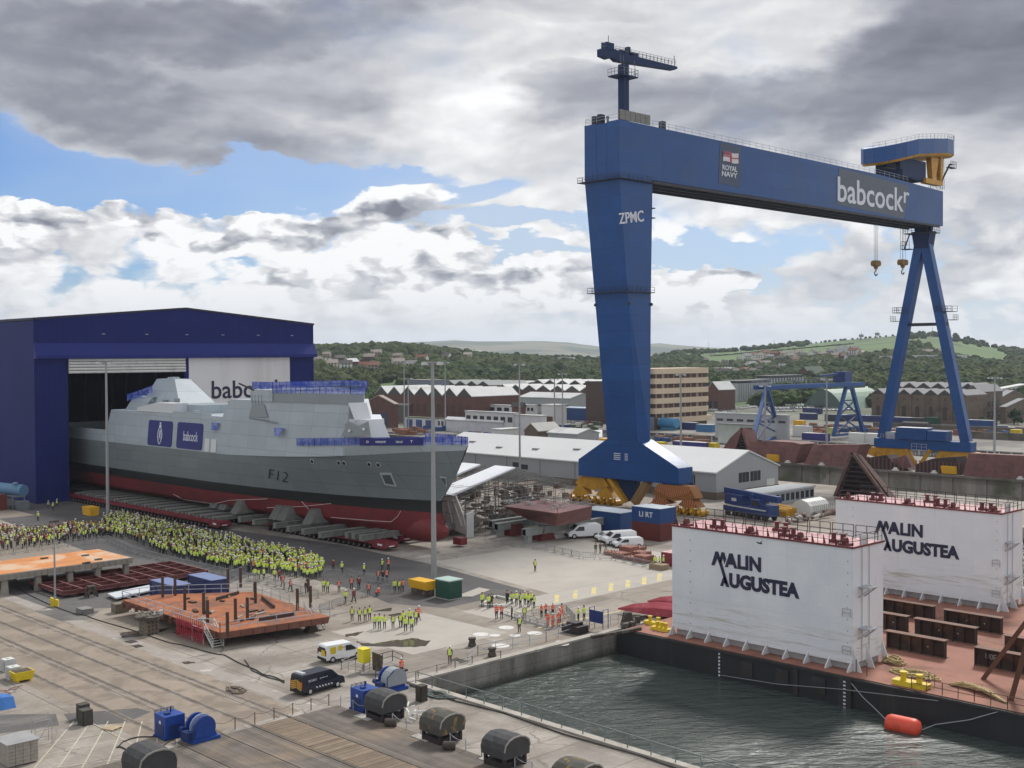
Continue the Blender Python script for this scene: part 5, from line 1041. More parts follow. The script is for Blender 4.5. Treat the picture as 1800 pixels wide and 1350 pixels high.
# ---- rusty units ----
orr=mat('orange_rust_plate',(.55,.22,.07),.8,var=.22,scale=.35,col2=(.56,.40,.27),c2=(.47,.60),c2s=.16)
cgs=mat('grey_frame',(.27,.25,.215),.8,var=.15,scale=.6)
t=thing('steel_deck_unit','flat steel unit with a bright orange rusted top on grey trestles at the left edge','steel unit',(75,175,0))
x0,x1,y0,y1=60.,79.6,161.4,172.6
a=MB(); a.box(x0,y0,2.1,x1,y1,2.9); k=y0
while k<x1-4: k+=1
for i in range(22): a.box(x0+i*.89,y0-.12,2.1,x0+i*.89+.1,y0,2.9)
a.build('frame',cgs,t); a=MB(); a.box(x0+.3,y0+.3,2.9,x1-.3,y1-.3,2.94); a.build('plate',orr,t)
for x in (x0+1.5,x0+6,x0+10.5,x0+14.5,x0+18.8): a=MB(); a.extr([(x-.45,y0+.3,0),(x+.45,y0+.3,0),(x+.3,y0+.3,2.1),(x-.3,y0+.3,2.1)],(0,.7,0)); a.extr([(x-.7,y1-1.5,0),(x+.7,y1-1.5,0),(x+.4,y1-1.5,2.1),(x-.4,y1-1.5,2.1)],(0,.8,0)); a.build('trestle',cgs,t)
for (px,py) in ((78,982),(150,977),(173,984),(152,990)): p=G(px,py,2.95); a=MB(); a.box(p[0]-.5,p[1]-.25,2.94,p[0]+.5,p[1]+.25,3.12); a.build('lug',dk2,t)
mr=mat('maroon_steel',(.12,.035,.035),.7,var=.15,scale=.8,col2=(.17,.06,.05),c2=(.5,.7),c2s=.6)
t=thing('grillage_frame','dark red steel lattice frame of square bays lying on trestles in front of the crowd','frame',(76,160,0))
a=MB(); x0,x1,y0,y1=66.0,87.4,153.9,165.0
for i in range(9): x=x0+(x1-x0)*i/8; a.box(x-.09,y0,.55,x+.09,y1,1.02)
for i in range(5): y=y0+(y1-y0)*i/4; a.box(x0,y-.09,.5,x1,y+.09,1.0)
a.box(x0+.1,y0+.1,.35,x1-.1,y1-.1,.42); a.build('lattice',mr,t); a=MB()
for i in range(9): x=x0+(x1-x0)*i/8; a.box(x-.06,y0,1.02,x+.06,y1,1.03)
a.build('flange_top',mat('flange_pink',(.30,.15,.14),.7,var=.1),t)
for (x,y) in ((x0+2,y0+.6),(x0+9,y0+.6),(x0+16,y0+.6),(x0+20.5,y1-1)): a=MB(); a.extr([(x-.6,y,0),(x+.6,y,0),(x+.25,y,.5),(x-.25,y,.5)],(0,.6,0)); a.build('trestle',dk2,t)
a=MB(); p=G(163,1050); 
for s in (-.5,.5): a.bar((p[0]+s*1.4,p[1],0),(p[0]+s*.5,p[1],1.4),.25,.25); a.bar((p[0]+s*1.4,p[1]+.8,0),(p[0]+s*.5,p[1]+.8,1.4),.25,.25)
a.box(p[0]-.5,p[1]-.1,1.35,p[0]+.5,p[1]+.9,1.5); a.build('trestle',dk2,org=p,label='dark A shaped trestle standing alone in front of the lattice frame',cat='trestle')
a=MB(); p=[G(189,1043,.5),G(262,1028,.5),G(275,1035,.5),G(204,1051,.5)]; a.fr([(q[0],q[1],.3) for q in p],[(q[0],q[1],.5) for q in p]); a.box(p[0][0]+.3,p[0][1]-1,0,p[0][0]+.6,p[0][1]-.5,.3); a.build('steel_sheet',mat('sheet_white',(.55,.58,.62),.5,var=.1),org=p[0],label='white flat sheet lying beside the left dark blue site container',cat='sheet')
# platform
ort=mat('platform_rust',(.34,.115,.045),.85,var=.25,scale=.4,col2=(.20,.085,.05),c2=(.46,.60),c2s=.35)
t=thing('deck_section','raised rusty orange ship deck section with upright posts and grey handrails','deck section',(73,125,0))
OUT=[(66.5,114.6),(79.6,112.6),(81.2,131.5),(71.5,138.8),(67.0,138.8)]
a=MB(); a.fr([(p[0]+.25*(1 if p[0]<73 else -1),p[1],1.15) for p in OUT],[(p[0],p[1],1.85) for p in OUT]); 
for i in range(14): y=115.5+i*1.7; a.box(66.35,y,1.15,66.75,y+.12,1.85)
for i in range(9): x=67.5+i*1.4; yy=114.6-(x-66.5)*.153; a.box(x,yy-.16,1.15,x+.12,yy+.05,1.85)
a.build('frame',mat('frame_rust',(.17,.075,.055),.8,var=.2,scale=.7),t); a=MB(); a.fr([(p[0],p[1],1.85) for p in OUT],[(p[0],p[1],1.9) for p in OUT]); a.build('plate',ort,t)
for (x,y) in ((67.6,117),(67.6,125),(68,134),(78.5,114.6),(78.8,124),(79.5,130)): a=MB(); a.fr([(x-.9,y-.5,0),(x+.5,y-.5,0),(x+.5,y+.6,0),(x-.9,y+.6,0)],[(x-.3,y-.3,1.15),(x+.3,y-.3,1.15),(x+.3,y+.3,1.15),(x-.3,y+.3,1.15)]); a.build('trestle',mat('trestle_brown',(.06,.045,.038),.8,var=.2),t)
pm_=mat('post_brown',(.075,.045,.035),.8,var=.2)
for (px,pb,pt) in ((401,1035,997),(423,1033,994),(449,1060,1023),(414,1092,1046),(435,1090,1043),(286,1050,1012),(308,1047,1014),(325,1072,1040),(358,1080,1035),(365,1095,1050),(523,1073,1027),(546,1068,1022),(542,1040,1020),(400,1118,1075)):
    p=G(px,pb,1.9); h=(pb-pt)*p[1]/math.cos(0)/F*1.38
    a=MB(); a.box(p[0]-.13,p[1]-.13,1.9,p[0]+.13,p[1]+.13,1.9+min(h,2.6)); a.build('post',pm_,t)
q=random.Random(4)
for i in range(22):
    x,y=q.uniform(68.5,79),q.uniform(116,134); a=MB(); s=q.uniform(.15,.55); ang=q.uniform(0,3); l=q.uniform(.6,1.6)
    a.bar((x,y,2.0),(x+l*math.cos(ang),y+l*math.sin(ang),2.0),s,.18); a.build('offcut',q.choice([pm_,pm_,mat('offcut_grey',(.33,.31,.28),.7)]),t)
for (x0_,y0_,x1_,y1_) in ((70,124,74.5,131.5),(75,130,79,131.5),(72.5,116.3,77,116),(77.5,121,79.6,127)): a=MB(); a.bar((x0_,y0_,2.1),(x1_,y1_,2.1),.2,.4); a.build('stiffener',pm_,t)
a=MB(); a.rail([(71.5,138.8,1.9),(67.0,138.8,1.9),(66.5,114.6,1.9),(79.6,112.6,1.9)],1.1,.045,2.2); a.rail([(80.3,122,1.9),(81.2,131.5,1.9),(71.5,138.8,1.9)],1.1,.045,2.2); a.build('handrail',rlc,t)
def stairs(p,d,n,h,w,label,m,plat=0):
    a=MB(); x,y=p; L=n*.28; c,s=math.cos(d),math.sin(d); nx,ny=-s*w/2,c*w/2
    for k in range(n):
        u=k*.28; z=h*(k+1)/n; cx,cy=x+c*u,y+s*u; a.bar((cx-nx,cy-ny,z-.03),(cx+nx,cy+ny,z-.03),.24,.05)
    e=(x+c*L,y+s*L)
    for q_ in (-1,1):
        a.bar((x+nx*q_,y+ny*q_,.05),(e[0]+nx*q_,e[1]+ny*q_,h),.06,.2); a.bar((x+nx*q_,y+ny*q_,1.0),(e[0]+nx*q_,e[1]+ny*q_,h+1.0),.06,.06); a.bar((x+nx*q_,y+ny*q_,.5),(e[0]+nx*q_,e[1]+ny*q_,h+.5),.05,.05)
        for f_ in (0,.5,1): a.tube((x+nx*q_+c*L*f_,y+ny*q_+s*L*f_,h*f_),(x+nx*q_+c*L*f_,y+ny*q_+s*L*f_,h*f_+1.0),.035,4)
        a.tube((e[0]+nx*q_+c*plat,e[1]+ny*q_+s*plat,0),(e[0]+nx*q_+c*plat,e[1]+ny*q_+s*plat,h+1.0),.045,4); a.tube((e[0]+nx*q_,e[1]+ny*q_,0),(e[0]+nx*q_,e[1]+ny*q_,h),.045,4)
    if plat: a.box(min(e[0],e[0]+c*plat)-abs(nx),min(e[1],e[1]+s*plat)-abs(ny),h-.06,max(e[0],e[0]+c*plat)+abs(nx),max(e[1],e[1]+s*plat)+abs(ny),h)
    a.build('access_stairs',m,org=(x,y,0),label=label,cat='stairs')
sgrey=mat('stair_grey',(.40,.38,.38),.6,var=.08); p=G(566,1108); stairs((p[0],p[1]),R(100),8,1.85,1.0,'pale grey metal steps at the right end of the rusty deck section',sgrey,1.2)
p=G(384,1138); stairs((p[0],p[1]),R(88),8,1.8,1.3,'white wheeled steps in front of the left side of the rusty deck section',mat('stair_white',(.62,.62,.60),.6),2.6)
a=MB(); p=G(366,1105,0); a.extr([(p[0],p[1]+3,.3),(p[0],p[1]-2.4,.3),(p[0],p[1]-2.4,2.6),(p[0],p[1]+3,2.6)],(.05,0,0)); 
a=MB(); 
for k in range(15): a.bar((65.95,117+k*.42,.2),(65.95,117+k*.42+.5,2.7),.05,.05); a.bar((65.95,117+k*.42+.5,.2),(65.95,117+k*.42,2.7),.05,.05)
a.build('red_netting',mat('net_red',(.42,.03,.06),.6),org=(66,120,0),label='red safety netting hung on the handrail behind the white wheeled steps',cat='netting')
# drum on timber stack, baskets, crates
wd=mat('timber_grey',(.20,.165,.13),.85,var=.2,scale=2.)
p=G(262,1113); x,y,_=p; t=thing('timber_stack','stack of timber blocks topped by a round plate heaped with scrap','timber stack',(x,y,0)); 
for k in range(8): a=MB(); [a.box(x-.85,y-.8+j*.45,k*.21,x+.85,y-.5+j*.45,k*.21+.2) if k%2 else a.box(x-.8+j*.45,y-.85,k*.21,x-.5+j*.45,y+.85,k*.21+.2) for j in range(4)]; a.build('timber_layer',wd,t)
a=MB(); a.tube((x,y,1.7),(x,y,2.1),1.6,18); a.build('round_plate',dk2,t); q=random.Random(11); a=MB()
for k in range(26): xx,yy=x+q.uniform(-1.2,1.2),y+q.uniform(-1.2,1.2); a.bar((xx,yy,2.15+q.random()*.2),(xx+q.uniform(-.7,.7),yy+q.uniform(-.7,.7),2.3+q.random()*.4),.12,.1)
a.build('scrap',mat('scrap_light',(.36,.33,.29),.7,var=.4,scale=2.),t)
a=MB(); a.tube((x+1.2,y-.6,2.1),(x+1.2,y-.6,2.6),.25,10); a.build('bucket',lampw,t)
def crate(px,py,w,d,h,m,label,nm='crate',open_=False,planks=5):
    x,y,_=G(px,py); t=thing(nm,label,'crate',(x,y,0)); a=MB()
    for k in range(planks):
        z0,z1=h*k/planks+.02,h*(k+1)/planks-.02; a.box(x-w/2,y-d/2,z0,x-w/2+.04,y+d/2,z1); a.box(x+w/2-.04,y-d/2,z0,x+w/2,y+d/2,z1); a.box(x-w/2,y-d/2,z0,x+w/2,y-d/2+.04,z1); a.box(x-w/2,y+d/2-.04,z0,x+w/2,y+d/2,z1)
    a.box(x-w/2+.05,y-d/2+.05,.02,x+w/2-.05,y+d/2-.05,h*(.4 if open_ else .97)); a.build('panel',m,t); return t
crate(149,1078,1.5,1.8,.7,mat('mesh_crate',(.22,.21,.20),.7,var=.2),'low grey mesh crate on the concrete right of the slim column'); crate(211,1076,1.7,1.4,1.2,wd,'weathered wooden crate between the mesh crate and the timber stack')
crate(150,1273,.9,1.1,1.35,mat('crate_dark',(.07,.065,.055),.8,var=.2,scale=2),'dark tall crate alone on the concrete in the left foreground, front of a pair'); crate(146,1262,.9,.8,1.3,mat('crate_dark',(.07,.065,.055),.8),'dark crate just behind the other in the left foreground')
crate(741,1232,.8,.8,1.5,mat('bin_brown',(.065,.052,.042),.8,var=.2),'dark brown bin standing alone by the basin corner right of the covered winch')
p=G(197,1281); x,y,_=p; t=thing('pallet','pale wooden pallet lying flat on the concrete in the left foreground','pallet',(x,y,0),R(20)); ORG[t.name]=(0,0,0); a=MB()
for k in range(7): a.box(-.6,-.6+k*.19,.12,.6,-.47+k*.19,.145)
for k in (-.55,0,.5): a.box(k,-.6,0,k+.1,.66,.12)
a.build('slats',mat('pallet_wood',(.50,.40,.27),.8,var=.15),t)
# IBC totes and yellow bin
iw=mat('tote_white',(.62,.63,.60),.5,var=.05); 
for (px,py,l) in ((14,1178,'white tote in a cage, rear left one of the group'),(24,1192,'white tote in a cage, nearest the yellow bin')):
    x,y,_=G(px,py); t=thing('tote_tank',l,'tote',(x,y,0),group='white caged totes at the left edge')
    a=MB(); a.box(x-.55,y-.55,.15,x+.55,y+.55,1.12); a.box(x-.52,y-.52,1.14,x+.52,y+.52,1.2); a.tube((x,y,1.2),(x,y,1.28),.15,10); a.build('bottle',iw,t); a=MB()
    for k in range(6): a.bar((x-.58,y-.58+k*.232,.1),(x-.58,y-.58+k*.232,1.1),.03); a.bar((x-.58+k*.232,y-.58,.1),(x-.58+k*.232,y-.58,1.1),.03)
    for k in range(4): a.bar((x-.59,y-.6,.2+k*.3),(x-.59,y+.6,.2+k*.3),.03); a.bar((x-.6,y-.59,.2+k*.3),(x+.6,y-.59,.2+k*.3),.03)
    a.box(x-.6,y-.6,0,x+.6,y+.6,.14); a.build('cage',lampw,t)
x,y,_=G(38,1196); t=thing('open_bin','bright yellow open topped bin beside the white totes','bin',(x,y,0)); a=MB(); a.extr([(x-.8,y+.7,.2),(x-1.0,y+.7,1.0),(x+1.0,y+.7,1.0),(x+.8,y+.7,.2)],(0,-1.5,0)); a.build('body',by,t); a=MB(); a.box(x-.85,y-.7,1.0,x+.85,y+.6,1.02); a.build('contents',dk2,t); a=MB(); a.box(x-.7,y-.7,0,x-.5,y+.6,.2); a.box(x+.5,y-.7,0,x+.7,y+.6,.2); a.build('skid',by,t)
# wrapped block stack bottom left
x,y,_=G(30,1338); t=thing('block_pallet','pale stack of stone blocks with a dark side at the lower left edge','block stack',(x,y,0)); 
a=MB(); q=random.Random(3)
for k in range(6):
    for j in range(5): 
        for i in range(4): a.box(x-1.2+i*.6,y-1.3+j*.52+.01,.1+k*.28,x-1.2+i*.6+.57,y-1.3+j*.52+.50,.1+k*.28+.26)
a.build('blocks',mat('block_stone',(.33,.30,.26),.85,var=.2,scale=2.),t); a=MB(); a.box(x-1.3,y-1.4,1.80,x+1.3,y+1.4,1.86); a.build('cover_sheet',mat('sheet_grey',(.30,.30,.30),.7,var=.2),t); a=MB(); a.box(x-1.3,y+1.32,.05,x+1.25,y+1.42,1.8); a.build('side_wrap',blk,t)
x,y,_=G(62,1312); a=MB(); 
for s in (0,1.4): 
    for u in (0,.7): a.tube((x+s,y+u,0),(x+s,y+u,2.4),.03,4)
    a.bar((x+s,y,.9),(x+s,y+.7,.9),.04)
for z in (.4,1.2,2.0): a.bar((x,y,z),(x+1.4,y,z),.04); a.bar((x,y+.7,z),(x+1.4,y+.7,z),.04)
a.bar((x,y,.1),(x+1.4,y,2.),.035); a.build('scaffold_rack',sgrey,org=(x,y,0),label='thin open scaffold rack right of the stone block stack',cat='rack')
tb=mat('tarp_blue',(.03,.14,.42),.6,var=.15,scale=1.); p=G(0,1243); x,y,_=p; a=MB(); rg=[[(x-3+i,y-1.2,0),(x-3+i,y-.6,.9+.1*(i%2)),(x-3+i,y+.6,1.9 - i*.25),(x-3+i,y+2,.0)] for i in range(5)]; a.loft(rg); a.build('tarpaulin_heap',tb,org=p,label='bright blue tarpaulin heap cut by the left edge',cat='tarpaulin')
a=MB(); q=random.Random(8); c=G(18,1215)
for k in range(9): x,y=c[0]+q.uniform(-1,1),c[1]+q.uniform(-1.4,1.4); a.bar((x,y,.1),(x+q.uniform(-1.4,1.4),y+q.uniform(-1.2,1.2),.1+q.random()*.6),.08)
a.build('trestle_heap',mat('pink_frame',(.36,.23,.21),.7),org=c,label='heap of thin reddish steel frames at the left edge below the totes',cat='frames')
# blue machines
mb=mat('machine_blue',(.013,.055,.27),.45,var=.12,scale=1.2); mbd=mat('machine_blue_dark',(.012,.035,.14),.5,var=.1)
def powerpack(px,py,label,covered=False):
    x,y,_=G(px,py); t=thing('power_pack',label,'power pack',(x,y,0)); a=MB(); a.box(x-.9,y-.9,.15,x+.9,y+1.0,1.95); a.build('cabinet',mb,t); a=MB(); a.box(x-.93,y-.6,.3,x-.9,y+.7,1.2); a.box(x-.6,y-.93,.3,x+.6,y-.9,1.2); a.build('grille',mbd,t); a=MB(); a.box(x-.5,y-.3,1.95,x-.1,y+.1,2.1); a.tube((x+.3,y+.4,1.95),(x+.3,y+.4,2.4),.07,6); a.rail([(x-.9,y+.9,1.95),(x+.8,y+.9,1.95)],.25,.03,.5); a.build('exhaust',mbd,t); a=MB(); a.box(x-1.,y-1.,0,x+1.,y+1.1,.15); a.build('skid',mbd,t); a=MB(); a.box(x-.95,y-.2,1.25,x-.93,y+.1,1.5); a.build('sign',wlet,t)
powerpack(299,1294,'upright blue power pack cabinet with a small white sign, left foreground'); powerpack(642,1246,'upright blue cabinet behind the first grey covered winch')
def winch(px,py,label,cover=None):
    x,y,_=G(px,py); t=thing('winch',label,'winch',(x,y,0)); a=MB(); a.box(x-1.3,y-1.,0,x+1.3,y+1.,.3)
    for s in (-.8,.8): a.extr([(x-1.1,y+s,.3),(x+1.1,y+s,.3),(x+.7,y+s,1.2),(x-.7,y+s,1.2)],(0,.12,0))
    a.build('frame',mb,t); a=MB(); a.tube((x,y-.7,1.1),(x,y+.75,1.1),.55,16); a.tube((x,y-.75,1.1),(x,y-.6,1.1),1.0,20); a.tube((x,y+.6,1.1),(x,y+.8,1.1),1.0,20); a.build('drum',mb,t); a=MB(); a.tube((x,y-.15,1.1),(x,y-.02,1.1),1.06,20); a.build('brake_band',mat('band_pale',(.32,.38,.55),.5),t)
    a=MB(); a.box(x-1.6,y-.6,.3,x-1.0,y+.5,.95); a.path([(x-1.2,y-.9,.3),(x-1.2,y-.9,1.5),(x-.4,y-.9,2.0)],.05,5); a.tube((x-1.3,y+.5,.9),(x-1.3,y+1.,.9),.25,10); a.build('motor',mbd,t)
    if cover:
        a=MB(); P_=[(x+1.2*math.cos(R(k*18)),1.05+1.15*math.sin(R(k*18))) for k in range(11)]; P_=[(x+1.2,.6)]+P_+[(x-1.2,.6)]; a.extr([(u,y-.9,v) for u,v in P_],(0,1.0,0)); a.build('canvas_cover',cover,t)
winch(353,1299,'blue cable winch with round drum guards beside the power pack, left foreground'); winch(688,1212,'blue winch half under a pale grey canvas cover near the basin corner',mat('canvas_pale',(.30,.33,.36),.7,var=.1))
cv=mat('canvas_dark',(.055,.056,.058),.8,var=.2,scale=1.,bump=.02,bscale=3.); cvy=mat('canvas_lichen',(.075,.072,.062),.85,var=.2,scale=1.,col2=(.30,.20,.05),c2=(.5,.60),c2s=.55,bump=.02,bscale=3.)
def covered(px,py,m,label,s=1.):
    x,y,_=G(px,py); t=thing('covered_winch',label,'covered winch',(x,y,0),group='canvas covered winches along the timber apron')
    P_=[(-1.35,.85),(-1.4,1.5),(-1.25,2.0),(-.85,2.3),(-.3,2.45),(.35,2.45),(.9,2.3),(1.3,2.0),(1.45,1.5),(1.4,.85)]
    q=random.Random(int(px)); rg=[]
    for k in range(7):
        yy=-1.35+2.7*k/6; f=1 if 0<k<6 else .97; rg.append([(x+u*s*f+q.uniform(-.03,.03),y+yy*s,v*s*(f if v>1 else 1)+q.uniform(-.03,.03)) for u,v in P_])
    a=MB(); a.loft(rg,cap=True); a.build('canvas_cover',m,t)
    a=MB(); a.extr([(x+u*s*1.01,y-1.42*s,v*s*1.005) for u,v in P_[1:-1]]+[(x+u*s*.95,y-1.42*s,v*s*.96) for u,v in P_[1:-1][::-1]],(0,.08,0)); a.build('hem_rope',mat('hem_grey',(.30,.28,.25),.7),t)
    a=MB(); a.box(x-1.2*s,y-1.1*s,.1,x+1.2*s,y+1.1*s,.5); 
    for dx,dy in ((-1,-1),(1,-1),(1,1),(-1,1),(0,-1)): a.box(x+dx*1.1-.12,y+dy*1.05-.12,0,x+dx*1.1+.12,y+dy*1.05+.12,.9)
    a.build('winch_base',blk,t); return t
covered(677,1262,cv,'grey canvas covered winch at the head of the row, against the blue cabinet'); covered(777,1300,cvy,'canvas covered winch with a yellow brown stained top, second in the row'); covered(888,1342,cv,'plain dark grey canvas covered winch, third in the row'); covered(1014,1395,cvy,'canvas covered winch with yellow lichen cut by the bottom edge, last in the row'); covered(262,1372,cv,'dark canvas covered winch at the bottom left beside the timber apron',1.1)
# small deck gear on apron edge
for (px,py,l) in ((687,1277,'dark round drum lying beside the second covered winch'),(790,1318,'dark round drum lying below the second covered winch')):
    x,y,_=G(px,py); a=MB(); a.tube((x-.35,y+.35,.35),(x+.35,y-.35,.35),.35,14); a.tube((x-.4,y+.4,.35),(x-.3,y+.3,.35),.2,10); a.build('float_drum',dk2,org=(x,y,0),label=l,cat='drum')
x,y,_=G(722,1262); a=MB(); q=random.Random(31)
for k in range(16): xx,yy=x+q.uniform(-.9,.9),y+q.uniform(-1.1,1.1); a.bar((xx,yy,.1+q.random()*.8),(xx+q.uniform(-.8,.8),yy+q.uniform(-.8,.8),.2+q.random()*.9),.12,.05)
a.build('frame_pile',iw,org=(x,y,0),label='pile of white metal frames left of the yellow stained winch cover',cat='frames')
for (px,py,l) in ((640,1262,'pale board at the foot of the first covered winch'),(742,1298,'pale board at the foot of the second covered winch'),(862,1338,'pale board at the foot of the third covered winch')):
    x,y,_=G(px,py); a=MB(); a.box(x-.4,y-1.0,.03,x+.5,y+1.0,.09); a.build('board',mat('board_pale',(.42,.40,.37),.8,var=.15),org=(x,y,0),label=l,cat='board')

for i in range(34): y=88-i*1.5; 
x0=63.45
a=MB()
for i in range(20):
    y=88.2-i*1.9; a.tube((x0,y,0),(x0,y,1.0),.045,5)
    if i<19:
        for k in range(4):
            f=lambda s:(x0,y-1.9*s,.95-.28*math.sin(math.pi*s)); a.tube(f(k/4),f((k+1)/4),.02,4)
a.build('chain_fence',rlc,org=(x0,70,0),label='low post and chain fence between the timber apron and the covered winches',cat='fence')
a=MB(); y0=89.2
for i in range(8):
    x=49.2+i*1.95; a.tube((x,y0,0),(x,y0,1.05),.05,5)
    if i<7:
        for k in range(4):
            f=lambda s:(x+1.95*s,y0,1.0-.26*math.sin(math.pi*s)); a.tube(f(k/4),f((k+1)/4),.02,4)
a.build('chain_fence',mat('post_rusty',(.16,.10,.08),.7),org=(55,y0,0),label='rusty post and chain fence across the end of the timber apron',cat='fence')
a=MB(); a.rail([(72.9,88.9,.16),(72.9,40,.16)],1.1,.05,2.4,0); a.build('basin_handrail',mat('rail_green_grey',(.15,.18,.18),.5,var=.1),org=(72.9,70,0),label='grey green handrail along the promenade edge of the basin',cat='handrail')
a=MB(); a.path([(72.2,89,.08),(71.8,82,.08),(72.4,76,.08),(71.9,68,.08),(72.3,60,.08),(71.6,50,.08)],.07,5); a.build('edge_cable',mat('black_rubber',(.03,.028,.027),.7),org=(72,70,0),label='dark hose lying along the promenade beside the handrail',cat='hose')
ropeheap((770,1222),1.5,60,'loose dark green mooring rope coiled on the promenade near the basin corner',z=.02,h=.1,m=mat('rope_green',(.10,.12,.11),.8),seed=6,long=1.6)
ropeheap((415,1214),1.3,40,'small heap of timber offcuts and rope on the rail tracks left of the dark van',z=.02,h=.2,m=wd,seed=12,long=1.3)
a=MB(); a.rail([G(822,1165),G(840,1152),G(960,1128),G(1003,1114)],1.1,.035,2.6); a.rail([G(1003,1114),G(1100,1092)],1.1,.035,1.4); a.build('quay_railing',rlc,org=G(900,1140),label='pale metal railing along the quay edge towards the barge',cat='railing')
a=MB(); 
P_=[G(x,y) for x,y in ((660,1192),(700,1203),(735,1196),(768,1186),(800,1178),(830,1170),(880,1160))]
for p in P_: a.tube(p,(p[0],p[1],1.0),.045,5)
for p,q in zip(P_[:-1],P_[1:]): a.tube((p[0],p[1],.95),(q[0],q[1],.95),.02,4)
a.build('rope_fence',dk2,org=P_[0],label='thin posts and rope around the basin corner behind the promenade handrail',cat='fence')
# yellow cabinet & cage, hatch
x,y,_=G(640,1180); t=thing('warning_cabinet','bright yellow cabinet on a post beside the white van','cabinet',(x,y,0)); a=MB(); a.box(x-.45,y-.5,.95,x+.45,y+.5,2.3); a.box(x-.5,y-.55,2.3,x+.5,y+.55,2.36); a.build('box',mat('cabinet_yellow',(.72,.62,.03),.5,var=.05),t); a=MB(); a.tube((x,y,0),(x,y,.95),.06,6); a.tube((x-.3,y+.3,0),(x,y,.6),.04,5); a.build('post',mg_,t)
a=MB(); p0=G(602,1175); 
a.rail([G(600,1177),G(638,1185),G(662,1174),G(625,1166),G(600,1177)],.95,.035,1.2,2); a.build('cage_barrier',sgrey,org=p0,label='grey metal cage barrier beside the yellow cabinet',cat='barrier')
a=MB(); a.rail([G(655,1172),G(690,1162),G(708,1170)],1.1,.04,1.6); p=G(690,1180); a.extr([(p[0]-1.6,p[1]-.4,.1),(p[0]-1.3,p[1]+1.6,.1),(p[0]-1.2,p[1]+1.8,1.9),(p[0]-1.5,p[1]-.2,1.9)],(.06,0,0)); a.box(p[0]-1,p[1]-1,.0,p[0]+1.2,p[1]+1,.2); a.build('open_hatch',dk2,org=p,label='open dark hatch with its plate raised between the cabinet and the person in red',cat='hatch')
a=MB(); p=G(652,1186); a.tube((p[0]-.8,p[1]+.6,.15),(p[0]+1.2,p[1]-.9,.15),.16,8); a.build('concrete_kerb_post',concrete,org=p,label='short concrete post lying on the ground under the yellow cabinet',cat='post')
for (px,py,l) in ((830,1130,'dark mooring bollard left of the quay railing bend'),(865,1148,'dark mushroom bollard on the quay edge beside the white spill')):
    x,y,_=G(px,py+6); a=MB(); a.fr([(x+.5*math.cos(R(k*30)),y+.5*math.sin(R(k*30)),.05) for k in range(12)],[(x+.3*math.cos(R(k*30)),y+.3*math.sin(R(k*30)),.7) for k in range(12)]); a.tube((x,y,.7),(x,y,.95),.42,12); a.build('quay_bollard',dk2,org=(x,y,0),label=l,cat='bollard')
# dark cart and blue notice frame on quay near hi-vis group
x,y,_=G(1048,1108); t=thing('notice_board','dark blue board held in a blue frame on the quay left of the barge','board',(x,y,0)); a=MB(); a.box(x-.05,y-1.0,.9,x+.05,y+1.0,2.3); a.build('panel',mat('board_navy',(.015,.03,.14),.5),t); a=MB(); 
for s in (-1.05,1.05): a.tube((x,y+s,0),(x,y+s,2.5),.05,5); a.tube((x+.9,y+s,0),(x+.9,y+s,2.5),.05,5); a.tube((x,y+s,2.5),(x+.9,y+s,2.5),.05,5)
a.build('frame',mat('frame_blue',(.03,.09,.25),.5),t)
a=MB(); p=G(1012,1112); a.box(p[0]-.9,p[1]-1.2,.1,p[0]+.9,p[1]+1.4,.9); a.box(p[0]-.6,p[1]-.6,.9,p[0]+.6,p[1]+.9,1.25); a.build('generator',blk,org=p,label='low black generator behind the railing left of the blue board',cat='generator')
a=MB(); p=G(1012,1096); a.build if 0 else None
# excavation frame near the yellow group
a=MB(); Q=[G(845,1066),G(872,1050),G(905,1058),G(890,1068)]
for p,q in zip(Q,Q[1:]+Q[:1]): a.bar((p[0],p[1],.15),(q[0],q[1],.15),.35,.3)
a.build('cable_trough',mat('trough_white',(.5,.49,.46),.8,var=.1),org=Q[0],label='pale concrete edging around a small pit near the small group by the road end',cat='edging')
a=MB(); Q=[G(x,y) for x,y in ((800,1050),(842,1034),(862,1038),(830,1050))]; a.fr([(p[0],p[1],0) for p in Q],[(p[0],p[1],.12) for p in Q]); a.build('concrete_plinth',pale,org=Q[0],label='low flat concrete plinth on the asphalt right of the green cabin',cat='plinth')
a=MB(); a.rail([G(880,1078),G(918,1090),G(960,1103)],.45,.05,1.5,0); a.path([(*G(880,1078)[:2],.05),(*G(960,1103)[:2],.05)],.16,5); a.build('gangway_rail',sgrey,org=G(900,1085),label='low grey pipe rail on the ground behind the orange group',cat='rail')
# pallets and mesh crates by the red skip
q=random.Random(21); pk=mat('pallet_rust',(.24,.10,.075),.8,var=.3,scale=1.)
for i,(px,py) in enumerate(((1078,975),(1092,980),(1105,972),(1112,984),(1128,978),(1132,988),(1120,966))):
    x,y,_=G(px,py); a=MB(); a.box(x-1,y-1.2,.1,x+1,y+1.2,.5+.3*(i%3)); 
    for k in range(4): a.box(x-1.03,y-1.2+k*.7,0,x-.98,y-1.1+k*.7,1.0); a.box(x-1.1+k*.6,y-1.23,0,x-1.0+k*.6,y-1.18,1.)
    a.build('stillage',pk,loc=(0,0,0),org=(x,y,0) if 0 else None,label=['leftmost reddish stillage of the group beside the maroon container','second reddish stillage from the left beside the maroon container','rear reddish stillage behind the others near the cars','front middle reddish stillage of the group','reddish stillage just left of the red skip','front right reddish stillage below the red skip','rearmost reddish stillage against the maroon container'][i],cat='stillage',group='reddish stillages by the skip')
x,y,_=G(1160,1000); a=MB(); a.box(x-1,y-1.3,0,x+.6,y+1.3,.8); a.build('mesh_crate',mat('crate_tan',(.26,.20,.13),.8,var=.3,scale=2.),org=(x,y,0),label='tan crate in front of the people in yellow beside the near white tower',cat='crate')
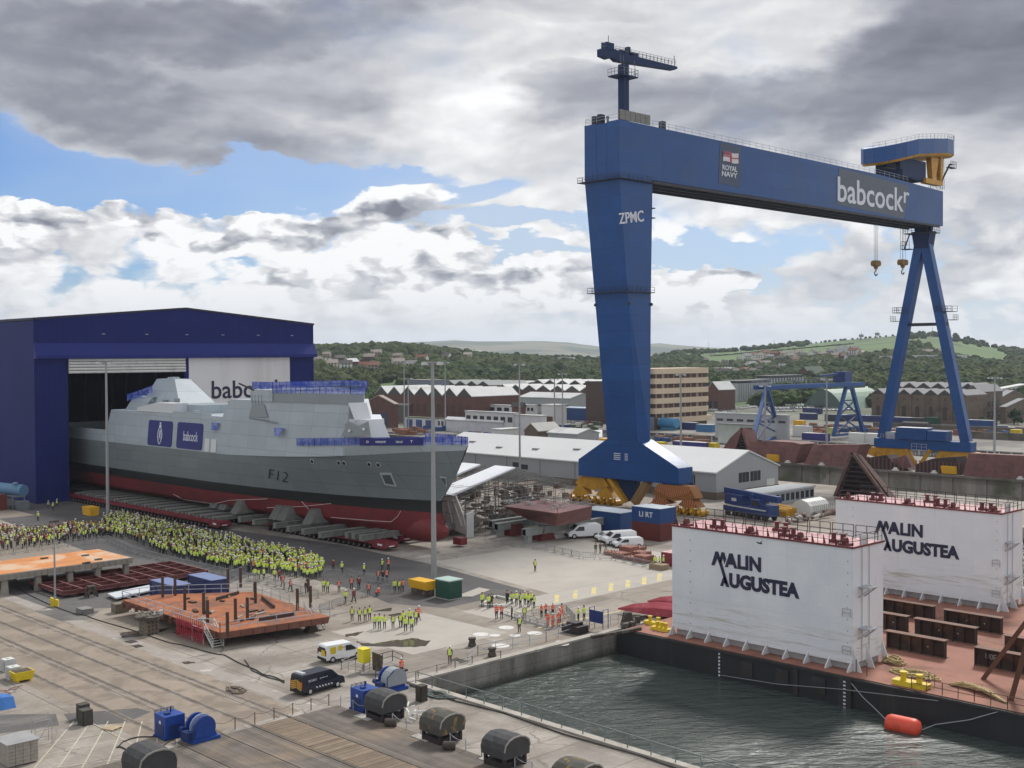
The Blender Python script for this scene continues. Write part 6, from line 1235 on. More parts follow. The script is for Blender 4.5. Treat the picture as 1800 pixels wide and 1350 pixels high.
# ---- shelter, wrapped scaffold and hull block right of the bow ----
sg=mat('scaffold_grey',(.22,.22,.21),.6,.3,var=.2); tw_=mat('sheeting_white',(.72,.74,.77),.5,var=.05,scale=.3); tg=mat('sheeting_grey',(.50,.48,.455),.7,var=.12,scale=.3,streak=True)
# end screen: PY plane y=ya
t=thing('scaffold_shelter','scaffold shelter with white sheeted pitched roof and grey sheeted side, right of the red bow','shelter',(150,163,0))
ya,yb=157.,171.
def S(px,py,y=ya): return PY(px,py,y)
e0=S(797,872); rd=S(906,824); e1=(2*rd[0]-e0[0],ya,e0[2])
gx0=S(788,872)[0]; 
zE=e0[2]; zR=rd[2]
a=MB(); a.extr([(e0[0],ya,zE),(rd[0],ya,zR),(rd[0],ya,zR+.3),(e0[0]-.6,ya,zE+.3)],(0,5.5,0)); a.build('roof_sheet',tw_,t); a=MB(); a.extr([(e0[0],ya+8.5,zE+.2),(rd[0]-1,ya+8.5,zR+.1),(rd[0]-1,ya+8.5,zR+.4),(e0[0]-.6,ya+8.5,zE+.5)],(0,5,0)); a.build('roof_sheet',tw_,t)
a=MB()
for y in [ya+k*1.75 for k in range(9)]:
    a.bar((e0[0],y,zE),(rd[0],y,zR),.12,.12); a.bar((rd[0],y,zR),(e1[0],y,zE),.12,.12); a.bar((e0[0],y,zE-1),(rd[0],y,zR-1),.1,.1); a.bar((rd[0],y,zR-1),(e1[0],y,zE-1),.1,.1)
    for k in range(12): u=k/12; x=e0[0]+(rd[0]-e0[0])*u; z=zE+(zR-zE)*u; a.bar((x,y,z),(x+(rd[0]-e0[0])/12,y,z-1+(zR-zE)/12),.06,.06); x2=e1[0]-(e1[0]-rd[0])*u; a.bar((x2,y,z),(x2-(e1[0]-rd[0])/12,y,z-1+(zR-zE)/12),.06,.06)
for k in range(24): u=k/23; x=e0[0]+(e1[0]-e0[0])*u; z=zR-(abs(x-rd[0])/(rd[0]-e0[0]))*(zR-zE); a.bar((x,ya,z),(x,yb,z),.06,.06)
a.build('roof_truss',sg,t)
a=MB(); q=random.Random(14)
nx=13
for i in range(nx):
    x=e0[0]+(e1[0]-e0[0])*i/(nx-1); zt=zR-(abs(x-rd[0])/(rd[0]-e0[0]))*(zR-zE)-1
    for y in (ya,ya+2,ya+4.5,ya+8,ya+11,yb): a.tube((x,y,0),(x,y,zt),.05,4)
for z in (2,4,6,7.6):
    for y in (ya,ya+2,ya+4.5,ya+8,yb): a.tube((e0[0],y,z),(e1[0],y,z),.05,4); a.tube((e0[0],y,z+1),(e1[0],y,z+1),.04,4)
    for i in range(nx): x=e0[0]+(e1[0]-e0[0])*i/(nx-1); a.tube((x,ya,z),(x,yb,z),.045,4)
for k in range(60): i=q.randrange(nx-1); z=q.choice((0,2,4)); xa=e0[0]+(e1[0]-e0[0])*i/(nx-1); xb=e0[0]+(e1[0]-e0[0])*(i+1)/(nx-1); yy=q.choice((ya,ya+2,ya+4.5,ya+8)); a.tube((xa,yy,z),(xb,yy,z+2),.045,4)
a.build('scaffold_tubes',sg,t)
a=MB()
for z in (2,4,6,7.6):
    for k in range(10):
        if q.random()<.75: x=e0[0]+(e1[0]-e0[0])*k/10; y=ya+q.uniform(0,9); a.box(x,y,z,x+q.uniform(2,3.2),y+q.uniform(1.5,4),z+.08)
for k in range(150): x,y,z=q.uniform(e0[0],e1[0]),q.uniform(ya,yb-2),q.choice((0.1,2.1,4.1,6.1)); a.box(x,y,z,x+q.uniform(.3,1.5),y+q.uniform(.3,1.5),z+q.uniform(.2,1.2))
a.build('platform_boards',mat('board_brown',(.19,.15,.125),.85,var=.4,scale=1.2,col2=(.30,.12,.07),c2=(.55,.65),c2s=.8),t)
# grey sheeted side hanging from the eaves and the paler end panel
xs=138.; P=[PX(px,py,xs) for px,py in ((772,876),(800,870),(813,903),(820,940),(768,922),(766,896))]
a=MB(); a.fr([(xs,p[1],max(p[2],.02)) for p in P],[(xs+.3,p[1],max(p[2],.02)) for p in P])
for u0,v0,u1,v1 in ((786,880,797,925),(796,878,812,925)): p=PX(u0,v0,xs-.1); q=PX(u1,v1,xs-.1); a.bar(p,q,.3,.15)
a.build('side_sheeting',tg,t); p0=PX(812,902,xs); p1=PX(820,940,xs); yy=p1[1]-.1; x2=PY(833,940,yy)[0]
a=MB(); a.extr([(xs,yy,p0[2]),(xs,yy,.02),(x2,yy,.02),(x2,yy,PY(833,899,yy)[2])],(0,.3,0)); a.build('end_panel',mat('sheeting_pale',(.56,.56,.57),.6,var=.08,scale=.4),t)
# maroon hull block on stands
rb=mat('primer_maroon',(.175,.078,.072),.75,var=.16,scale=.5,col2=(.115,.055,.052),c2=(.5,.7),c2s=.3,bump=.04,bscale=.8,seams=(2.6,2.2)); rbt=mat('primer_pink',(.36,.19,.175),.75,var=.12,scale=.5)
B=[PX(882,893,149.)]; t=thing('hull_block','large maroon hull block with pinkish deck on stands beside the white van','hull block',(155,147,0))
Z1=5.4; q0=G(885,890,Z1); q1=G(980,903,Z1); q2=G(1041,890,Z1); q3=G(945,880,Z1); top=[(p[0],p[1],Z1) for p in (q0,q1,q2,q3)]; c=Vector((sum(p[0] for p in top)/4,sum(p[1] for p in top)/4,0))
bot=[(c.x+(p[0]-c.x)*f,c.y+(p[1]-c.y)*f,3.1) for p,f in zip(top,(.45,.85,.97,.7))]
a=MB(); a.fr(bot,top); a.build('shell',rb,t); a=MB(); a.fr([(p[0],p[1],Z1) for p in top],[(p[0],p[1],Z1+.08) for p in top]); a.build('deck_plate',rbt,t)
a=MB(); a.rail([(p[0],p[1],Z1) for p in top]+[(top[0][0],top[0][1],Z1)],1.1,.035,1.6); a.build('handrail',rlc,t)
a=MB(); q=random.Random(2)
for k in range(12): x=c.x+q.uniform(-3,3); y=c.y+q.uniform(-4,4); a.box(x,y,Z1+.08,x+q.uniform(.4,1.6),y+q.uniform(.3,.9),Z1+.3+q.random()*.5)
a.build('deck_clutter',mat('clutter',(.42,.33,.31),.8,var=.3,scale=1.),t)
for px,py in ((905,940),(955,948),(905,905),(965,912)):
    x,y,_=G(px,py); a=MB(); a.fr([(x-1.8,y-1.3,0),(x+1.8,y-1.3,0),(x+1.8,y+1.3,0),(x-1.8,y+1.3,0)],[(x-.9,y-.9,2.),(x+.9,y-.9,2.),(x+.9,y+.9,2.),(x-.9,y+.9,2.)]); 
    for k in range(5): a.extr([(x-1.9,y-1.2+k*.55,0),(x-1.75,y-1.2+k*.55,0),(x-.85,y-1.2+k*.5,2.),(x-1.0,y-1.2+k*.5,2.)],(0,.1,0))
    a.build('stand',mat('stand_red',(.15,.03,.028),.7,var=.15,scale=.8),t)
for i,(p0,p1,l) in enumerate((((876,935),(1010,912),'rear pale grey long beam lying through the stands of the maroon block'),((925,945),(1072,908),'front pale grey long beam in front of the maroon block'),((866,930),(960,915),'short grey beam beside the rear long one'))):
    a0=G(p0[0],p0[1]-6,1.6); a1=G(p1[0],p1[1]-6,1.6); y=a0[1]; L=a1[0]-a0[0]
    a=MB(); a.box(0,0,0,L,1.1,.12); a.box(0,0,1.1,L,1.1,1.25); a.box(0,.15,.12,L,.95,1.1)
    for k in range(int(L/1.5)+1): a.box(k*1.5,.02,.12,k*1.5+.08,1.08,1.1)
    a.box(.5,.1,-1.2,1.5,1.0,0); a.box(L-2,.1,-1.2,L-1,1.0,0); a.build('long_beam',mat('beam_pale',(.30,.33,.31),.7,var=.1,scale=.6),loc=(a0[0],y,1.2),label=l,cat='beam')
a=MB(); p=G(978,945); rg=[[(p[0]-1+i*.6,p[1]-.8,0),(p[0]-1+i*.6,p[1]-.3,.5+.2*(i%2)),(p[0]-1+i*.6,p[1]+.5,.4),(p[0]-1+i*.6,p[1]+.9,0)] for i in range(5)]; a.loft(rg); a.build('plastic_sheet',iw,org=p,label='crumpled white plastic sheet beside the front stand of the maroon block',cat='plastic sheet')
# crowd control barriers
bg_=mat('barrier_grey',(.27,.28,.29),.5,.3,var=.1)
a=MB(); 
for z in (.25,1.05): a.tube((-1.1,0,z),(1.1,0,z),.04,4)
for k in range(9): a.tube((-1.1+k*.275,0,.25),(-1.1+k*.275,0,1.05),.022 if 0<k<8 else .04,4)
for s in (-.9,.9): a.tube((s,0,.25),(s,0,.03),.035,4); a.tube((s,-.3,.03),(s,.3,.03),.035,4)
b0_=a.build('crowd_barrier',bg_,loc=(0,0,0)); first=[True]
def barrier_line(pts,label,grp):
    P=[Vector(G(*p)) for p in pts]
    for p,q in zip(P[:-1],P[1:]):
        L=(q-p).length; n=max(1,round(L/2.35)); an=math.atan2((q-p).y,(q-p).x)
        for i in range(n):
            c=p.lerp(q,(i+.5)/n)
            o=b0_ if first[0] else b0_.copy()
            if not first[0]: COL.objects.link(o)
            first[0]=False; o.location=(c.x,c.y,0); o.rotation_euler[2]=an; tag(o,label,'barrier',grp)
barrier_line([(0,978),(70,968),(150,957),(190,952),(232,972),(300,990),(390,1010),(470,1028),(560,1052)],'grey crowd barrier in the long run between the crowd and the rusty steelwork','barriers in front of the crowd')
barrier_line([(395,1022),(440,1002),(520,1012),(600,1014)],'grey crowd barrier around the group beside the crowd end','barriers by the crowd end')
barrier_line([(608,1012),(680,1030),(745,1042)],'grey crowd barrier on the asphalt right of the crowd end','barriers on the asphalt right of the crowd')
barrier_line([(560,1078),(640,1050),(688,1040)],'grey crowd barrier leading from the steps towards the orange bin','barriers between steps and bin')
barrier_line([(905,1090),(962,1108),(1012,1096),(995,1078),(935,1082)],'grey crowd barrier penning the orange group by the quay','barriers around the orange group')
barrier_line([(880,958),(960,968),(1020,982),(1080,985),(1150,1000)],'grey crowd barrier in the far row in front of the white vans','barriers in front of the far vans')
# ================= LAND BEYOND =================
def ss(a,b,x): t=min(1,max(0,(x-a)/(b-a))); return t*t*(3-2*t)
RG=[(-600,30),(500,37),(700,40),(770,36),(850,27),(1050,21),(1130,20),(1200,31),(1300,38),(1400,47),(1500,57),(1600,66),(1660,60),(1710,47),(1760,36),(1800,31),(2400,20)]
FR=[(-600,90),(440,118),(560,112),(640,100),(700,128),(760,132),(800,142),(850,130),(930,134),(1000,124),(1060,85),(1110,78),(1150,112),(1180,96),(1240,78),(1300,70),(2400,50)]
DP=[(-600,1500),(1080,1500),(1250,2300),(2400,2300)]
def Hh(px,D):
    D1=interp(DP,px); h=interp(RG,px)*(ss(720,D1,D) if D<D1 else 1-ss(D1+60,D1+1500,D))
    h=interp(RG,px)*max(0,min(1,(D-760)/(D1-760)))**1.05 if D<D1 else h
    x,y,_=az(px,D); n=noise.noise(Vector((x/260,y/260,1)))*4*ss(850,1300,D)+noise.noise(Vector((x/900,y/900,4)))*16*ss(3500,6000,D)+noise.noise(Vector((x/300,y/300,7)))*7*ss(5000,7000,D)
    return h+n+(interp(FR,px)*.94)*ss(5000,8200,D)
g=MB(); PXS=list(range(-700,2501,20)); DS=[545,640,720,780]+[780+40*i for i in range(1,42)]+[2460+160*i for i in range(8)]+[3900,4400,5000,5500,6000,6500,7000,7400,7800,8200,8600,9500,12000]
vs=[];fs=[]
for D in DS:
    for px in PXS:
        x,y,_=az(px,D); vs.append((x,y,Hh(px,D) if D>700 else -.02))
n=len(PXS)
for j in range(len(DS)-1):
    for i in range(n-1): fs.append((j*n+i,j*n+i+1,(j+1)*n+i+1,(j+1)*n+i))
g.add(vs,fs)
def land_mat():
    m=bpy.data.materials.new('land'); m.use_nodes=True; T=NT(m.node_tree); b=T.n['Principled BSDF']; P=T.new('ShaderNodeTexCoord').outputs['Object']
    n1=T.noise(P,.0022,5,.6); n2=T.noise(P,.03,6,.6); vo=T.new('ShaderNodeTexVoronoi',feature='DISTANCE_TO_EDGE'); T.l.new(T.vm('ADD',P,T.vm('MULTIPLY',T.noise(P,.004,3,.5,0,1),(80,80,0))),vo.inputs['Vector']); vo.inputs['Scale'].default_value=.0035
    vc=T.new('ShaderNodeTexVoronoi',feature='F1'); T.l.new(P,vc.inputs['Vector']); vc.inputs['Scale'].default_value=.0035
    d=T.vm('LENGTH',P); c=T.mix(T.ss(n1,.4,.6),(.075,.135,.03),(.085,.15,.035)); c=T.mix(T.m('MULTIPLY',T.ss(n2,.35,.7),.3),c,(.06,.10,.028))
    c=T.mix(T.ss(vo.outputs['Distance'],.03,.012),c,(.025,.045,.018))
    far=T.ss(d,3600,5200); fc=T.mix(T.ss(T.noise(P,.0016,6,.65),.46,.54),(.035,.06,.03),(.16,.15,.09)); c=T.mix(far,c,fc)
    near=T.ss(d,760,690); c=T.mix(near,c,T.mix(T.ss(T.noise(P,.02,5,.6),.42,.6),(.13,.12,.11),(.075,.09,.04))); 
    T.l.new(c,b.inputs['Base Color']); b.inputs['Roughness'].default_value=.95; return m
g.build('hills',land_mat(),kind='structure',smooth=True)
def onland(px,py,Dmin=600):   # where the sight line in bearing px reaches the terrain
    yh=624-.0055*(px-900); D=Dmin; f=math.sqrt(1+((px-900)/F)**2)
    while D<9000:
        z=Hh(px,D) if D>700 else 0
        if z>=H-(py-yh)*(D/f)/F: break
        D+=8
    x,y,_=az(px,D); return x,y,(Hh(px,D) if D>700 else 0),D
# ---------- built helper ----------
brick=mat('brick',(.125,.062,.050),.85,var=.15,scale=.3,col2=(.09,.05,.042),c2=(.5,.7),c2s=.2); slate=mat('pale_roof_sheet',(.50,.505,.50),.7,var=.10,scale=.1,col2=(.36,.36,.355),c2=(.5,.7),c2s=.08); stone=mat('stone_brown',(.155,.118,.088),.85,var=.18,scale=.3,col2=(.10,.078,.062),c2=(.5,.7),c2s=.25)
wht=mat('render_white',(.60,.60,.59),.7,var=.06,scale=.2); gry2=mat('shed_grey',(.33,.345,.355),.65,var=.06,scale=.2,ribs=(3,.8,.02)); win=mat('window_dark',(.03,.035,.042),.25,var=.3,scale=.5); rfd=mat('roof_dark',(.085,.075,.072),.8,var=.15,scale=.3); rfb=mat('roof_beige',(.30,.255,.225),.8,var=.1,scale=.3); rfr=mat('roof_red',(.20,.085,.06),.8,var=.1,scale=.3); slt=mat('roof_slate',(.22,.22,.225),.8,var=.12,scale=.5); cream=mat('cream_panel',(.62,.50,.36),.7,var=.06,scale=.2); dglz=mat('tooth_glazing',(.055,.05,.048),.5,var=.2,scale=.4)
def bld(label,pxL,pxC,pxR,yb,yt,wall,roof,kind='flat',ry=None,n=6,name='building',cat='building',wins=None,door=None,c=None,hip=0.):
    c=c or G(pxC,yb); x0,y0=c[0],c[1]; y1=PX(pxL,yb,x0)[1]; x1=PY(pxR,yb,y0)[0]; z=PX(pxC,yt,x0)[2]; h=z
    if y1<y0+1: y1=y0+1
    if x1<x0+1: x1=x0+1
    t=thing(name,label,cat,(x0,y0,0)); rz=(PX(pxC,ry,x0)[2]-z) if ry else 2.
    a=MB(); a.box(x0,y0,0,x1,y1,z); b=MB(); gl_=MB()
    if kind=='flat': b.box(x0-.3,y0-.3,z,x1+.3,y1+.3,z+.35)
    elif kind=='gy':   # ridge along Y, gable on the right hand face
        xm=(x0+x1)/2; a.extr([(x0,y0,z),(x1,y0,z),(xm,y0,z+rz)],(0,y1-y0,0)); 
        b.extr([(x0-.4,y0-.3,z-.05),(xm,y0-.3,z+rz+.05),(x1+.4,y0-.3,z-.05),(x1+.4,y0-.3,z+.25),(xm,y0-.3,z+rz+.4),(x0-.4,y0-.3,z+.25)],(0,y1-y0+.6,0))
    elif kind=='gx':   # ridge along X, gable on the left hand face
        ym=(y0+y1)/2; a.extr([(x0,y0,z),(x0,ym,z+rz),(x0,y1,z)],(x1-x0,0,0)); 
        b.extr([(x0-.3,y0-.4,z-.05),(x0-.3,ym,z+rz+.05),(x0-.3,y1+.4,z-.05),(x0-.3,y1+.4,z+.25),(x0-.3,ym,z+rz+.4),(x0-.3,y0-.4,z+.25)],(x1-x0+.6,0,0))
    elif kind=='saw':
        w=(y1-y0)/n
        for i in range(n):
            ya,yb_=y0+i*w,y0+(i+1)*w; ym=(ya+yb_)/2
            r0,r1=x0-.25,x1+.25
            b.add([(r0,ya,z),(r0,ym,z+rz),(r0,yb_,z),(r1,ya,z),(r1-hip,ym,z+rz),(r1,yb_,z),(r0,ya,z+.3),(r0+hip*.0,ym,z+rz+.35),(r0,yb_,z+.3),(r1,ya,z+.3),(r1-hip,ym,z+rz+.35),(r1,yb_,z+.3)],[(6,7,10,9),(7,8,11,10),(0,1,7,6),(1,2,8,7),(3,9,10,4),(4,10,11,5),(0,6,9,3)])
            gl_.extr([(x0-.1,ya+.3,z),(x0-.1,ym,z+rz-.1),(x0-.1,yb_-.3,z)],(.6,0,0)); a.extr([(x0+.6,ya,z),(x0+.6,ym,z+rz),(x0+.6,yb_,z)],(x1-x0-.7,0,0))
    a.build('wall',wall,t); rf=b.build('roof',roof,t)
    if gl_.v: gl_.build('gable_glazing',dglz,t)
    if wins:
        for (face,zf,hf,k,m_) in wins:
            w_=MB(); 
            for i in range(k):
                if face=='L': L=(y1-y0)/k; w_.box(x0-.08,y0+L*(i+.18),z*zf,x0,y0+L*(i+.82),z*(zf+hf))
                else: L=(x1-x0)/k; w_.box(x0+L*(i+.18),y0-.08,z*zf,x0+L*(i+.82),y0,z*(zf+hf))
            w_.build('window_row',m_ or win,t)
    if door:
        face,u0,u1,hd,m_=door; w_=MB()
        if face=='L': w_.box(x0-.1,y0+(y1-y0)*u0,0,x0,y0+(y1-y0)*u1,z*hd)
        else: w_.box(x0+(x1-x0)*u0,y0-.1,0,x0+(x1-x0)*u1,y0,z*hd)
        w_.build('door',m_,t)
    t['_z']=z if False else None
    del t['_z']
    return t,(x0,y0,x1,y1,z,rz)
dblu=mat('door_blue',(.03,.05,.11),.6); 
# long warehouse behind the crane leg
c=G(1259,879); 
t,(x0,y0,x1,y1,z,rz)=bld('long pale warehouse with a low pitched white roof behind the huge crane leg',760,1259,1368,879,832.5,gry2,mat('warehouse_roof',(.60,.605,.60),.7,var=.06,scale=.08,ribs=(1,1.,.02)),'gy',ry=800,name='warehouse',cat='warehouse',c=c)
a=MB(); a.box(x0-.15,y0-.15,0,x1+.1,y1,1.6); a.build('plinth',stone,t)
a=MB(); p=PY(1298,829,y0); q=PY(1335,846,y0); w_=(q[0]-p[0])
for k in range(6): a.box(p[0]+w_*k/6+.15+(.4 if k>2 else 0),y0-.08,q[2]+.3,p[0]+w_*(k+1)/6-.1+(.4 if k>2 else 0),y0,p[2]-.3)
a.build('window',win,t); a=MB(); p=PY(1347,842,y0); q=PY(1361,854,y0); a.box(p[0],y0-.12,q[2],q[0],y0,p[2]); a.build('sign_board',wht,t)
a=MB()
for px,py in ((907,816),(922,820),(1210,846)): p=PX(px,py,x0); a.box(x0-.08,p[1]-1.2,p[2]-.7,x0,p[1]+1.2,p[2]+.5)
a.box(x0-.08,PX(1222,838,x0)[1],PX(1222,852,x0)[2],x0,PX(1205,838,x0)[1],PX(1205,834,x0)[2]); a.build('window',win,t)
a=MB(); q=random.Random(4)
for k in range(9): yy=y0+20+k*13; u=q.uniform(.25,.8); a.box(x0+(x1-x0)*.5*u,yy,z+rz*u+.2,x0+(x1-x0)*.5*u+1.2,yy+2,z+rz*u+.75)
a.build('roof_vent',slt,t); a=MB()
k=y0+6
while k<y1: a.box(x0-.12,k,1.6,x0,k+.18,z); k+=12
a.build('downpipe',slt,t)
t,(x0,y0,x1,y1,z,rz)=bld('low pale flat roofed shed with narrow dark slit windows right of the warehouse gable',1285,1326,1431,893,871.6,gry2,mat('shed_roof',(.45,.47,.47),.6,var=.08,scale=.2),'flat',name='shed',cat='shed',wins=[('R',.2,.6,12,None)],door=('L',.3,.8,.6,dblu))
# mobile crane
mcb=mat('mobile_crane_blue',(.015,.04,.15),.45,var=.15,scale=.6); mcd=mat('mobile_crane_dark',(.03,.035,.06),.6,var=.3,scale=.8)
c0=Vector(G(1281,903)); c1=Vector(G(1360,917)); an=math.atan2((c1-c0).y,(c1-c0).x); L=(c1-c0).length
t=thing('mobile_crane','dark blue multi axle mobile crane parked between the warehouse and the near barge tower','mobile crane',tuple(c0),an,local=True)
a=MB(); a.box(0,-1.4,.9,L,1.4,1.9); a.box(L-2.4,-1.35,1.9,L,1.35,3.0); a.box(L*.3,-1.4,1.9,L*.62,1.4,2.3); a.build('chassis',mcb,t)
a=MB(); a.extr([(L*.62,-1.3,2.0),(L*.85,-1.3,2.0),(L*.80,-1.3,3.9),(L*.62,-1.3,3.9)],(0,1.5,0)); a.box(0.3,-1.3,2.2,L*.42,1.3,4.2); ca=a.build('superstructure',mcb,t); a=MB(); a.extr([(L*.65,-1.33,2.7),(L*.82,-1.33,2.7),(L*.78,-1.33,3.7),(L*.65,-1.33,3.7)],(0,.03,0)); a.build('cab_window',win,ca)
a=MB(); a.bar((-1.5,.5,4.6),(L+1.2,.5,4.2),1.0,1.2); a.tube((L*.55,-.4,4.0),(L*.55,1.3,4.0),.75,14); a.build('boom',mcb,t)
a=MB(); a.box(L*.1,-1.45,1.9,L*.95,-1.35,2.15); a.box(L*.2,-1.5,3.0,L*.3,-1.35,3.6); a.build('walkway',lampw,t)
for k in range(6):
    w=MB(); xx=1.2+k*(L-2.4)/5; w.tube((xx,-1.4,.65),(xx,-1.0,.65),.65,14); w.tube((xx,1.0,.65),(xx,1.4,.65),.65,14); w.build('wheel',rub,t)
a=MB(); p=G(1380,905); 
for k in range(3): a.tube((p[0]-2+k*1.6,p[1]-2,.8),(p[0]-2+k*1.6,p[1]+2.5,.8+.2*k),.75,10)
a.box(p[0]-3,p[1]-2.2,0,p[0]+2,p[1]+2.,.5); a.build('cable_reels',cyel,org=p,label='yellow cable reels just right of the blue mobile crane',cat='reels')
x,y,_=G(1418,905); t=thing('white_tent','small white rounded tent in front of the low shed','tent',(x,y,0)); rg=[]
for k in range(2):
    xx=x-2+k*7; rg.append([(xx,y-2,0),(xx,y-2,2.0),(xx,y-1.3,2.8),(xx,y,3.2),(xx,y+1.3,2.8),(xx,y+2,2.0),(xx,y+2,0)])
a=MB(); a.loft(rg); a.build('canvas',iw,t); a=MB()
for k in range(12): a.tube((x-2+k*.75,y-2.9,0),(x-2+k*.75,y-2.9,2.2),.04,4); a.tube((x-2+k*.75,y-2.9,2.2),(x-2+k*.75,y-2.2,2.9),.04,4)
a.build('frame',sg,t)
a=MB(); q=random.Random(17)
for k in range(12): p=G(1385+k*7,925-k*1.6-q.uniform(0,6)); a.tube((p[0],p[1],.5),(p[0]+q.uniform(1,3.5),p[1]+q.uniform(-2,2),.5+q.random()*.4),q.uniform(.25,.6),8)
a.build('pipe_heap',mat('pipe_brown',(.16,.11,.09),.8,var=.5,scale=.8,col2=(.45,.43,.4),c2=(.55,.6),c2s=.5),org=G(1420,918),label='heap of brown and pale pipes on the ground beside the far barge tower',cat='pipes')
# ---- rust coloured hull sections on the far quay and near shore ----
def slab(label,pts,x,dx,m=None,lean=0.,cat='hull section',ribs=False):
    P=[PX(px,py,x) for px,py in pts]; t=thing('hull_section',label,cat,(x,P[0][1],0)); a=MB()
    a.fr([(x+lean*max(0,p[2]),p[1],max(p[2],.02)) for p in P],[(x+dx+lean*.3*max(0,p[2]),p[1],max(p[2]*.97,.01)) for p in P]); a.build('plating',m or rb,t)
    return t,P
for l,pts,x,dx,ln in (('maroon curved hull section with a hump on the far quay under the small blue gantry',[(1314,815),(1316,778),(1345,775),(1392,778),(1405,781),(1396,821)],298.5,9,.15),
  ('maroon flat hull plating leaning on the far quay between the hump and the crane foot',[(1413,824),(1424,782),(1505,782),(1497,829)],298.5,7,.3),
  ('maroon upright hull plating at the right edge of the far quay',[(1692,838),(1700,797),(1830,803),(1830,852)],298.5,6,.15),
  ('grey brown ribbed panel propped in front of the left crane bogies on the far quay',[(1572,826),(1568,807),(1590,800),(1602,822)],299.5,2,.2),
  ('small ribbed panel propped beside the right crane bogies on the far quay',[(1704,832),(1696,816),(1717,807),(1722,826)],299.5,2,.2)):
    slab(l,pts,x,dx,lean=ln)
rdk=mat('hull_inside_dark',(.05,.032,.030),.85,var=.25,scale=.6)
for l,pts in (('dark curved hull section with its open side towards the camera, left of the crane foot',[(1508,830),(1512,806),(1558,800),(1568,812),(1592,833)]),('dark curved hull section with open ribs between the crane bogies on the far quay',[(1608,836),(1612,815),(1640,806),(1680,803),(1690,838)])):
    t,P=slab(l,pts,299,6,rdk); a=MB()
    ys=[p[1] for p in P]; 
    for k in range(12): y=min(ys)+(max(ys)-min(ys))*(k+.5)/12; a.box(298.8,y,0,299,y+.25,3.2)
    a.build('rib',rb,t)
def stemblock(label,apex,bl,br_,x,dy,m1):
    A_=PX(*apex,x);B_=PX(*bl,x);C_=PX(*br_,x); t=thing('stem_section',label,'hull section',(x,A_[1],0)); a=MB()
    for p,q in ((A_,B_),(A_,C_)):
        w=.35; a.fr([(x,p[1]+w,p[2]),(x,p[1]-w,p[2]),(x+.5,p[1]-w,p[2]),(x+.5,p[1]+w,p[2])],[(x,q[1]+w,q[2]),(x,q[1]-w,q[2]),(x+.5,q[1]-w,q[2]),(x+.5,q[1]+w,q[2])])
    a.fr([(x+.5,A_[1]+.1,A_[2]),(x+.5,B_[1],B_[2]),(x+.5,B_[1]-.2,B_[2])],[(x+7,A_[1]+dy,A_[2]*.9),(x+7,B_[1]+dy,B_[2]),(x+7,B_[1]+dy-.2,B_[2])]); a.fr([(x+.5,A_[1]-.1,A_[2]),(x+.5,C_[1]+.2,C_[2]),(x+.5,C_[1],C_[2])],[(x+7,A_[1]+dy,A_[2]*.9),(x+7,C_[1]+dy+.2,C_[2]),(x+7,C_[1]+dy,C_[2])])
    a.build('plating',m1,t); a=MB()
    for k in range(1,11):
        u=k/11; yb_=A_[1]+(B_[1]-A_[1])*u; yc=A_[1]+(C_[1]-A_[1])*u; z_=A_[2]+(B_[2]-A_[2])*u; a.box(x+.1,yc,z_-.10,x+1.2,yb_,z_+.10)
    a.add([(x+2.2,A_[1],A_[2]-.3),(x+2.2,B_[1],B_[2]),(x+2.2,C_[1],C_[2])],[(0,1,2)]); a.build('rib',rdk,t); return t
stemblock('tall triangular rusty bow section with open ribbed inside, standing left of the far barge tower',(1497,796),(1462,884),(1562,884),236.,1.5,mat('stem_rust',(.13,.075,.06),.8,var=.3,scale=.5))
stemblock('maroon triangular bow section with open ribs on the far quay behind the warehouse roof',(1303,752),(1287,803),(1318,803),303.,0.,rb)
slab('maroon sloping plate side of the bow section on the far quay',[(1262,803),(1283,770),(1303,752),(1287,803)],303.2,6)
for (px,py,w,l,m_) in ((1368,811,3.2,'small orange bin on the far quay in front of the hump section',oy),(1681,832,3.4,'small orange bin between the dark sections on the far quay',oy)):
    x,y,_=G(px,py); a=MB(); a.extr([(298,y+1.8,.2),(297.6,y+2.,2.2),(300.,y+2.,2.2),(299.6,y+1.8,.2)],(0,-3.8,0)); a.build('bin',m_,org=(298,y,0),label=l,cat='bin')
for i,px in enumerate((1384,1444,1508,1575,1644,1797)):
    p=PX(px,0,296.2); y=p[1]; a=MB(); a.box(295.9,y-.7,.25,297.0,y+.7,.6); a.box(296.1,y-.4,.6,296.8,y+.4,1.0); a.build('edge_bollard',iw,org=(296,y,0),label='small white bollard, number %s from the left along the far dock edge'%['one','two','three','four','five','six'][i],cat='bollard')
a=MB(); p=PX(1570,878,293); a.box(p[0],p[1]-1.2,-8,p[0]+1.5,p[1]+1.2,p[2]+1.8); a.build('yellow_hoist',by,org=p,label='small yellow hoist low on the far dock wall behind the far barge tower',cat='hoist')
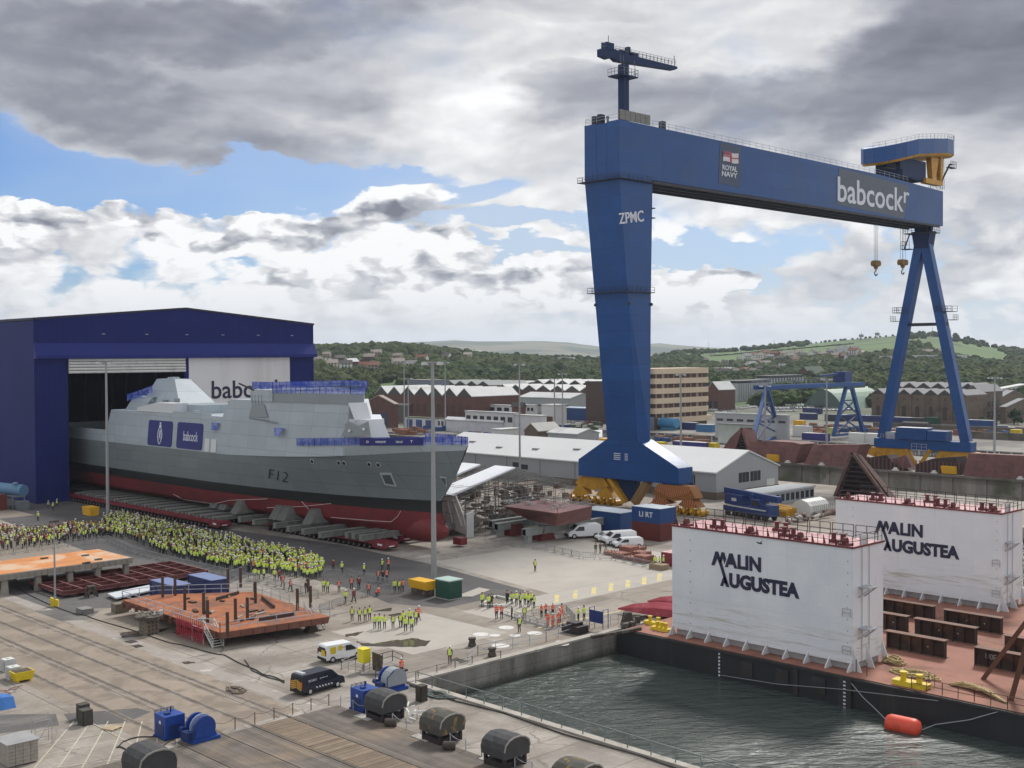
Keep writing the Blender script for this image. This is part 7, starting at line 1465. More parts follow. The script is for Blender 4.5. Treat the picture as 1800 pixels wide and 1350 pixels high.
# ---- dock number two ----
a=MB(); a.box(378.0,60,-6,379,335,-.02); a.build('dock_wall_inner',DW,kind='structure'); a=MB(); sheet([(344,60),(379,60),(379,335),(344,335)],-5.9); a.build('inner_dock_floor',concrete,kind='structure')
a=MB(); a.box(377.5,60,-.1,378.2,335,.3); 
for i in range(62): y=90+i*3.9; a.box(377.2,y,-2.6,377.6,y+.45,.3)
a.build('dock_piers',mat('pier_pale',(.42,.41,.38),.8,var=.1),org=(378,200,0),label='row of pale concrete piers along the edge of the inner dock',cat='piers')
a=MB(); a.rail([(346.,y,0) for y in (90,150,210,270,330)],1.1,.06,3.); a.build('dock_railing',rlc,org=(346,200,0),label='railing along the nearer edge of the inner dock',cat='railing')
a=MB(); a.box(430,60,0,431,200,2.6); a.box(470,60,0,471,260,2.0); a.build('retaining_wall',DW,org=(430,130,0),label='low concrete retaining walls behind the right crane leg',cat='wall')
# ---- small blue gantry ----
t=thing('gantry_crane','small blue gantry crane with two trestle legs and a long beam behind the maroon sections','crane',(*G(1347,782)[:2],0))
def frame(pa,pb,ytop,wtop=2.2,dk=False):
    A_=Vector(G(*pa));B_=Vector(G(*pb)); M_=(A_+B_)/2; D=(M_.x*cy_+M_.y*sy_); yh=624-.0055*((pa[0]+pb[0])/2-900); z=32-(ytop-yh)*D/F; d=(B_-A_).normalized(); a=MB()
    ta=M_-d*wtop+Vector((0,0,z)); tb=M_+d*wtop+Vector((0,0,z)); a.bar(A_+Vector((0,0,1)),ta,1.1,1.2); a.bar(B_+Vector((0,0,1)),tb,1.2,1.4); a.bar(A_+Vector((0,0,1.2)),B_+Vector((0,0,1.2)),.8,.9); a.bar(ta,tb,1.2,1.2)
    lg=a.build('trestle_leg',cb,t); a=MB()
    for u0,u1 in ((.1,.45),(.45,.75)): a.bar(A_.lerp(ta,u0),B_.lerp(tb,u1),.45,.45); a.bar(B_.lerp(tb,u0),A_.lerp(ta,u1),.45,.45); a.bar(A_.lerp(ta,u1),B_.lerp(tb,u1),.45,.45)
    a.build('bracing',mcb,lg); return M_+Vector((0,0,z))
M1=frame((1320,795),(1371,770),684); M2=frame((1465,771),(1518,766),682)
d=(M2-M1); d.z=0; d.normalize(); nn=Vector((-d.y,d.x,0)); zt=(M1.z+M2.z)/2
a=MB(); 
for s in (-2.2,2.2): a.bar(M1-d*4+nn*s+Vector((0,0,zt-M1.z+1)),M2+d*7+nn*s+Vector((0,0,zt-M2.z+1)),.9,1.5)
a.build('beam',cb,t); a=MB(); c_=M1.lerp(M2,.92)+Vector((0,0,3)); a.box(c_.x-2.5,c_.y-2.5,zt+2,c_.x+2.5,c_.y+2.5,zt+6); a.bar(M1.lerp(M2,.62)+Vector((0,0,4.5)),c_+Vector((0,0,2.5)),.8,.8); a.build('trolley_house',mcb,t); a=MB(); a.rail([tuple(M1-d*4+nn*3.2+Vector((0,0,zt-M1.z+2))),tuple(M2+d*7+nn*3.2+Vector((0,0,zt-M2.z+2)))],1.1,.06,3.); a.build('handrail',rlc,t)
# ---- sheds and town ----
bld('brick factory with seven white sawtooth roof gables above dark glazing, beyond the foredeck',660,830,912,748,698,brick,slate,'saw',ry=683.5,n=7,name='factory',cat='factory',wins=[('L',.35,.35,14,mat('brick_panel',(.09,.045,.036),.8))])
bld('second brick factory with white sawtooth roofs and pale posts in the gables',872,1046,1090,726,689,brick,slate,'saw',ry=679.5,n=7,name='factory',cat='factory')
bld('rearmost factory with white sawtooth roofs left of the crane leg',935,1046,1100,714,677,rfd,slate,'saw',ry=669.5,n=5,name='factory',cat='factory')
bld('grey low factory at the back with dull sawtooth roofs left of the white ones',762,860,930,716,678,brick,mat('dull_roof',(.24,.26,.25),.8),'saw',ry=671,n=5,name='factory',cat='factory')
bld('long white roofed hall stretching behind the second brick factory',862,884,1000,712,683,rfd,slate,'gy',ry=672,name='factory',cat='factory')
bld('blue grey box building above the first brick factory',716,764,790,718,669,mat('blue_grey',(.16,.19,.235),.6),slt,'flat')
bld('pale grey modern shed with small windows in front of the sawtooth factories',912,1002,1045,728,701,gry2,slate,'gy',ry=693,name='shed',cat='shed',wins=[('L',.45,.12,6,None)])
bld('white factory wing with two dark windows directly behind the white office',828,866,872,735,699,wht,slate,'flat')
bld('lower storey of the white flat roofed office with dark window bands',818,903,910,765,727,wht,slate,'flat',name='office',cat='office',wins=[('L',.58,.24,7,None),('L',.18,.14,4,None)])
bld('upper white office storey with a window band set back above the lower one',823,897,903,748,713.5,wht,slate,'flat',name='office',cat='office',wins=[('L',.72,.18,6,None)])
bld('white annex with window band right of the brown stair block',919,939,945,745,713,wht,slate,'flat',name='office',cat='office',wins=[('L',.7,.18,3,None)])
bld('brown stair block between the two white office parts',900,919,924,758,716,brick,rfd,'gy',ry=709,name='office',cat='office')
bld('large blank white box building right of the office',894,952,961,768,732,wht,slate,'flat')
bld('low white porch building over the brown garage doors near the blue cabins',952,974,996,752,713,wht,slate,'flat',door=('L',.1,.9,.5,brick))
bld('brown brick workshop with big blue doors and a beige roof beyond the foredeck',640,694,700,752,711,brick,rfb,'gx',ry=697,name='workshop',cat='workshop',door=('L',.25,.60,.6,dblu))
bld('grey brown workshop with striped roof lights beside the brick workshop',697,718,758,742,713,mat('grey_brown',(.11,.10,.09),.8),rfb,'gy',ry=703,name='workshop',cat='workshop')
bld('low white building with a mossy green roof and a window band',762,820,826,757,739,wht,mat('roof_moss',(.11,.125,.07),.9),'flat',wins=[('L',.35,.45,9,None)])
bld('low white cabin row with blue door panels under the mossy roof',712,762,770,757,736,wht,mat('roof_moss',(.11,.125,.07),.9),'flat',wins=[('L',.05,.8,3,mat('door_navy_panel',(.04,.07,.2),.6))])
bld('long grey shed with two dark windows behind the mossy roof',770,832,838,742,716,gry2,slt,'flat',name='shed',cat='shed')
bld('long white plastic covered store with ribbed sides behind the bow',784,884,892,764,743,mat('plastic_white',(.55,.56,.58),.5,ribs=(1,2.,.1)),mat('plastic_roof',(.66,.67,.68),.5),'gy',ry=739,name='store',cat='store')
bld('small pale building with a brown side and white roof above the warehouse roof',864,881,915,778,756,wht,slate,'flat')
bld('small stone gabled house with a pale roof above the warehouse roof',922,946,986,784,759,stone,mat('roof_pale_slate',(.38,.37,.345),.8),'gx',ry=746,name='house',cat='house',wins=[('L',.15,.3,2,None)])
bld('small white metal shed with dark windows beside the crane leg',963,1015,1053,789,764,gry2,slate,'gy',ry=757,name='shed',cat='shed',wins=[('L',.12,.2,2,None)])
bld('blue cabin row in the car park left of the crane leg',983,1040,1062,740,719,cblue,mat('roof_pale_blue2',(.35,.42,.52),.6),'flat',name='cabin',cat='cabin',wins=[('R',.3,.4,3,None)])
bld('tall narrow brown brick core of the cream office block',1030,1062,1100,745,672,mat('core_brown',(.085,.055,.05),.8),rfd,'flat',name='tower',cat='tower')
# cream office block
c=G(1152,756); x0,y0=c[0],c[1]; x1=PY(1247,740,y0)[0]; zt=PX(1152,648,x0)[2]
t=thing('office_block','cream banded six storey office block with dark brown end wall beside the crane leg','office block',(x0,y0,0))
a=MB(); a.box(x0+.6,y0+.8,0,x1-.8,y0+16,zt-1); a.build('core',mat('core_brown',(.085,.055,.05),.8),t); a=MB(); a.box(x0-9,y0+3,0,x0-.5,y0+17,zt+1.5); a.build('end_wall',mat('core_brown',(.085,.055,.05),.8),t)
for k in range(6):
    z1=zt-k*(zt-3.2)/5.4; hh=(zt-3.2)/5.4*.56; xo=2.5 if k==5 else 0
    a=MB(); R_=[(x0+xo,y0+1.2),(x0+.3+xo,y0+.3),(x0+1.2+xo,y0),(x1-1.2+xo,y0),(x1-.3+xo,y0+.3),(x1+xo,y0+1.2),(x1+xo,y0+16),(x0+xo,y0+16)]; a.prism(R_,z1-hh,z1); bd_=a.build('parapet_band',cream,t)
    if k<5:
        a=MB(); z2=z1-hh; L=(x1-x0-2.)/9
        for j in range(9): a.box(x0+1.2+L*j,y0+.6,z2-(zt-3.2)/5.4*.44,x0+1.2+L*(j+(.12,.4,.1)[j%3]),y0+.79,z2)
        a.build('pier',mat('pier_tan',(.36,.26,.19),.7),t)
a=MB(); a.box(x0-14,y0+1,0,x0+2,y0+4,5.5); a.build('podium',mat('podium_grey',(.15,.17,.21),.7),t)
bld('white shed with a row of tiny windows behind the small gantry left leg',1257,1384,1388,776,731,gry2,slate,'flat',name='shed',cat='shed',wins=[('L',.70,.09,7,None)])
bld('pale green low shed in front of the white one',1262,1322,1326,782,748,mat('pale_green',(.36,.40,.36),.7),slt,'flat',name='shed',cat='shed')
bld('brown brick building with a white hipped roof beside the cream block',1243,1263,1292,722,686,brick,slate,'gx',ry=672,wins=[('L',.1,.35,2,None)])
gs=mat('office_pillar',(.40,.42,.44),.6,var=.05)
for (l,a_,b_,c_,yb,yt,nn_) in (('glass office wing with pale vertical fins, front left part',1268,1296,1352,708,670,15),('glass office wing with pale vertical fins, taller rear right part',1330,1350,1410,704,661,13)):
    t,(x0,y0,x1,y1,z,rz)=bld(l,a_,b_,c_,yb,yt,win,slt,'flat',name='office',cat='office'); a=MB()
    for k in range(nn_): x=x0+(x1-x0)*k/(nn_-1); a.box(x-.9,y0-.6,0,x+.9,y0-.02,z-1.5)
    for k in range(7): y=y0+(y1-y0)*k/6; a.box(x0-.6,y-.9,0,x0-.02,y+.9,z-1.5)
    a.build('fin',gs,t)
bld('dark green roofed pavilion among the trees above the glass office',1400,1425,1455,690,660,brick,mat('roof_green',(.06,.085,.06),.8),'gx',ry=645)
x,y,_=G(1476,716); t=thing('hangar','green rounded roof hangar between the legs of the small gantry','hangar',(x,y,0)); rg=[]
for k in range(2): rg.append([(x-18+k*50,y-14+28*j/10,11*math.sin(math.pi*j/10)+.02) for j in range(11)])
a=MB(); a.loft(rg); a.build('shell',mat('hangar_green',(.19,.27,.21),.6,var=.08),t); a=MB(); a.extr([(x-18.3,y-14+28*j/10,11*math.sin(math.pi*j/10)+.02) for j in range(11)],(.2,0,0)); a.build('front',mat('hangar_front',(.08,.12,.10),.7),t)
# stone powerhouse
def arch(a,x,y,w,z0,z1,t_=.12):
    P=[(x,y-w/2,z0),(x,y+w/2,z0)]+[(x,y+w/2*math.cos(R(k*30)),z1+w/2*math.sin(R(k*30))) for k in range(7)]; a.extr(P,(-t_,0,0))
t,(x0,y0,x1,y1,z,rz)=bld('long brown stone powerhouse with arched windows and small pale roofs behind the far crane leg',1532,1698,1735,746,696,stone,slt,'saw',ry=687,n=7,name='powerhouse',cat='stone building',hip=2.)
a=MB(); b=MB(); w=(y1-y0)/7
for i in range(7): arch(a,x0-.01,y0+w*(i+.5),w*.30,1.5,z*.52); b.box(x0-.5,y0+w*i-.5,0,x0,y0+w*i+.5,z*.92); arch(a,x0-.01,y0+w*(i+.5),w*.12,z*.8,z*.86)
a.build('arched_window',mat('window_brown',(.06,.045,.035),.6),t); b.box(x0-.35,y0,z*.70,x0,y1,z*.75); b.build('buttress',stone,t)
bld('taller rear row of small pale roofs of the stone powerhouse',1562,1715,1750,735,684,stone,slt,'saw',ry=675,n=6,name='powerhouse',cat='stone building',hip=2.)
bld('brown stone block with stepped chimneys at the right end of the powerhouse',1698,1722,1762,742,690,stone,slt,'gx',ry=678,name='powerhouse',cat='stone building',wins=[('R',.5,.18,4,None),('R',.15,.18,4,None)])
bld('low stone house with a grey roof at the right edge behind the light mast',1758,1768,1830,744,716,stone,slt,'gy',ry=704,name='house',cat='house',wins=[('R',.4,.3,5,None)])
bld('stone house with pale roof between the powerhouse and the right edge',1750,1762,1800,728,698,stone,slt,'gy',ry=688,name='house',cat='house')
bld('large white roofed shed at the far right edge above the stone houses',1745,1760,1850,712,684,wht,slate,'gy',ry=678,name='shed',cat='shed')
for l,a_,b_,c_,yb,yt,m_,r_ in (('white office with a pale roof in the trees left of the crane leg',990,1005,1012,676,660,wht,slate),('white block among trees immediately left of the crane leg',1030,1048,1075,680,658,wht,slate),('row of pale houses above the brown brick building, left end',1262,1275,1284,668,655,cream,slt),('small pale apartment above the cream block roof',1246,1254,1262,668,650,cream,rfd),('white two storey house between the hangar and the powerhouse',1496,1512,1534,702,687,wht,slate)):
    bld(l,a_,b_,c_,yb,yt,m_,r_,'gx',ry=yt-6,name='house',cat='house',wins=[('L',.3,.3,2,None),('R',.3,.3,3,None)])
# containers and clutter in the middle distance
cvi=mat('container_violet',(.045,.04,.20),.5,var=.1); 
def cbox(px0,px1,yb,h,m,l,face='L',roof=None,nm='shipping_container',cat='container',dep=2.6,top=None):
    if face=='L':
        c=G(px1,yb); y1=PX(px0,yb,c[0])[1]; return container(c[0],c[1],0,dep,max(1,y1-c[1]),h,m,l,nm,roof,False,cat=cat)
    c=G(px0,yb); x1=PY(px1,yb,c[1])[0]; return container(c[0],c[1],0,max(1,x1-c[0]),dep,h,m,l,nm,roof,False,cat=cat)
cbox(1183,1238,796,3.2,cvi,'violet blue container between the crane leg and the maroon bow section',roof=slate); cbox(1410,1451,776,2.7,cvi,'violet blue container under the small gantry beam',roof=slate,dep=3)
cbox(1411,1441,728,3.,cdkb,'dark blue pair of containers in front of the car park',roof=cdkb); cbox(1406,1432,738,3.,cdkb,'navy container with a white roof below the car park',roof=slate)
cbox(1492,1518,779,3.4,iw,'white tank box left of the crane foot, left one of two',nm='tank_box',cat='tank'); cbox(1519,1543,780,3.4,iw,'white tank box left of the crane foot, right one of two',nm='tank_box',cat='tank')
cbox(1700,1746,752,3.,cblue,'bright blue long cabin right of the far crane leg',nm='site_cabin',cat='cabin',roof=slate); cbox(1570,1600,746,3.,cdkb,'dark blue container left of the dark wagons before the powerhouse',roof=slate); cbox(1600,1622,748,3.2,mat('container_dark',(.035,.04,.05),.6),'dark container in the middle of the row before the powerhouse'); cbox(1624,1648,747,3.2,mat('container_green',(.02,.07,.05),.6),'dark green container before the powerhouse')
cbox(1450,1480,741,3.,mat('container_dark',(.035,.04,.05),.6),'dark container left of the pendulum leg near the hangar'); cbox(1480,1548,742,2.8,cdkb,'long navy container row between the gantry right leg and the crane leg',roof=mat('roof_pale_blue2',(.35,.42,.52),.6))
cbox(1188,1222,756,3.,mat('cabin_navy',(.03,.05,.16),.6),'navy cabin right of the blue tank',roof=slate,nm='site_cabin',cat='cabin'); cbox(1224,1252,760,3.,mat('cabin_sky',(.05,.17,.33),.6),'sky blue cabin right of the navy one',roof=slate,nm='site_cabin',cat='cabin'); cbox(1394,1422,768,4.,iw,'white cabin under the left part of the small gantry beam',nm='site_cabin',cat='cabin',roof=slate)
cbox(1155,1166,754,3,mat('cabin_teal',(.05,.16,.18),.6),'small teal cabin left of the blue tank',nm='site_cabin',cat='cabin'); cbox(1455,1466,766,3.,mat('crate_lime',(.42,.45,.14),.6),'lime yellow box behind the right gantry leg',nm='box',cat='box'); cbox(1395,1410,752,3.,oy,'orange yellow machine box left of the right gantry leg',nm='box',cat='box'); cbox(1776,1792,768,2.6,by,'yellow box near the right edge behind the mast',nm='box',cat='box'); cbox(1152,1164,794,3,by,'small yellow box behind the crane base',nm='box',cat='box'); cbox(1244,1256,796,3,by,'small yellow box right of the violet container',nm='box',cat='box'); cbox(1054,1064,790,3.5,oy,'orange box left of the crane leg by the small metal shed',nm='box',cat='box')
cbox(947,975,750,2.6,cdkb,'navy container below the car park left of the crane leg',roof=slt); cbox(965,995,758,2.6,mat('cabin_navy',(.03,.05,.16),.6),'navy cabin right of the navy container left of the crane leg',roof=slt,nm='site_cabin',cat='cabin')
p=G(1180,756); a=MB(); a.tube((p[0],p[1]+6,3.0),(p[0],p[1]-3,3.0),2.1,14); a.box(p[0]-1,p[1]-2,0,p[0]+1,p[1]+5,1.2); a.build('storage_tank',mat('tank_sky',(.06,.25,.45),.5),org=p,label='sky blue cylindrical tank lying right of the crane leg',cat='tank')
p=G(1608,757); a=MB(); a.tube((p[0],p[1]+5,2.0),(p[0],p[1]-6,2.0),1.7,12); a.box(p[0]-1,p[1]-5,0,p[0]+1,p[1]+4,.8); a.build('dark_tank',mat('tank_dark',(.05,.04,.04),.6),org=p,label='dark horizontal tank above the blue cabin of the far crane leg',cat='tank')
q=random.Random(77); cl=[mat('clutter_%s'%n_,c_,.8,var=.2) for n_,c_ in (('brown',(.16,.10,.07)),('grey',(.2,.2,.2)),('rust',(.25,.11,.06)),('pale',(.5,.49,.46)),('blue',(.03,.08,.2)),('green',(.06,.09,.05)))]
zones=((800,900,768,777,'steel stock on racks behind the long white store'),(1400,1500,755,764,'steel stock beyond the inner dock under the gantry'),(1140,1250,772,779,'clutter along the inner dock behind the crane leg'),(640,780,752,764,'yard clutter beyond the foredeck'),(1690,1800,756,770,'clutter on the quay right of the far crane leg'),(1440,1600,752,760,'clutter beyond the inner dock left of the pendulum leg'),(975,1055,746,756,'yard clutter below the car park by the crane leg'))
for z_ in zones:
    for k in range(6):
        a=MB(); px=q.uniform(z_[0],z_[1]); py=q.uniform(z_[2],z_[3]); x,y,_=G(px,py); 
        for j in range(7): u,v=x+q.uniform(-5,5),y+q.uniform(-7,7); l=q.uniform(1,5); a.box(u,v,0,u+q.uniform(.6,2),v+l,q.uniform(.5,2.2))
        a.build('material_stack',cl[(k*2+int(z_[0]))%6],org=(x,y,0),label='one of the low stacks of %s'%z_[4],cat='stack',group=z_[4])
# ---- cars ----
cw=mat('car_white',(.70,.70,.70),.3,var=.03); cs=mat('car_silver',(.36,.38,.40),.3,.3,var=.03); cdk_=mat('car_dark',(.04,.045,.055),.3,var=.05); cr_=mat('car_red',(.32,.04,.05),.3,var=.05); cbl=mat('car_blue',(.03,.08,.22),.3,var=.05)
def car(body,label,grp,loc,rz):
    t=thing('parked_car',label,'car',loc,rz,grp,local=True); L,W=4.3,1.75; prof=[(-L/2,.3),(-L/2,.85),(-L*.42,.95),(-L*.30,1.42),(L*.05,1.45),(L*.2,.98),(L*.47,.82),(L/2,.6),(L/2,.3)]
    a=MB(); a.loft([[(x,W/2-(.15 if z>1.2 else 0),z) for x,z in prof],[(x,-W/2+(.15 if z>1.2 else 0),z) for x,z in prof]]); a.build('body',body,t)
    a=MB(); a.add([(L*.06,-.68,1.455),(L*.06,.68,1.455),(L*.2,.74,1.0),(L*.2,-.74,1.0)],[(0,1,2,3)]); a.v=[(x+.03,y,z+.02) for x,y,z in a.v]; a.add([(-L*.31,-.68,1.43),(-L*.31,.68,1.43),(-L*.42,.74,1.0),(-L*.42,-.74,1.0)],[(3,2,1,0)]); a.v[4:]=[(x-.03,y,z+.02) for x,y,z in a.v[4:]]
    for s in (-1,1): a.add([(-L*.34,s*.86,1.0),(-L*.27,s*.79,1.38),(L*.04,s*.79,1.38),(L*.15,s*.86,1.0)],[(0,1,2,3)])
    a.build('window',gl,t)
    for sx in (-.31,.31):
        for s in (-1,1): a=MB(); a.tube((L*sx,s*.66,.31),(L*sx,s*.9,.31),.31,10); a.build('wheel',rub,t)
    return t
protos={}
def cars(row,lab,grp,cols,ang=None,jit=.3):
    for (p0,p1,n_) in row:
        for k in range(n_):
            u=(k+.5)/n_; px=p0[0]+(p1[0]-p0[0])*u; py=p0[1]+(p1[1]-p0[1])*u+q.uniform(-jit,jit); x,y,_=G(px,py); c=q.choice(cols); nm={cw:'white',cs:'silver',cdk_:'dark',cr_:'red',cbl:'blue'}[c]
            l='%s car parked %s'%(nm,lab); g_='%s cars %s'%(nm,grp); rz=(ang if ang is not None else R(90))+q.uniform(-.08,.08)
            if c not in protos: protos[c]=car(c,l,g_,(x,y,0),rz)
            else: dup(protos[c],(x,y,0),rz,l,g_)
W=[cw,cw,cw,cs,cw]
cars([((1248,722),(1305,719),9),((1255,727),(1300,724),6),((1300,719),(1330,716),5)],'in the car park right of the cream office block','by the cream block',W,R(50))
cars([((1340,714),(1500,712),22),((1345,719),(1445,718),14),((1440,722),(1500,721),9),((1360,724),(1400,723),5)],'in the long rows of the car park in front of the trees','in the long car park rows',W+[cs,cdk_],R(50))
cars([((958,732),(1005,731),7),((1010,735),(1045,735),6)],'beside the blue cabins left of the crane leg','by the blue cabins',W,R(50)); cars([((1025,745),(1055,747),5)],'in the red group close to the crane leg','by the crane leg',[cr_,cr_,cw],R(60))
cars([((640,748),(700,746),5),((735,760),(760,760),3)],'beyond the foredeck near the brick workshop','beyond the foredeck',[cdk_,cs,cw,cr_],R(20)); cars([((1490,735),(1530,732),5)],'at the left end of the stone powerhouse','by the powerhouse',[cs,cw,cr_],R(30))
# ---- trees ----
def blob(seed,sub,amp=.34,sq=.82):
    b=bmesh.new(); bmesh.ops.create_icosphere(b,subdivisions=sub,radius=1.)
    o=Vector((seed*3.1,seed*1.7,seed))
    for v in b.verts:
        n=v.co.normalized(); d=1+amp*1.3*noise.noise(n*1.7+o)+amp*.8*noise.noise(n*4+o)+(amp*.5*noise.noise(n*9+o) if sub>2 else 0); v.co=n*d; v.co.z*=sq
    vs=[tuple(v.co) for v in b.verts]; fs=[tuple(v.index for v in f.verts) for f in b.faces]; b.free(); return vs,fs
import numpy as np
def tree_mat(nm,c1,c2,c3,sc=.5):
    m=bpy.data.materials.new(nm); m.use_nodes=True; T=NT(m.node_tree); b=T.n['Principled BSDF']; P=T.new('ShaderNodeTexCoord').outputs['Object']
    at=T.new('ShaderNodeAttribute',attribute_name='tint'); n=T.noise(P,sc,5,.7); n2=T.noise(P,.006,3,.6)
    c=T.mix(T.ss(at.outputs['Fac'],.15,.85),c1,c2); c=T.mix(T.m('MULTIPLY',T.ss(n2,.45,.6),.5),c,c3); k=T.m('ADD',.55,T.m('MULTIPLY',n,.9)); c=T.mix(1.,c,T.comb(k,k,k),'MULTIPLY')
    bm=T.new('ShaderNodeBump'); bm.inputs['Strength'].default_value=1.; bm.inputs['Distance'].default_value=1.2; T.l.new(T.noise(P,sc*1.6,5,.7),bm.inputs['Height']); T.l.new(bm.outputs[0],b.inputs['Normal'])
    T.l.new(c,b.inputs['Base Color']); b.inputs['Roughness'].default_value=.9; b.inputs['Specular IOR Level'].default_value=.2; return m
LEAF=tree_mat('foliage',(.020,.038,.013),(.060,.092,.026),(.085,.095,.032))
houses=[]   # (x,y) cleared
HS=[]
for px,py in ((583,650),(597,641),(608,652),(618,648),(632,645),(650,638),(662,630),(700,648),(722,652),(560,640),(575,632),(742,640),(655,655),(815,621),(828,624),(838,628),(846,622),(858,630),(820,632),(884,628),(900,624),(915,632),(950,622),(965,628),(985,625),(700,634),(785,633),(1006,640),(1030,634),
  (1325,629),(1336,632),(1345,627),(1352,634),(1362,630),(1370,637),(1378,628),(1388,632),(1395,640),(1402,629),(1410,634),(1312,634),(1330,641),(1345,646),(1300,640),(1290,650),(1307,652),(1320,650),(1275,645),(1430,627),(1445,630),(1460,625),(1468,632),(1475,628),(1482,634),(1500,625),(1515,628),(1495,636),(1630,626),(1650,625),(1668,628),(1262,660),(1272,662),(1282,660),(1292,662),(1310,660),(1322,662),(1335,657),(1360,655),(1380,653),(1445,646),(1240,640),(1225,650),(575,645),(642,652)):
    x,y,z,D=onland(px,py); HS.append((px,x,y,z,D)); houses.append((x,y,D))
roofs=[rfr,rfb,slt,rfd,slate]; wallsm=[wht,cream,wht,mat('house_tan',(.36,.30,.24),.8),brick]; hp={}
def where(px):
    return 'on the wooded slope beyond the foredeck' if px<760 else 'on the hill left of the crane leg' if px<1060 else 'on the hillside above the glass office' if px<1420 else 'below the green field'
for i,(px,x,y,z,D) in enumerate(HS):
    r_,w_=q.randrange(5),q.randrange(5)
    rn_=('red','beige','slate','dark','pale')[r_]; wn=('white','cream','white','tan','brick')[w_]; L=q.uniform(8,17); l='small %s house with %s roof %s'%(wn,rn_,where(px)); g_='%s %s houses %s'%(wn,rn_,where(px))
    key=(r_,w_)
    if key not in hp:
        t=thing('house',l,'house',(x,y,z+1.5),q.uniform(-.8,.8)+YAW,g_,local=True); a=MB(); a.box(-4,-6,-2.5,4,6,5); a.extr([(-4,-6,5),(4,-6,5),(0,-6,8)],(0,12,0)); a.build('wall',wallsm[w_],t); a=MB(); a.extr([(-4.5,-6.3,4.8),(0,-6.3,8.1),(4.5,-6.3,4.8),(4.5,-6.3,5.1),(0,-6.3,8.5),(-4.5,-6.3,5.1)],(0,12.6,0)); rf=a.build('roof',roofs[r_],t); a=MB(); a.box(-.5,3,7.4,.5,4,9.6); a.build('chimney',brick,rf)
        a=MB()
        for yy in (-4,-1,2): a.box(-4.1,yy,1,-4,yy+1.5,2.6); a.box(-4.1,yy,3.4,-4,yy+1.5,4.6)
        a.box(-2.5,-6.1,1,-1,-6,2.6); a.box(1,-6.1,1,2.5,-6,2.6); a.build('window',win,t); hp[key]=t
    else: dup(hp[key],(x,y,z+1.5),q.uniform(-.8,.8)+YAW,l,g_,sc=(.8,.8*L/12,.8))
for px0,px1,py in ((1556,1600,640),(1612,1690,639),(1476,1500,619),(985,1000,640)):
    x,y,z,D=onland(px0,py); x2,y2,_,_=onland(px1,py); a=MB(); a.bar((x,y,z+4),(x2,y2,z+4),14,9); a.build('long_shed',slate,org=(x,y,z),label='long pale low building among the trees at bearing of %s'%('the far crane leg, left one' if px0==1556 else 'the far crane leg, right one' if px0==1612 else 'the green field edge' if px0==1476 else 'the rear factories'),cat='building'); houses.append(((x+x2)/2,(y+y2)/2,D))
hx=np.array([(h[0],h[1],h[2]) for h in houses])
V3=[blob(s,3) for s in range(5)]; V2=[blob(s,2) for s in range(6)]
TV=[];TF=[];TT=[];off=0
def addtree(x,y,z,r,lod,tint,sq=1.):
    global off
    vs,fs=(V3 if lod else V2)[q.randrange(5)]; A=np.array(vs)*np.array([r*q.uniform(.85,1.15),r*q.uniform(.85,1.15),r*sq]); a_=q.uniform(0,6.28); c,s=math.cos(a_),math.sin(a_)
    A=np.stack([A[:,0]*c-A[:,1]*s+x,A[:,0]*s+A[:,1]*c+y,A[:,2]+z],1); TV.append(A); TF.append(np.array(fs)+off); TT.append(np.full(len(vs),tint)); off+=len(vs)
def clear(x,y,D):
    d=np.hypot(hx[:,0]-x,hx[:,1]-y); k=np.argmin(d)
    if d[k]<13: return True
    hd=hx[:,2]; # keep a short opening on the near side of each house
    along=(hx[:,0]*x+hx[:,1]*y)/hd; cross=np.abs(hx[:,0]*y-hx[:,1]*x)/hd; return bool(np.any((cross<8)&(hd-along>0)&(hd-along<60)))
cnt=0
for i in range(9200):
    px=q.uniform(520,1860); D=math.sqrt(q.uniform(700**2,1560**2)) if q.random()<.8 else q.uniform(1450,2350)
    D1=interp(DP,px)
    if px<1080 and D<890+60*math.sin(px*.03): 
        if not (px<660 and D>690): continue
    if 1080<=px<1250 and D<880: continue
    if px>=1250 and D<(900 if px<1330 else 745 if px<1535 else 700)+18*math.sin(px*.05): continue
    if D>1480:
        if 1235<px<1770 and not(1588<px<1655 and q.random()<.25) and not (px<1420 and D>2150) and not(px>1655 and D>2150 and q.random()<.5): continue
        if px<1080 and D>1560: continue
    x,y,_=az(px,D)
    if noise.noise(Vector((x/90,y/90,2)))>.38: continue
    if clear(x,y,D): continue
    r=q.uniform(4.2,7.2) if D<1500 else q.uniform(4.5,6.5); z=Hh(px,D) if D>700 else 0
    tint=min(1,max(0,.5+.5*noise.noise(Vector((x/60,y/60,5)))+q.uniform(-.28,.28))); addtree(x,y,z+r*.55,r,D<1050,tint,q.uniform(.8,1.15)); cnt+=1
for px,py in ((1618,596),(1628,594),(1652,600),(1668,606),(1690,611),(1700,613),(1715,616)):   # clumps on the skyline
    x,y,_=az(px,2290); 
    for k in range(3): addtree(x+q.uniform(-12,12),y+q.uniform(-12,12),Hh(px,2290)+4,q.uniform(4,7),False,.2)
for k in range(60): px=1235+k*9+q.uniform(-3,3); x,y,_=az(px,2310); addtree(x,y,Hh(px,2300)+1,q.uniform(2.,3.6) if px>1400 else q.uniform(4,7),False,.2)
for (pa,pb) in (((1250,627),(1500,605)),):   # hedges across the field
    for k in range(70): u=k/69; px=pa[0]+(pb[0]-pa[0])*u; x,y,z,D=onland(px,pa[1]+(pb[1]-pa[1])*u,1300); addtree(x,y,z+.6,q.uniform(1.4,2.6),False,.15)
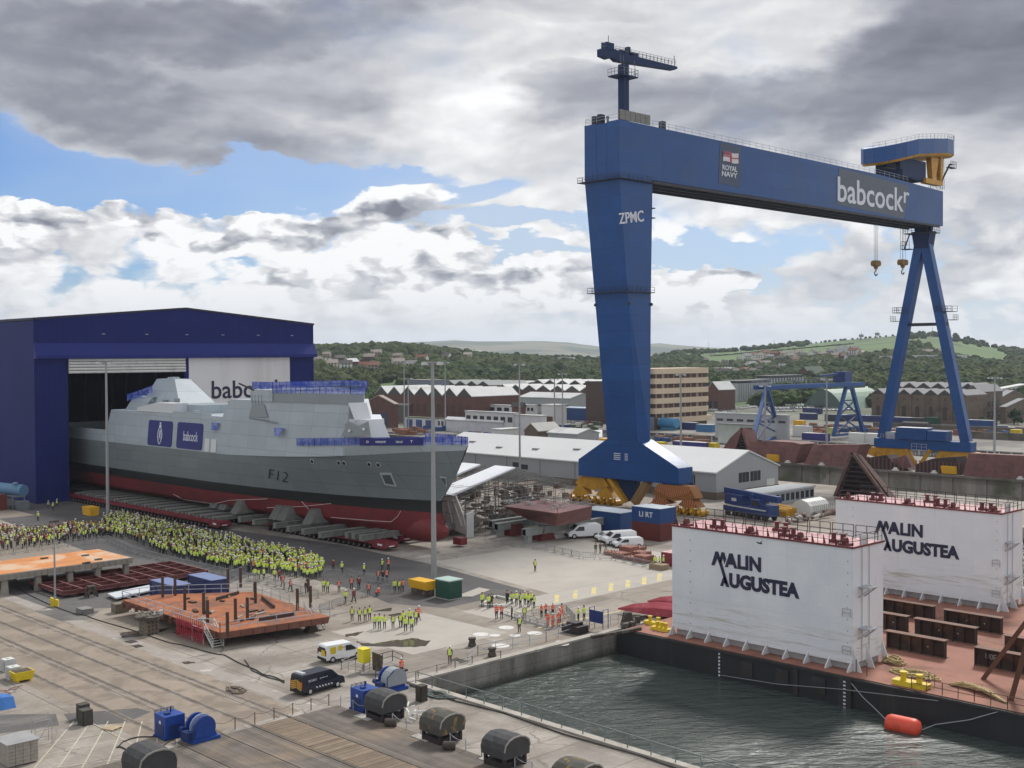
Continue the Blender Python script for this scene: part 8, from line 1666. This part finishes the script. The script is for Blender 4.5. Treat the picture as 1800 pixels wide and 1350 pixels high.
for pa,pb,n_,r_ in (((1335,708),(1445,705),26,4.),((1245,700),(1262,690),6,4.),((1440,702),(1470,700),8,4.),((1500,690),(1535,690),10,5),((835,684),(935,672),16,5.),((640,700),(662,690),8,5.),((1690,700),(1760,694),8,4.),((1765,694),(1830,690),10,5.),((995,664),(1050,668),14,5.),((1290,705),(1335,700),6,3.),((1150,668),(1250,664),14,6.),((1700,748),(1760,750),5,2.),((840,728),(870,735),4,2.5),((1262,668),(1330,664),14,5.)):
    for k in range(n_):
        u=q.random(); px=pa[0]+(pb[0]-pa[0])*u; x,y,z,D=onland(px,pa[1]+(pb[1]-pa[1])*u+q.uniform(-2,2),480); r=r_*q.uniform(.7,1.2); addtree(x,y,z+r*.6,r,True,q.uniform(.2,.9))
me=bpy.data.meshes.new('woodland'); V=np.concatenate(TV); Fc=np.concatenate(TF); me.vertices.add(len(V)); me.vertices.foreach_set('co',V.ravel()); me.loops.add(Fc.size); me.loops.foreach_set('vertex_index',Fc.ravel().astype(np.int32)); me.polygons.add(len(Fc)); me.polygons.foreach_set('loop_start',np.arange(0,Fc.size,3,dtype=np.int32)); me.polygons.foreach_set('use_smooth',np.zeros(len(Fc),bool)); at=me.attributes.new('tint','FLOAT','POINT'); at.data.foreach_set('value',np.concatenate(TT)); me.update(); me.validate(); me.materials.append(LEAF)
wo=bpy.data.objects.new('woodland',me); COL.objects.link(wo); wo['kind']='stuff'; wo['label']='dense green woodland covering the slopes behind the dockyard'
# individual trees one can tell apart
bark=mat('bark',(.06,.045,.035),.9,var=.2)
def leafy(seed,r,h,nl=900):
    qq=random.Random(seed); b=MB(); C=[]
    for k in range(9): C.append((qq.uniform(-.55,.55)*r,qq.uniform(-.55,.55)*r,h*.58+qq.uniform(-.30,.38)*h*.7,r*qq.uniform(.35,.6)))
    for i in range(nl):
        c=C[qq.randrange(9)]; th,ph=qq.uniform(0,6.28),math.acos(qq.uniform(-1,1)); rr=c[3]*(.55+.5*qq.random()**.5); n=Vector((math.sin(ph)*math.cos(th),math.sin(ph)*math.sin(th),math.cos(ph))); p=Vector(c[:3])+n*rr; s=r*.085*qq.uniform(.7,1.5); u=n.cross(Vector((qq.uniform(-1,1),qq.uniform(-1,1),qq.uniform(-1,1)))); u=u.normalized() if u.length>.01 else Vector((1,0,0)); v=(n+Vector((qq.uniform(-.6,.6),qq.uniform(-.6,.6),qq.uniform(-.6,.6)))).cross(u).normalized()
        b.add([tuple(p+u*s),tuple(p+v*s*.8),tuple(p-u*s),tuple(p-v*s*.8)],[(0,1,2,3)])
    for c in C: b.sph(c[:3],c[3]*.72,7,5)
    return b
tp=[]
lf2=mat('leaf_light',(.065,.10,.028),.85,var=.3,scale=.6); lf1=mat('leaf_dark',(.028,.05,.018),.85,var=.3,scale=.6)
for s in range(3):
    t=thing('tree','round leafy tree','tree',(0,0,-50),0,local=True); leafy(s,4.5,9).build('crown',(lf1,lf2,lf1)[s],t); a=MB(); a.tube((0,0,0),(0,0,5),.4,7,.2); a.bar((0,0,3.5),(1.6,.5,6),.2); a.bar((0,0,3.2),(-1.5,-.8,6),.2); a.build('trunk',bark,t); tp.append(t)
TL=[((px,py),l) for px,py,l in ((1372,706,'left of the car park row'),(1385,704,'left of the car park row'),(1398,703,'in the middle of the car park row'),(1410,702,'in the middle of the car park row'),(1420,704,'in the middle of the car park row'),(1432,703,'left of the green hangar'),(1440,707,'left of the green hangar'),(1360,708,'right of the glass office'),(1380,709,'right of the glass office'),(1400,709,'in the middle of the car park row'),(1013,676,'behind the rear factories'),(1022,678,'behind the rear factories'),(1030,680,'behind the rear factories'),(1252,690,'right of the cream block'),(1262,682,'right of the cream block'),(1700,742,'before the powerhouse'),(1690,744,'before the powerhouse'),(1790,748,'at the right edge by the low stone house'),(1783,746,'at the right edge by the low stone house'))]
used_=[False]*3
for i,((px,py),l) in enumerate(TL):
    x,y,z,D=onland(px,py,500); k=i%3; lab=('dark','bright green','dark small')[k]+' leafy tree '+l; sc=q.uniform(.9,1.5)*(.5 if py>740 else 1); g_='trees '+l
    if not used_[k]: t=tp[k]; t.location=(x,y,z); t.scale=(sc,sc,sc); tag(t,lab,'tree',g_); used_[k]=True
    else: dup(tp[k],(x,y,z),q.uniform(0,6),lab,g_,sc=sc)
# masts on the hill
for i,(px,yt_) in enumerate(((1246,601),(1361,597),(1514,586),(1542,583),(1639,575),(1671,578))):
    D=2250; x,y,_=az(px,D); z=Hh(px,D); f=math.sqrt(1+((px-900)/F)**2); zt=32+(624-.0055*(px-900)-yt_)*(D/f)/F; a=MB(); a.tube((x,y,z),(x,y,max(zt,z+15)),.7 if i in(2,3) else .45,4,.25)
    if i in(2,3): a.box(x-3,y-3,zt-7,x+3,y+3,zt-2)
    a.build('radio_mast',slt,org=(x,y,z),label=['thin radio mast on the hill left of the green field','thin mast where the trees meet the green field','mast with a drum head on the green hill','second mast with a head on the green hill, right of the first','tall faint mast left of the far crane leg top of the hill','tall faint mast behind the right leg of the far crane'][i],cat='mast')
# ---- haze ----
hz=MB(); hz.box(-3200,-9000,-14,13000,13000,330); 
hm=bpy.data.materials.new('haze_air'); hm.use_nodes=True; nt=hm.node_tree; nt.nodes.clear(); o_=nt.nodes.new('ShaderNodeOutputMaterial'); pv=nt.nodes.new('ShaderNodeVolumePrincipled'); pv.inputs['Color'].default_value=(.78,.87,1.,1); pv.inputs['Density'].default_value=6.5e-5; pv.inputs['Anisotropy'].default_value=.2; nt.links.new(pv.outputs[0],o_.inputs['Volume'])
hz.build('haze',hm,kind='stuff')
# ================= PEOPLE =================
def hv(nm,col,band=True):
    if nm in MC: return MC[nm]
    m=bpy.data.materials.new(nm); m.use_nodes=True; T=NT(m.node_tree); b=T.n['Principled BSDF']; P=T.new('ShaderNodeTexCoord').outputs['Object']; s=T.new('ShaderNodeSeparateXYZ'); T.l.new(P,s.inputs[0])
    k=T.m('ADD',.75,T.m('MULTIPLY',T.noise(P,6,3,.5),.5)); c=T.mix(1.,col,T.comb(k,k,k),'MULTIPLY')
    if band:
        f=T.m('MAXIMUM',T.ss(T.m('ABSOLUTE',T.m('SUBTRACT',s.outputs[2],1.02)),.035,.025),T.ss(T.m('ABSOLUTE',T.m('SUBTRACT',s.outputs[2],1.22)),.035,.025)); c=T.mix(f,c,(.62,.63,.60))
    T.l.new(c,b.inputs['Base Color']); b.inputs['Roughness'].default_value=.75; MC[nm]=m; return m
HY=hv('hi_vis_yellow',(.68,.88,.045)); HO=hv('hi_vis_orange',(.85,.13,.05)); DK=hv('dark_jacket',(.035,.035,.045),False); MR=hv('maroon_top',(.20,.05,.05),False); GRN=hv('camouflage',(.11,.10,.07),False); PAL=hv('pale_top',(.42,.43,.38),False)
TRS=mat('trousers_dark',(.022,.024,.034),.85,var=.2,scale=5); TRB=mat('trousers_brown',(.10,.055,.04),.85,var=.2,scale=5); TRG=mat('trousers_grey',(.07,.07,.08),.85,var=.2,scale=5); SKN=mat('skin',(.45,.27,.20),.6,var=.05); SHO=mat('boots',(.018,.015,.014),.7); HLW=mat('helmet_white',(.66,.67,.66),.35,var=.03); HLD=mat('hair_dark',(.03,.022,.018),.8,var=.2,scale=20); HLB=mat('helmet_blue',(.03,.10,.35),.4)
def pose(kind,wide=1.):
    J={}; hipz=.93
    sw={'walk':.28}.get(kind,0)
    J['pel']=(0,0,.95,.145); J['bel']=(0,0,1.10,.145*wide); J['che']=(.01,0,1.32,.165*wide); J['nek']=(.015,0,1.50,.062); J['hea']=(.03,0,1.60,.082); J['hd2']=(.035,0,1.68,.098); J['top']=(.03,0,1.76,.07)
    legs={}
    for s in (-1,1):
        fx=sw*s; J['h%d'%s]=(0,.10*s,.90,.095); J['k%d'%s]=(.05+fx*.5,.11*s,.50,.065); J['a%d'%s]=(fx-.02,.115*s,.10,.048); J['t%d'%s]=(fx+.15,.13*s,.045,.042)
        J['s%d'%s]=(0,.19*s,1.42,.072)
        if kind=='fold': J['e%d'%s]=(.06,.26*s,1.16,.052); J['w%d'%s]=(.24,.03*s,1.20,.038)
        elif kind=='phone': J['e%d'%s]=(.20,.24*s,1.28,.050); J['w%d'%s]=(.34,.10*s,1.50,.036)
        elif kind=='walk': J['e%d'%s]=(-.12*s,.27*s,1.15,.05); J['w%d'%s]=(.10-.16*s,.28*s,.93,.036)
        elif kind=='pocket': J['e%d'%s]=(-.06,.30*s,1.17,.052); J['w%d'%s]=(.10,.19*s,.98,.038)
        else: J['e%d'%s]=(-.02,.25*s,1.15,.050); J['w%d'%s]=(.05,.25*s,.90,.036)
        w=Vector(J['w%d'%s][:3]); e=Vector(J['e%d'%s][:3]); d=(w-e).normalized(); J['p%d'%s]=tuple(w+d*.07)+(.034,)
    if kind=='crouch':
        for k in list(J):
            x,y,z,r=J[k]; J[k]=(x-.1,y,max(.045,z-.42),r) if z>.6 else (x,y,z,r)
        for s in (-1,1): J['k%d'%s]=(.30,.16*s,.52,.07); J['h%d'%s]=(-.12,.1*s,.46,.1)
    names=list(J); idx={n_:i for i,n_ in enumerate(names)}
    E_=[('pel','bel'),('bel','che'),('che','nek'),('nek','hea'),('hea','hd2'),('hd2','top')]
    for s in (-1,1): E_+=[('pel','h%d'%s),('h%d'%s,'k%d'%s),('k%d'%s,'a%d'%s),('a%d'%s,'t%d'%s),('che','s%d'%s),('s%d'%s,'e%d'%s),('e%d'%s,'w%d'%s),('w%d'%s,'p%d'%s)]
    me=bpy.data.meshes.new('b'); me.from_pydata([J[n_][:3] for n_ in names],[(idx[a_],idx[b_]) for a_,b_ in E_],[]); ob=bpy.data.objects.new('b',me); COL.objects.link(ob)
    sk=ob.modifiers.new('s','SKIN'); sk.use_smooth_shade=True
    for i,n_ in enumerate(names): v=me.skin_vertices[0].data[i]; v.radius=(J[n_][3],J[n_][3]*(1.15 if n_ in('che','bel','pel') else 1)); v.use_root=(n_=='pel')
    sb=ob.modifiers.new('u','SUBSURF'); sb.levels=1; sb.render_levels=1
    dg=bpy.context.evaluated_depsgraph_get(); dg.update(); m2=bpy.data.meshes.new_from_object(ob.evaluated_get(dg)); vs=[tuple(v.co) for v in m2.vertices]; fs=[tuple(p.vertices) for p in m2.polygons]
    bpy.data.objects.remove(ob); bpy.data.meshes.remove(me); bpy.data.meshes.remove(m2)
    ctr=[sum((Vector(vs[i]) for i in f),Vector())/len(f) for f in fs]
    sg=[]
    hands=[Vector(J['p%d'%s][:3]) for s in (-1,1)]; arms=[(Vector(J['e%d'%s][:3]),Vector(J['w%d'%s][:3]),Vector(J['s%d'%s][:3])) for s in (-1,1)]
    zh=J['hd2'][2]
    for c in ctr:
        ha=min((c-h_).length for h_ in hands)
        arm=min(min((c-(a_+(b_-a_)*u)).length for u in (0,.5,.9)) for e_,w_,s_ in arms for a_,b_ in ((e_,w_),(s_,e_)))
        if ha<.065: k=2
        elif c.z>zh-.22 and abs(c.y)<.13 : k=2
        elif c.z<.12: k=3
        elif arm<.085 and abs(c.y)>.15 or (arm<.06 and c.x>.14): k=4
        elif c.z<(.93 if kind!='crouch' else .5): k=1
        else: k=0
        sg.append(k)
    # fingers, thumb, nose, eyes
    X=MB(); 
    for s in (-1,1):
        p=Vector(J['p%d'%s][:3]); w=Vector(J['w%d'%s][:3]); d=(p-w).normalized(); side=d.cross(Vector((1,0,0.2))).normalized()
        for k in range(4):
            o=p+side*(.028-.018*k)+d*.02; l=(.055,.065,.06,.045)[k]; m_=o+d*l*.6; X.tube(o,m_,.010,5); X.tube(m_,m_+(d*.6+Vector((.5,0,-.2))).normalized()*l*.5,.009,5)
        X.tube(w+d*.03+side*.025,w+d*.07+side*.055+Vector((.01,0,0)),.011,5)
    n0=len(X.f); hp_=Vector(J['hd2'][:3]); X.fr([tuple(hp_+Vector(v)) for v in ((.085,-.015,-.05),(.085,.015,-.05),(.09,.006,.01),(.09,-.006,.01))],[tuple(hp_+Vector(v)) for v in ((.12,-.012,-.045),(.12,.012,-.045),(.098,.004,.01),(.098,-.004,.01))])
    n1=len(X.f); 
    for s in (-1,1): X.sph(hp_+Vector((.088,.033*s,.012)),.010,5,4); 
    for s in (-1,1): X.sph(hp_+Vector((.0,.098*s,-.01)),.022,5,4,(.6,.5,1.2))
    o=len(vs); vs+=X.v; fs+=[tuple(i+o for i in f) for f in X.f]; sg+=[2]*n1+[3]*((len(X.f)-n1)//2)+[2]*(len(X.f)-n1-(len(X.f)-n1)//2)
    return vs,fs,sg,hp_
PO={k:pose(k) for k in ('stand','fold','phone','walk','pocket','crouch')}
MEH={}
def helmet_mesh(hp_,m,hair=False):
    key=(round(hp_.z,2),m.name)
    if key in MEH: return MEH[key]
    vs=[];fs=[]; n=10; r=.125 if not hair else .112; zz=.02
    for j in range(5):
        t=R(j*20)
        for i in range(n): a_=2*math.pi*i/n; vs.append((hp_.x+r*1.1*math.cos(t)*math.cos(a_),hp_.y+r*.95*math.cos(t)*math.sin(a_),hp_.z+zz+r*.95*math.sin(t)))
    vs.append((hp_.x,hp_.y,hp_.z+zz+r*.96))
    for j in range(4): fs+=[(j*n+i,j*n+(i+1)%n,(j+1)*n+(i+1)%n,(j+1)*n+i) for i in range(n)]
    fs+=[(4*n+i,4*n+(i+1)%n,5*n) for i in range(n)]
    if not hair:
        o=len(vs)
        for i in range(n): a_=2*math.pi*i/n; rr=r*1.12*(1.22 if math.cos(a_)>.5 else 1.06); vs.append((hp_.x+rr*1.1*math.cos(a_),hp_.y+rr*.9*math.sin(a_),hp_.z+zz-.012))
        fs+=[(i,o+i,o+(i+1)%n,(i+1)%n) for i in range(n)]
    me=bpy.data.meshes.new('hair' if hair else 'helmet'); me.from_pydata(vs,[],fs); me.materials.append(m); me.polygons.foreach_set('use_smooth',[True]*len(fs)); MEH[key]=me; return me
OUT_={'yv':(HY,TRS,DK),'yj':(HY,TRS,HY),'yg':(HY,TRG,HY),'yb':(HY,TRB,GRN),'ov':(HO,TRS,DK),'oj':(HO,TRS,HO),'oo':(HO,HO,HO),'dk':(DK,TRS,DK),'mr':(MR,TRS,MR),'cam':(GRN,GRN,GRN),'pal':(PAL,TRG,PAL),'ob':(HO,TRB,HO)}
MEB={}
def body_mesh(kind,outf):
    if (kind,outf) in MEB: return MEB[(kind,outf)]
    vs,fs,sg,_=PO[kind]; me=bpy.data.meshes.new('person'); me.from_pydata(vs,[],fs); top,tr_,slv=OUT_[outf]
    for m in (top,tr_,SKN,SHO,slv): me.materials.append(m)
    me.polygons.foreach_set('material_index',sg); me.polygons.foreach_set('use_smooth',[True]*len(fs)); MEB[(kind,outf)]=me; return me
pq=random.Random(99)
def person(x,y,outf,kind,head,rz,label,group=None,s=None):
    o=bpy.data.objects.new('person',body_mesh(kind,outf)); COL.objects.link(o); o.location=(x,y,.004); o.rotation_euler[2]=rz; s=s or pq.uniform(.95,1.1); o.scale=(s,s,s); tag(o,label,'person',group)
    hm_={'w':HLW,'b':HLB,'d':HLD}[head]; h=bpy.data.objects.new('hair' if head=='d' else 'helmet',helmet_mesh(PO[kind][3],hm_,head=='d')); COL.objects.link(h); h.parent=o; return o
def face(px,py,tx,ty):
    x,y,_=G(px,py); return math.atan2(ty-y,tx-x)
SHIP=(122,165)
NP=[0]
def ppl(lst,grp=None,lab=None):
    for e in lst:
        px,py,outf,kind,head,fc=e[:6]; l=e[6] if len(e)>6 else lab
        x,y,_=G(px,py); rz=math.atan2(SHIP[1]-y,SHIP[0]-x)+fc; person(x,y,outf,kind,head,rz,l,grp if len(e)<=6 else None); NP[0]+=1
PI=math.pi
ppl([(586,1003,'mr','stand','d',.2,'person in a dark red jacket standing at the right end of the crowd'),(601,1008,'yj','fold','w',.1,'person in a long yellow hi-vis coat alone just right of the crowd end'),(640,1011,'yv','pocket','w',PI,'person in a yellow vest and white helmet behind the barriers, turned to the camera'),
 (672,1003,'yv','stand','w',.2,'person in yellow hi-vis on the asphalt next to one in orange, far pair'),(683,1003,'ov','fold','w',.3,'person in orange hi-vis on the asphalt next to one in yellow, far pair'),
 (665,1023,'ov','stand','d',.1,'left person in an orange vest of the three at the barrier'),(673,1023,'dk','pocket','d',0,'person in dark clothes between two orange vests at the barrier'),(680,1023,'ov','stand','d',-.2,'right person in an orange vest of the three at the barrier'),
 (618,1037,'ov','pocket','d',.1,'person in an orange vest left of one in dark maroon on the asphalt edge'),(631,1037,'mr','stand','d',.3,'person in dark maroon right of an orange vest on the asphalt edge'),(596,1042,'ov','fold','d',0,'person in an orange vest alone between the yellow pair and the asphalt'),
 (569,1041,'yj','stand','d',.2,'rear person of the yellow pair above the deck steps'),(576,1043,'yv','pocket','d',.3,'front person of the yellow pair above the deck steps'),(510,1040,'ov','walk','d',-2.2,'small person in orange walking behind the rusty deck posts'),(497,1033,'ov','walk','d',-2.4,'person in a bright orange vest walking down beside the rusty deck section'),(491,1022,'mr','walk','d',-2.5,'person in dark red walking beside the one in bright orange'),(483,1021,'yj','stand','w',.1,'person in yellow with white helmet left of the walkers in orange'),
 (448,1020,'yg','pocket','d',.2,'left of three in yellow standing behind the rusty deck posts'),(455,1020,'yv','stand','d',.2,'middle of three in yellow standing behind the rusty deck posts'),(464,1020,'yv','fold','d',.1,'right of three in yellow standing behind the rusty deck posts'),(539,1045,'dk','stand','d',.3,'person in dark clothes beside a post of the rusty deck'),
 (607,1061,'yj','walk','w',-.6,'person in yellow with white helmet walking past the deck steps'),(622,1060,'mr','walk','w',-2.6,'person in dark brown with a white helmet walking beside the one in yellow'),(648,1048,'ov','stand','d',.2,'person in an orange vest by the barrier left of the crouching one'),(664,1048,'oj','crouch','d',1.,'person in orange crouching by the barrier'),
 (694,1042,'yj','stand','d',.2,'left person in bulky yellow left of the orange bin'),(702,1042,'yv','stand','d',.1,'middle person in yellow left of the orange bin'),(708,1041,'ob','pocket','d',.2,'person in orange next to the two in yellow left of the orange bin'),
 (788,1048,'yj','fold','d',.3,'left person in yellow half behind the green cabin'),(795,1048,'yj','stand','w',-.3,'right person in yellow half behind the green cabin'),(848,1068,'yg','stand','d',.2,'slim person in yellow at the left of the trio by the small pit'),(859,1070,'yj','stand','d',.2,'person in a bulky yellow jacket in the middle of the trio by the small pit'),(864,1068,'dk','pocket','d',.1,'person in dark at the right of the trio by the small pit'),
 (873,1089,'oj','stand','w',.3,'left person of the pair in bright orange jackets on the quay'),(882,1089,'oj','fold','w',.1,'right person of the pair in bright orange jackets on the quay'),(892,1064,'dk','stand','d',.3,'person in dark clothes at the left end of the yellow row on the quay'),(900,1089,'dk','stand','w',1.,'person in dark with white stripes between the yellow row and the orange pair'),(922,1090,'yb','stand','w',PI*.9,'person in a yellow vest and brown trousers in front of the yellow row'),(913,1112,'yv','stand','w',.2,'person in yellow with white helmet nearest the quay railing'),
 (1017,1092,'yj','stand','w',.5,'left person in yellow beside the blue notice board'),(1027,1092,'yg','fold','d',.2,'right person in yellow beside the blue notice board'),(940.5,1005,'yb','pocket','d',PI,'lone person in a yellow vest and brown trousers on the open concrete'),(791,1168,'yb','stand','w',PI*.8,'person in dark clothes with a yellow vest standing by the quay rope near the basin'),(706,1190,'oj','stand','w',.6,'person in a bright red orange jacket behind the covered blue winch'),
 (67,916,'yj','stand','w',PI,'lone person in yellow on the concrete left of the asphalt road'),(85,894,'pal','stand','w',0,'person in a pale vest by the hall wall, left of a trio'),(93,897,'yj','fold','w',.2,'person in yellow in the middle of the trio by the hall wall'),(100,892,'yj','walk','w',.5,'person in yellow at the right of the trio by the hall wall'),
 (736,1092,'ob','walk','w',-1.2,'person in orange brown with white helmet at the right edge of the yellow cluster'),(1047,973,'cam','stand','d',2.,'person in camouflage on the left near the white vans'),(1055,973,'cam','fold','d',2.6,'person in camouflage in the middle near the white vans'),(1065,972,'cam','stand','d',3.2,'person in camouflage on the right near the white vans')])
ppl([(619,1092,'yv','stand','d',.1),(632,1093,'yv','pocket','d',.0),(642,1093,'yv','stand','d',.1),(650,1091,'yv','fold','d',.3)],'yellow row of four by the deck steps','person in a yellow vest in the row of four standing right of the deck steps')
ppl([(659,1106,'yj','stand','d',.2),(667,1107,'yj','fold','d',.1),(676,1106,'yj','pocket','d',.0),(691,1106,'yv','stand','d',.2),(704,1104,'yv','stand','d',.1),(709,1100,'yj','fold','d',.2),(713,1111,'yj','stand','d',.1),(724,1111,'yj','fold','d',-.1),(731,1099,'yv','stand','d',.2),(720,1098,'yj','stand','w',.2)],'yellow cluster beside the puddle','person in yellow hi-vis seen from behind in the cluster beside the long puddle')
ppl([(900,1064,'yj','stand','d',.2),(908,1065,'yj','fold','w',.2),(915,1068,'yv','stand','d',.3),(923,1065,'yj','stand','w',.1),(929,1068,'yj','pocket','d',.2),(934,1064,'yj','stand','w',.2),(939,1070,'yv','fold','d',.2)],'yellow row on the quay','person in yellow hi-vis in the row on the quay left of the orange group')
ppl([(952,1086,'oj','stand','w',.3),(960,1084,'oj','fold','w',.2),(972,1084,'oj','stand','w',.2),(963,1101,'oo','stand','w',.1),(972,1104,'oo','stand','w',.3),(982,1102,'oo','fold','w',.1),(988,1088,'oo','walk','d',.4),(984,1095,'oj','stand','w',.2)],'orange group by the barge','person in orange overalls inside the barriers near the barge')
ppl([(1152,998,'yj','stand','w',2.),(1159,997,'yj','fold','w',3.),(1166,998,'yv','stand','w',2.5)],'yellow trio by the red skip','person in yellow beside the tan crate and the red skip')
# the dense crowd: candidate standing places on the ground, nearest ones become individuals
def inpoly(x,y,P):
    r=False; j=len(P)-1
    for i in range(len(P)):
        if (P[i][1]>y)!=(P[j][1]>y) and x<(P[j][0]-P[i][0])*(y-P[i][1])/(P[j][1]-P[i][1])+P[i][0]: r=not r
        j=i
    return r
main_=[(182,918),(205,909),(262,920),(330,938),(400,952),(470,968),(545,984),(572,1000),(566,1014),(545,1022),(500,1012),(470,1012),(440,1008),(395,1003),(330,986),(275,972),(232,950),(195,945),(172,938)]
left_=[(0,934),(60,940),(130,928),(175,930),(196,946),(150,950),(70,962),(0,968)]
C=[]
for P,nm,sp in ((main_,'m',.98),(left_,'l',1.12)):
    W_=[G(*p)[:2] for p in P]; x0=min(p[0] for p in W_);x1=max(p[0] for p in W_);y0=min(p[1] for p in W_);y1=max(p[1] for p in W_); y=y0
    while y<y1:
        x=x0+(sp/2 if int(y/sp)%2 else 0)
        while x<x1:
            u,v=x+pq.uniform(-.42,.42),y+pq.uniform(-.42,.42)
            dens=1.0 if nm=='l' else .92
            if inpoly(u,v,W_) and pq.random()<dens: C.append((u,v,nm))
            x+=sp
        y+=sp
C.sort(key=lambda c:c[0]*cy_+c[1]*sy_)
print('PEOPLE',NP[0],'CROWD',len(C))
ni=300-NP[0]
# every second spot of the near part as an individual keeps the crowd dense: the rest of the mass is one object
def pick(nm):
    r=pq.random()
    if nm=='m':
        outf='yj' if r<.42 else 'yv' if r<.72 else 'yg' if r<.82 else 'pal' if r<.87 else 'dk' if r<.94 else 'ov' if r<.965 else 'mr'
    else: outf='mr' if r<.17 else 'dk' if r<.32 else 'ov' if r<.44 else 'pal' if r<.56 else 'yv' if r<.76 else 'yg' if r<.86 else 'yj'
    return outf,pq.choice(('stand','stand','fold','pocket','phone')),pq.choice('wwdd' if nm=='m' else 'wdd')
WORD={'yj':'person in a yellow hi-vis jacket','yv':'person in a yellow vest with dark sleeves','yg':'person in yellow with grey trousers','pal':'person in a pale top','dk':'person in dark clothes','ov':'person in an orange vest','mr':'person in a dark red top'}
VV=[];FF=[];MI=[];off2=0; mats_=[HY,HO,DK,MR,PAL,TRS,SKN,SHO,HLW,HLD,TRG]; ix={m.name:i for i,m in enumerate(mats_)}
for k,(x,y,nm) in enumerate(C):
    outf,kind,head=pick(nm); rz=math.atan2(SHIP[1]-y,SHIP[0]-x)+pq.uniform(-.35,.35)+(.25 if nm=='m' else 0)
    if k<ni:
        e=', helmeted' if head=='w' else ', bareheaded'
        pl='in the dense crowd' if nm=='m' else 'in the left wing of the crowd'
        person(x,y,outf,kind,head,rz,WORD[outf]+e+', '+pl,'%s%s, %s'%(WORD[outf],e,pl))
    else:
        me=body_mesh(kind,outf); vs,fs,sg,hp_=PO[kind]; hm_=helmet_mesh(hp_,HLW if head=='w' else HLD,head=='d'); s=pq.uniform(.96,1.06); c_,s_=math.cos(rz)*s,math.sin(rz)*s
        A=np.array(vs+[tuple(v.co) for v in hm_.vertices]); A=np.stack([A[:,0]*c_-A[:,1]*s_+x,A[:,0]*s_+A[:,1]*c_+y,A[:,2]*s],1)
        top,tr_,slv=OUT_[outf]; mm=[ix[m.name] for m in (top,tr_ if tr_.name in ix else TRS,SKN,SHO,slv)]
        VV.append(A); n0=len(vs); FF+=[tuple(i+off2 for i in f) for f in fs]+[tuple(i+off2+n0 for i in p.vertices) for p in hm_.polygons]; MI+=[mm[g_] for g_ in sg]+[ix[hm_.materials[0].name]]*len(hm_.polygons); off2+=len(A)
if VV:
    V=np.concatenate(VV); me=bpy.data.meshes.new('crowd'); me.from_pydata(V.tolist(),[],FF)
    for m in mats_: me.materials.append(m)
    me.polygons.foreach_set('material_index',MI); me.polygons.foreach_set('use_smooth',[True]*len(FF)); o=bpy.data.objects.new('crowd',me); COL.objects.link(o); o['kind']='stuff'; o['label']='rear mass of the dense crowd in yellow hi-vis watching the warship'
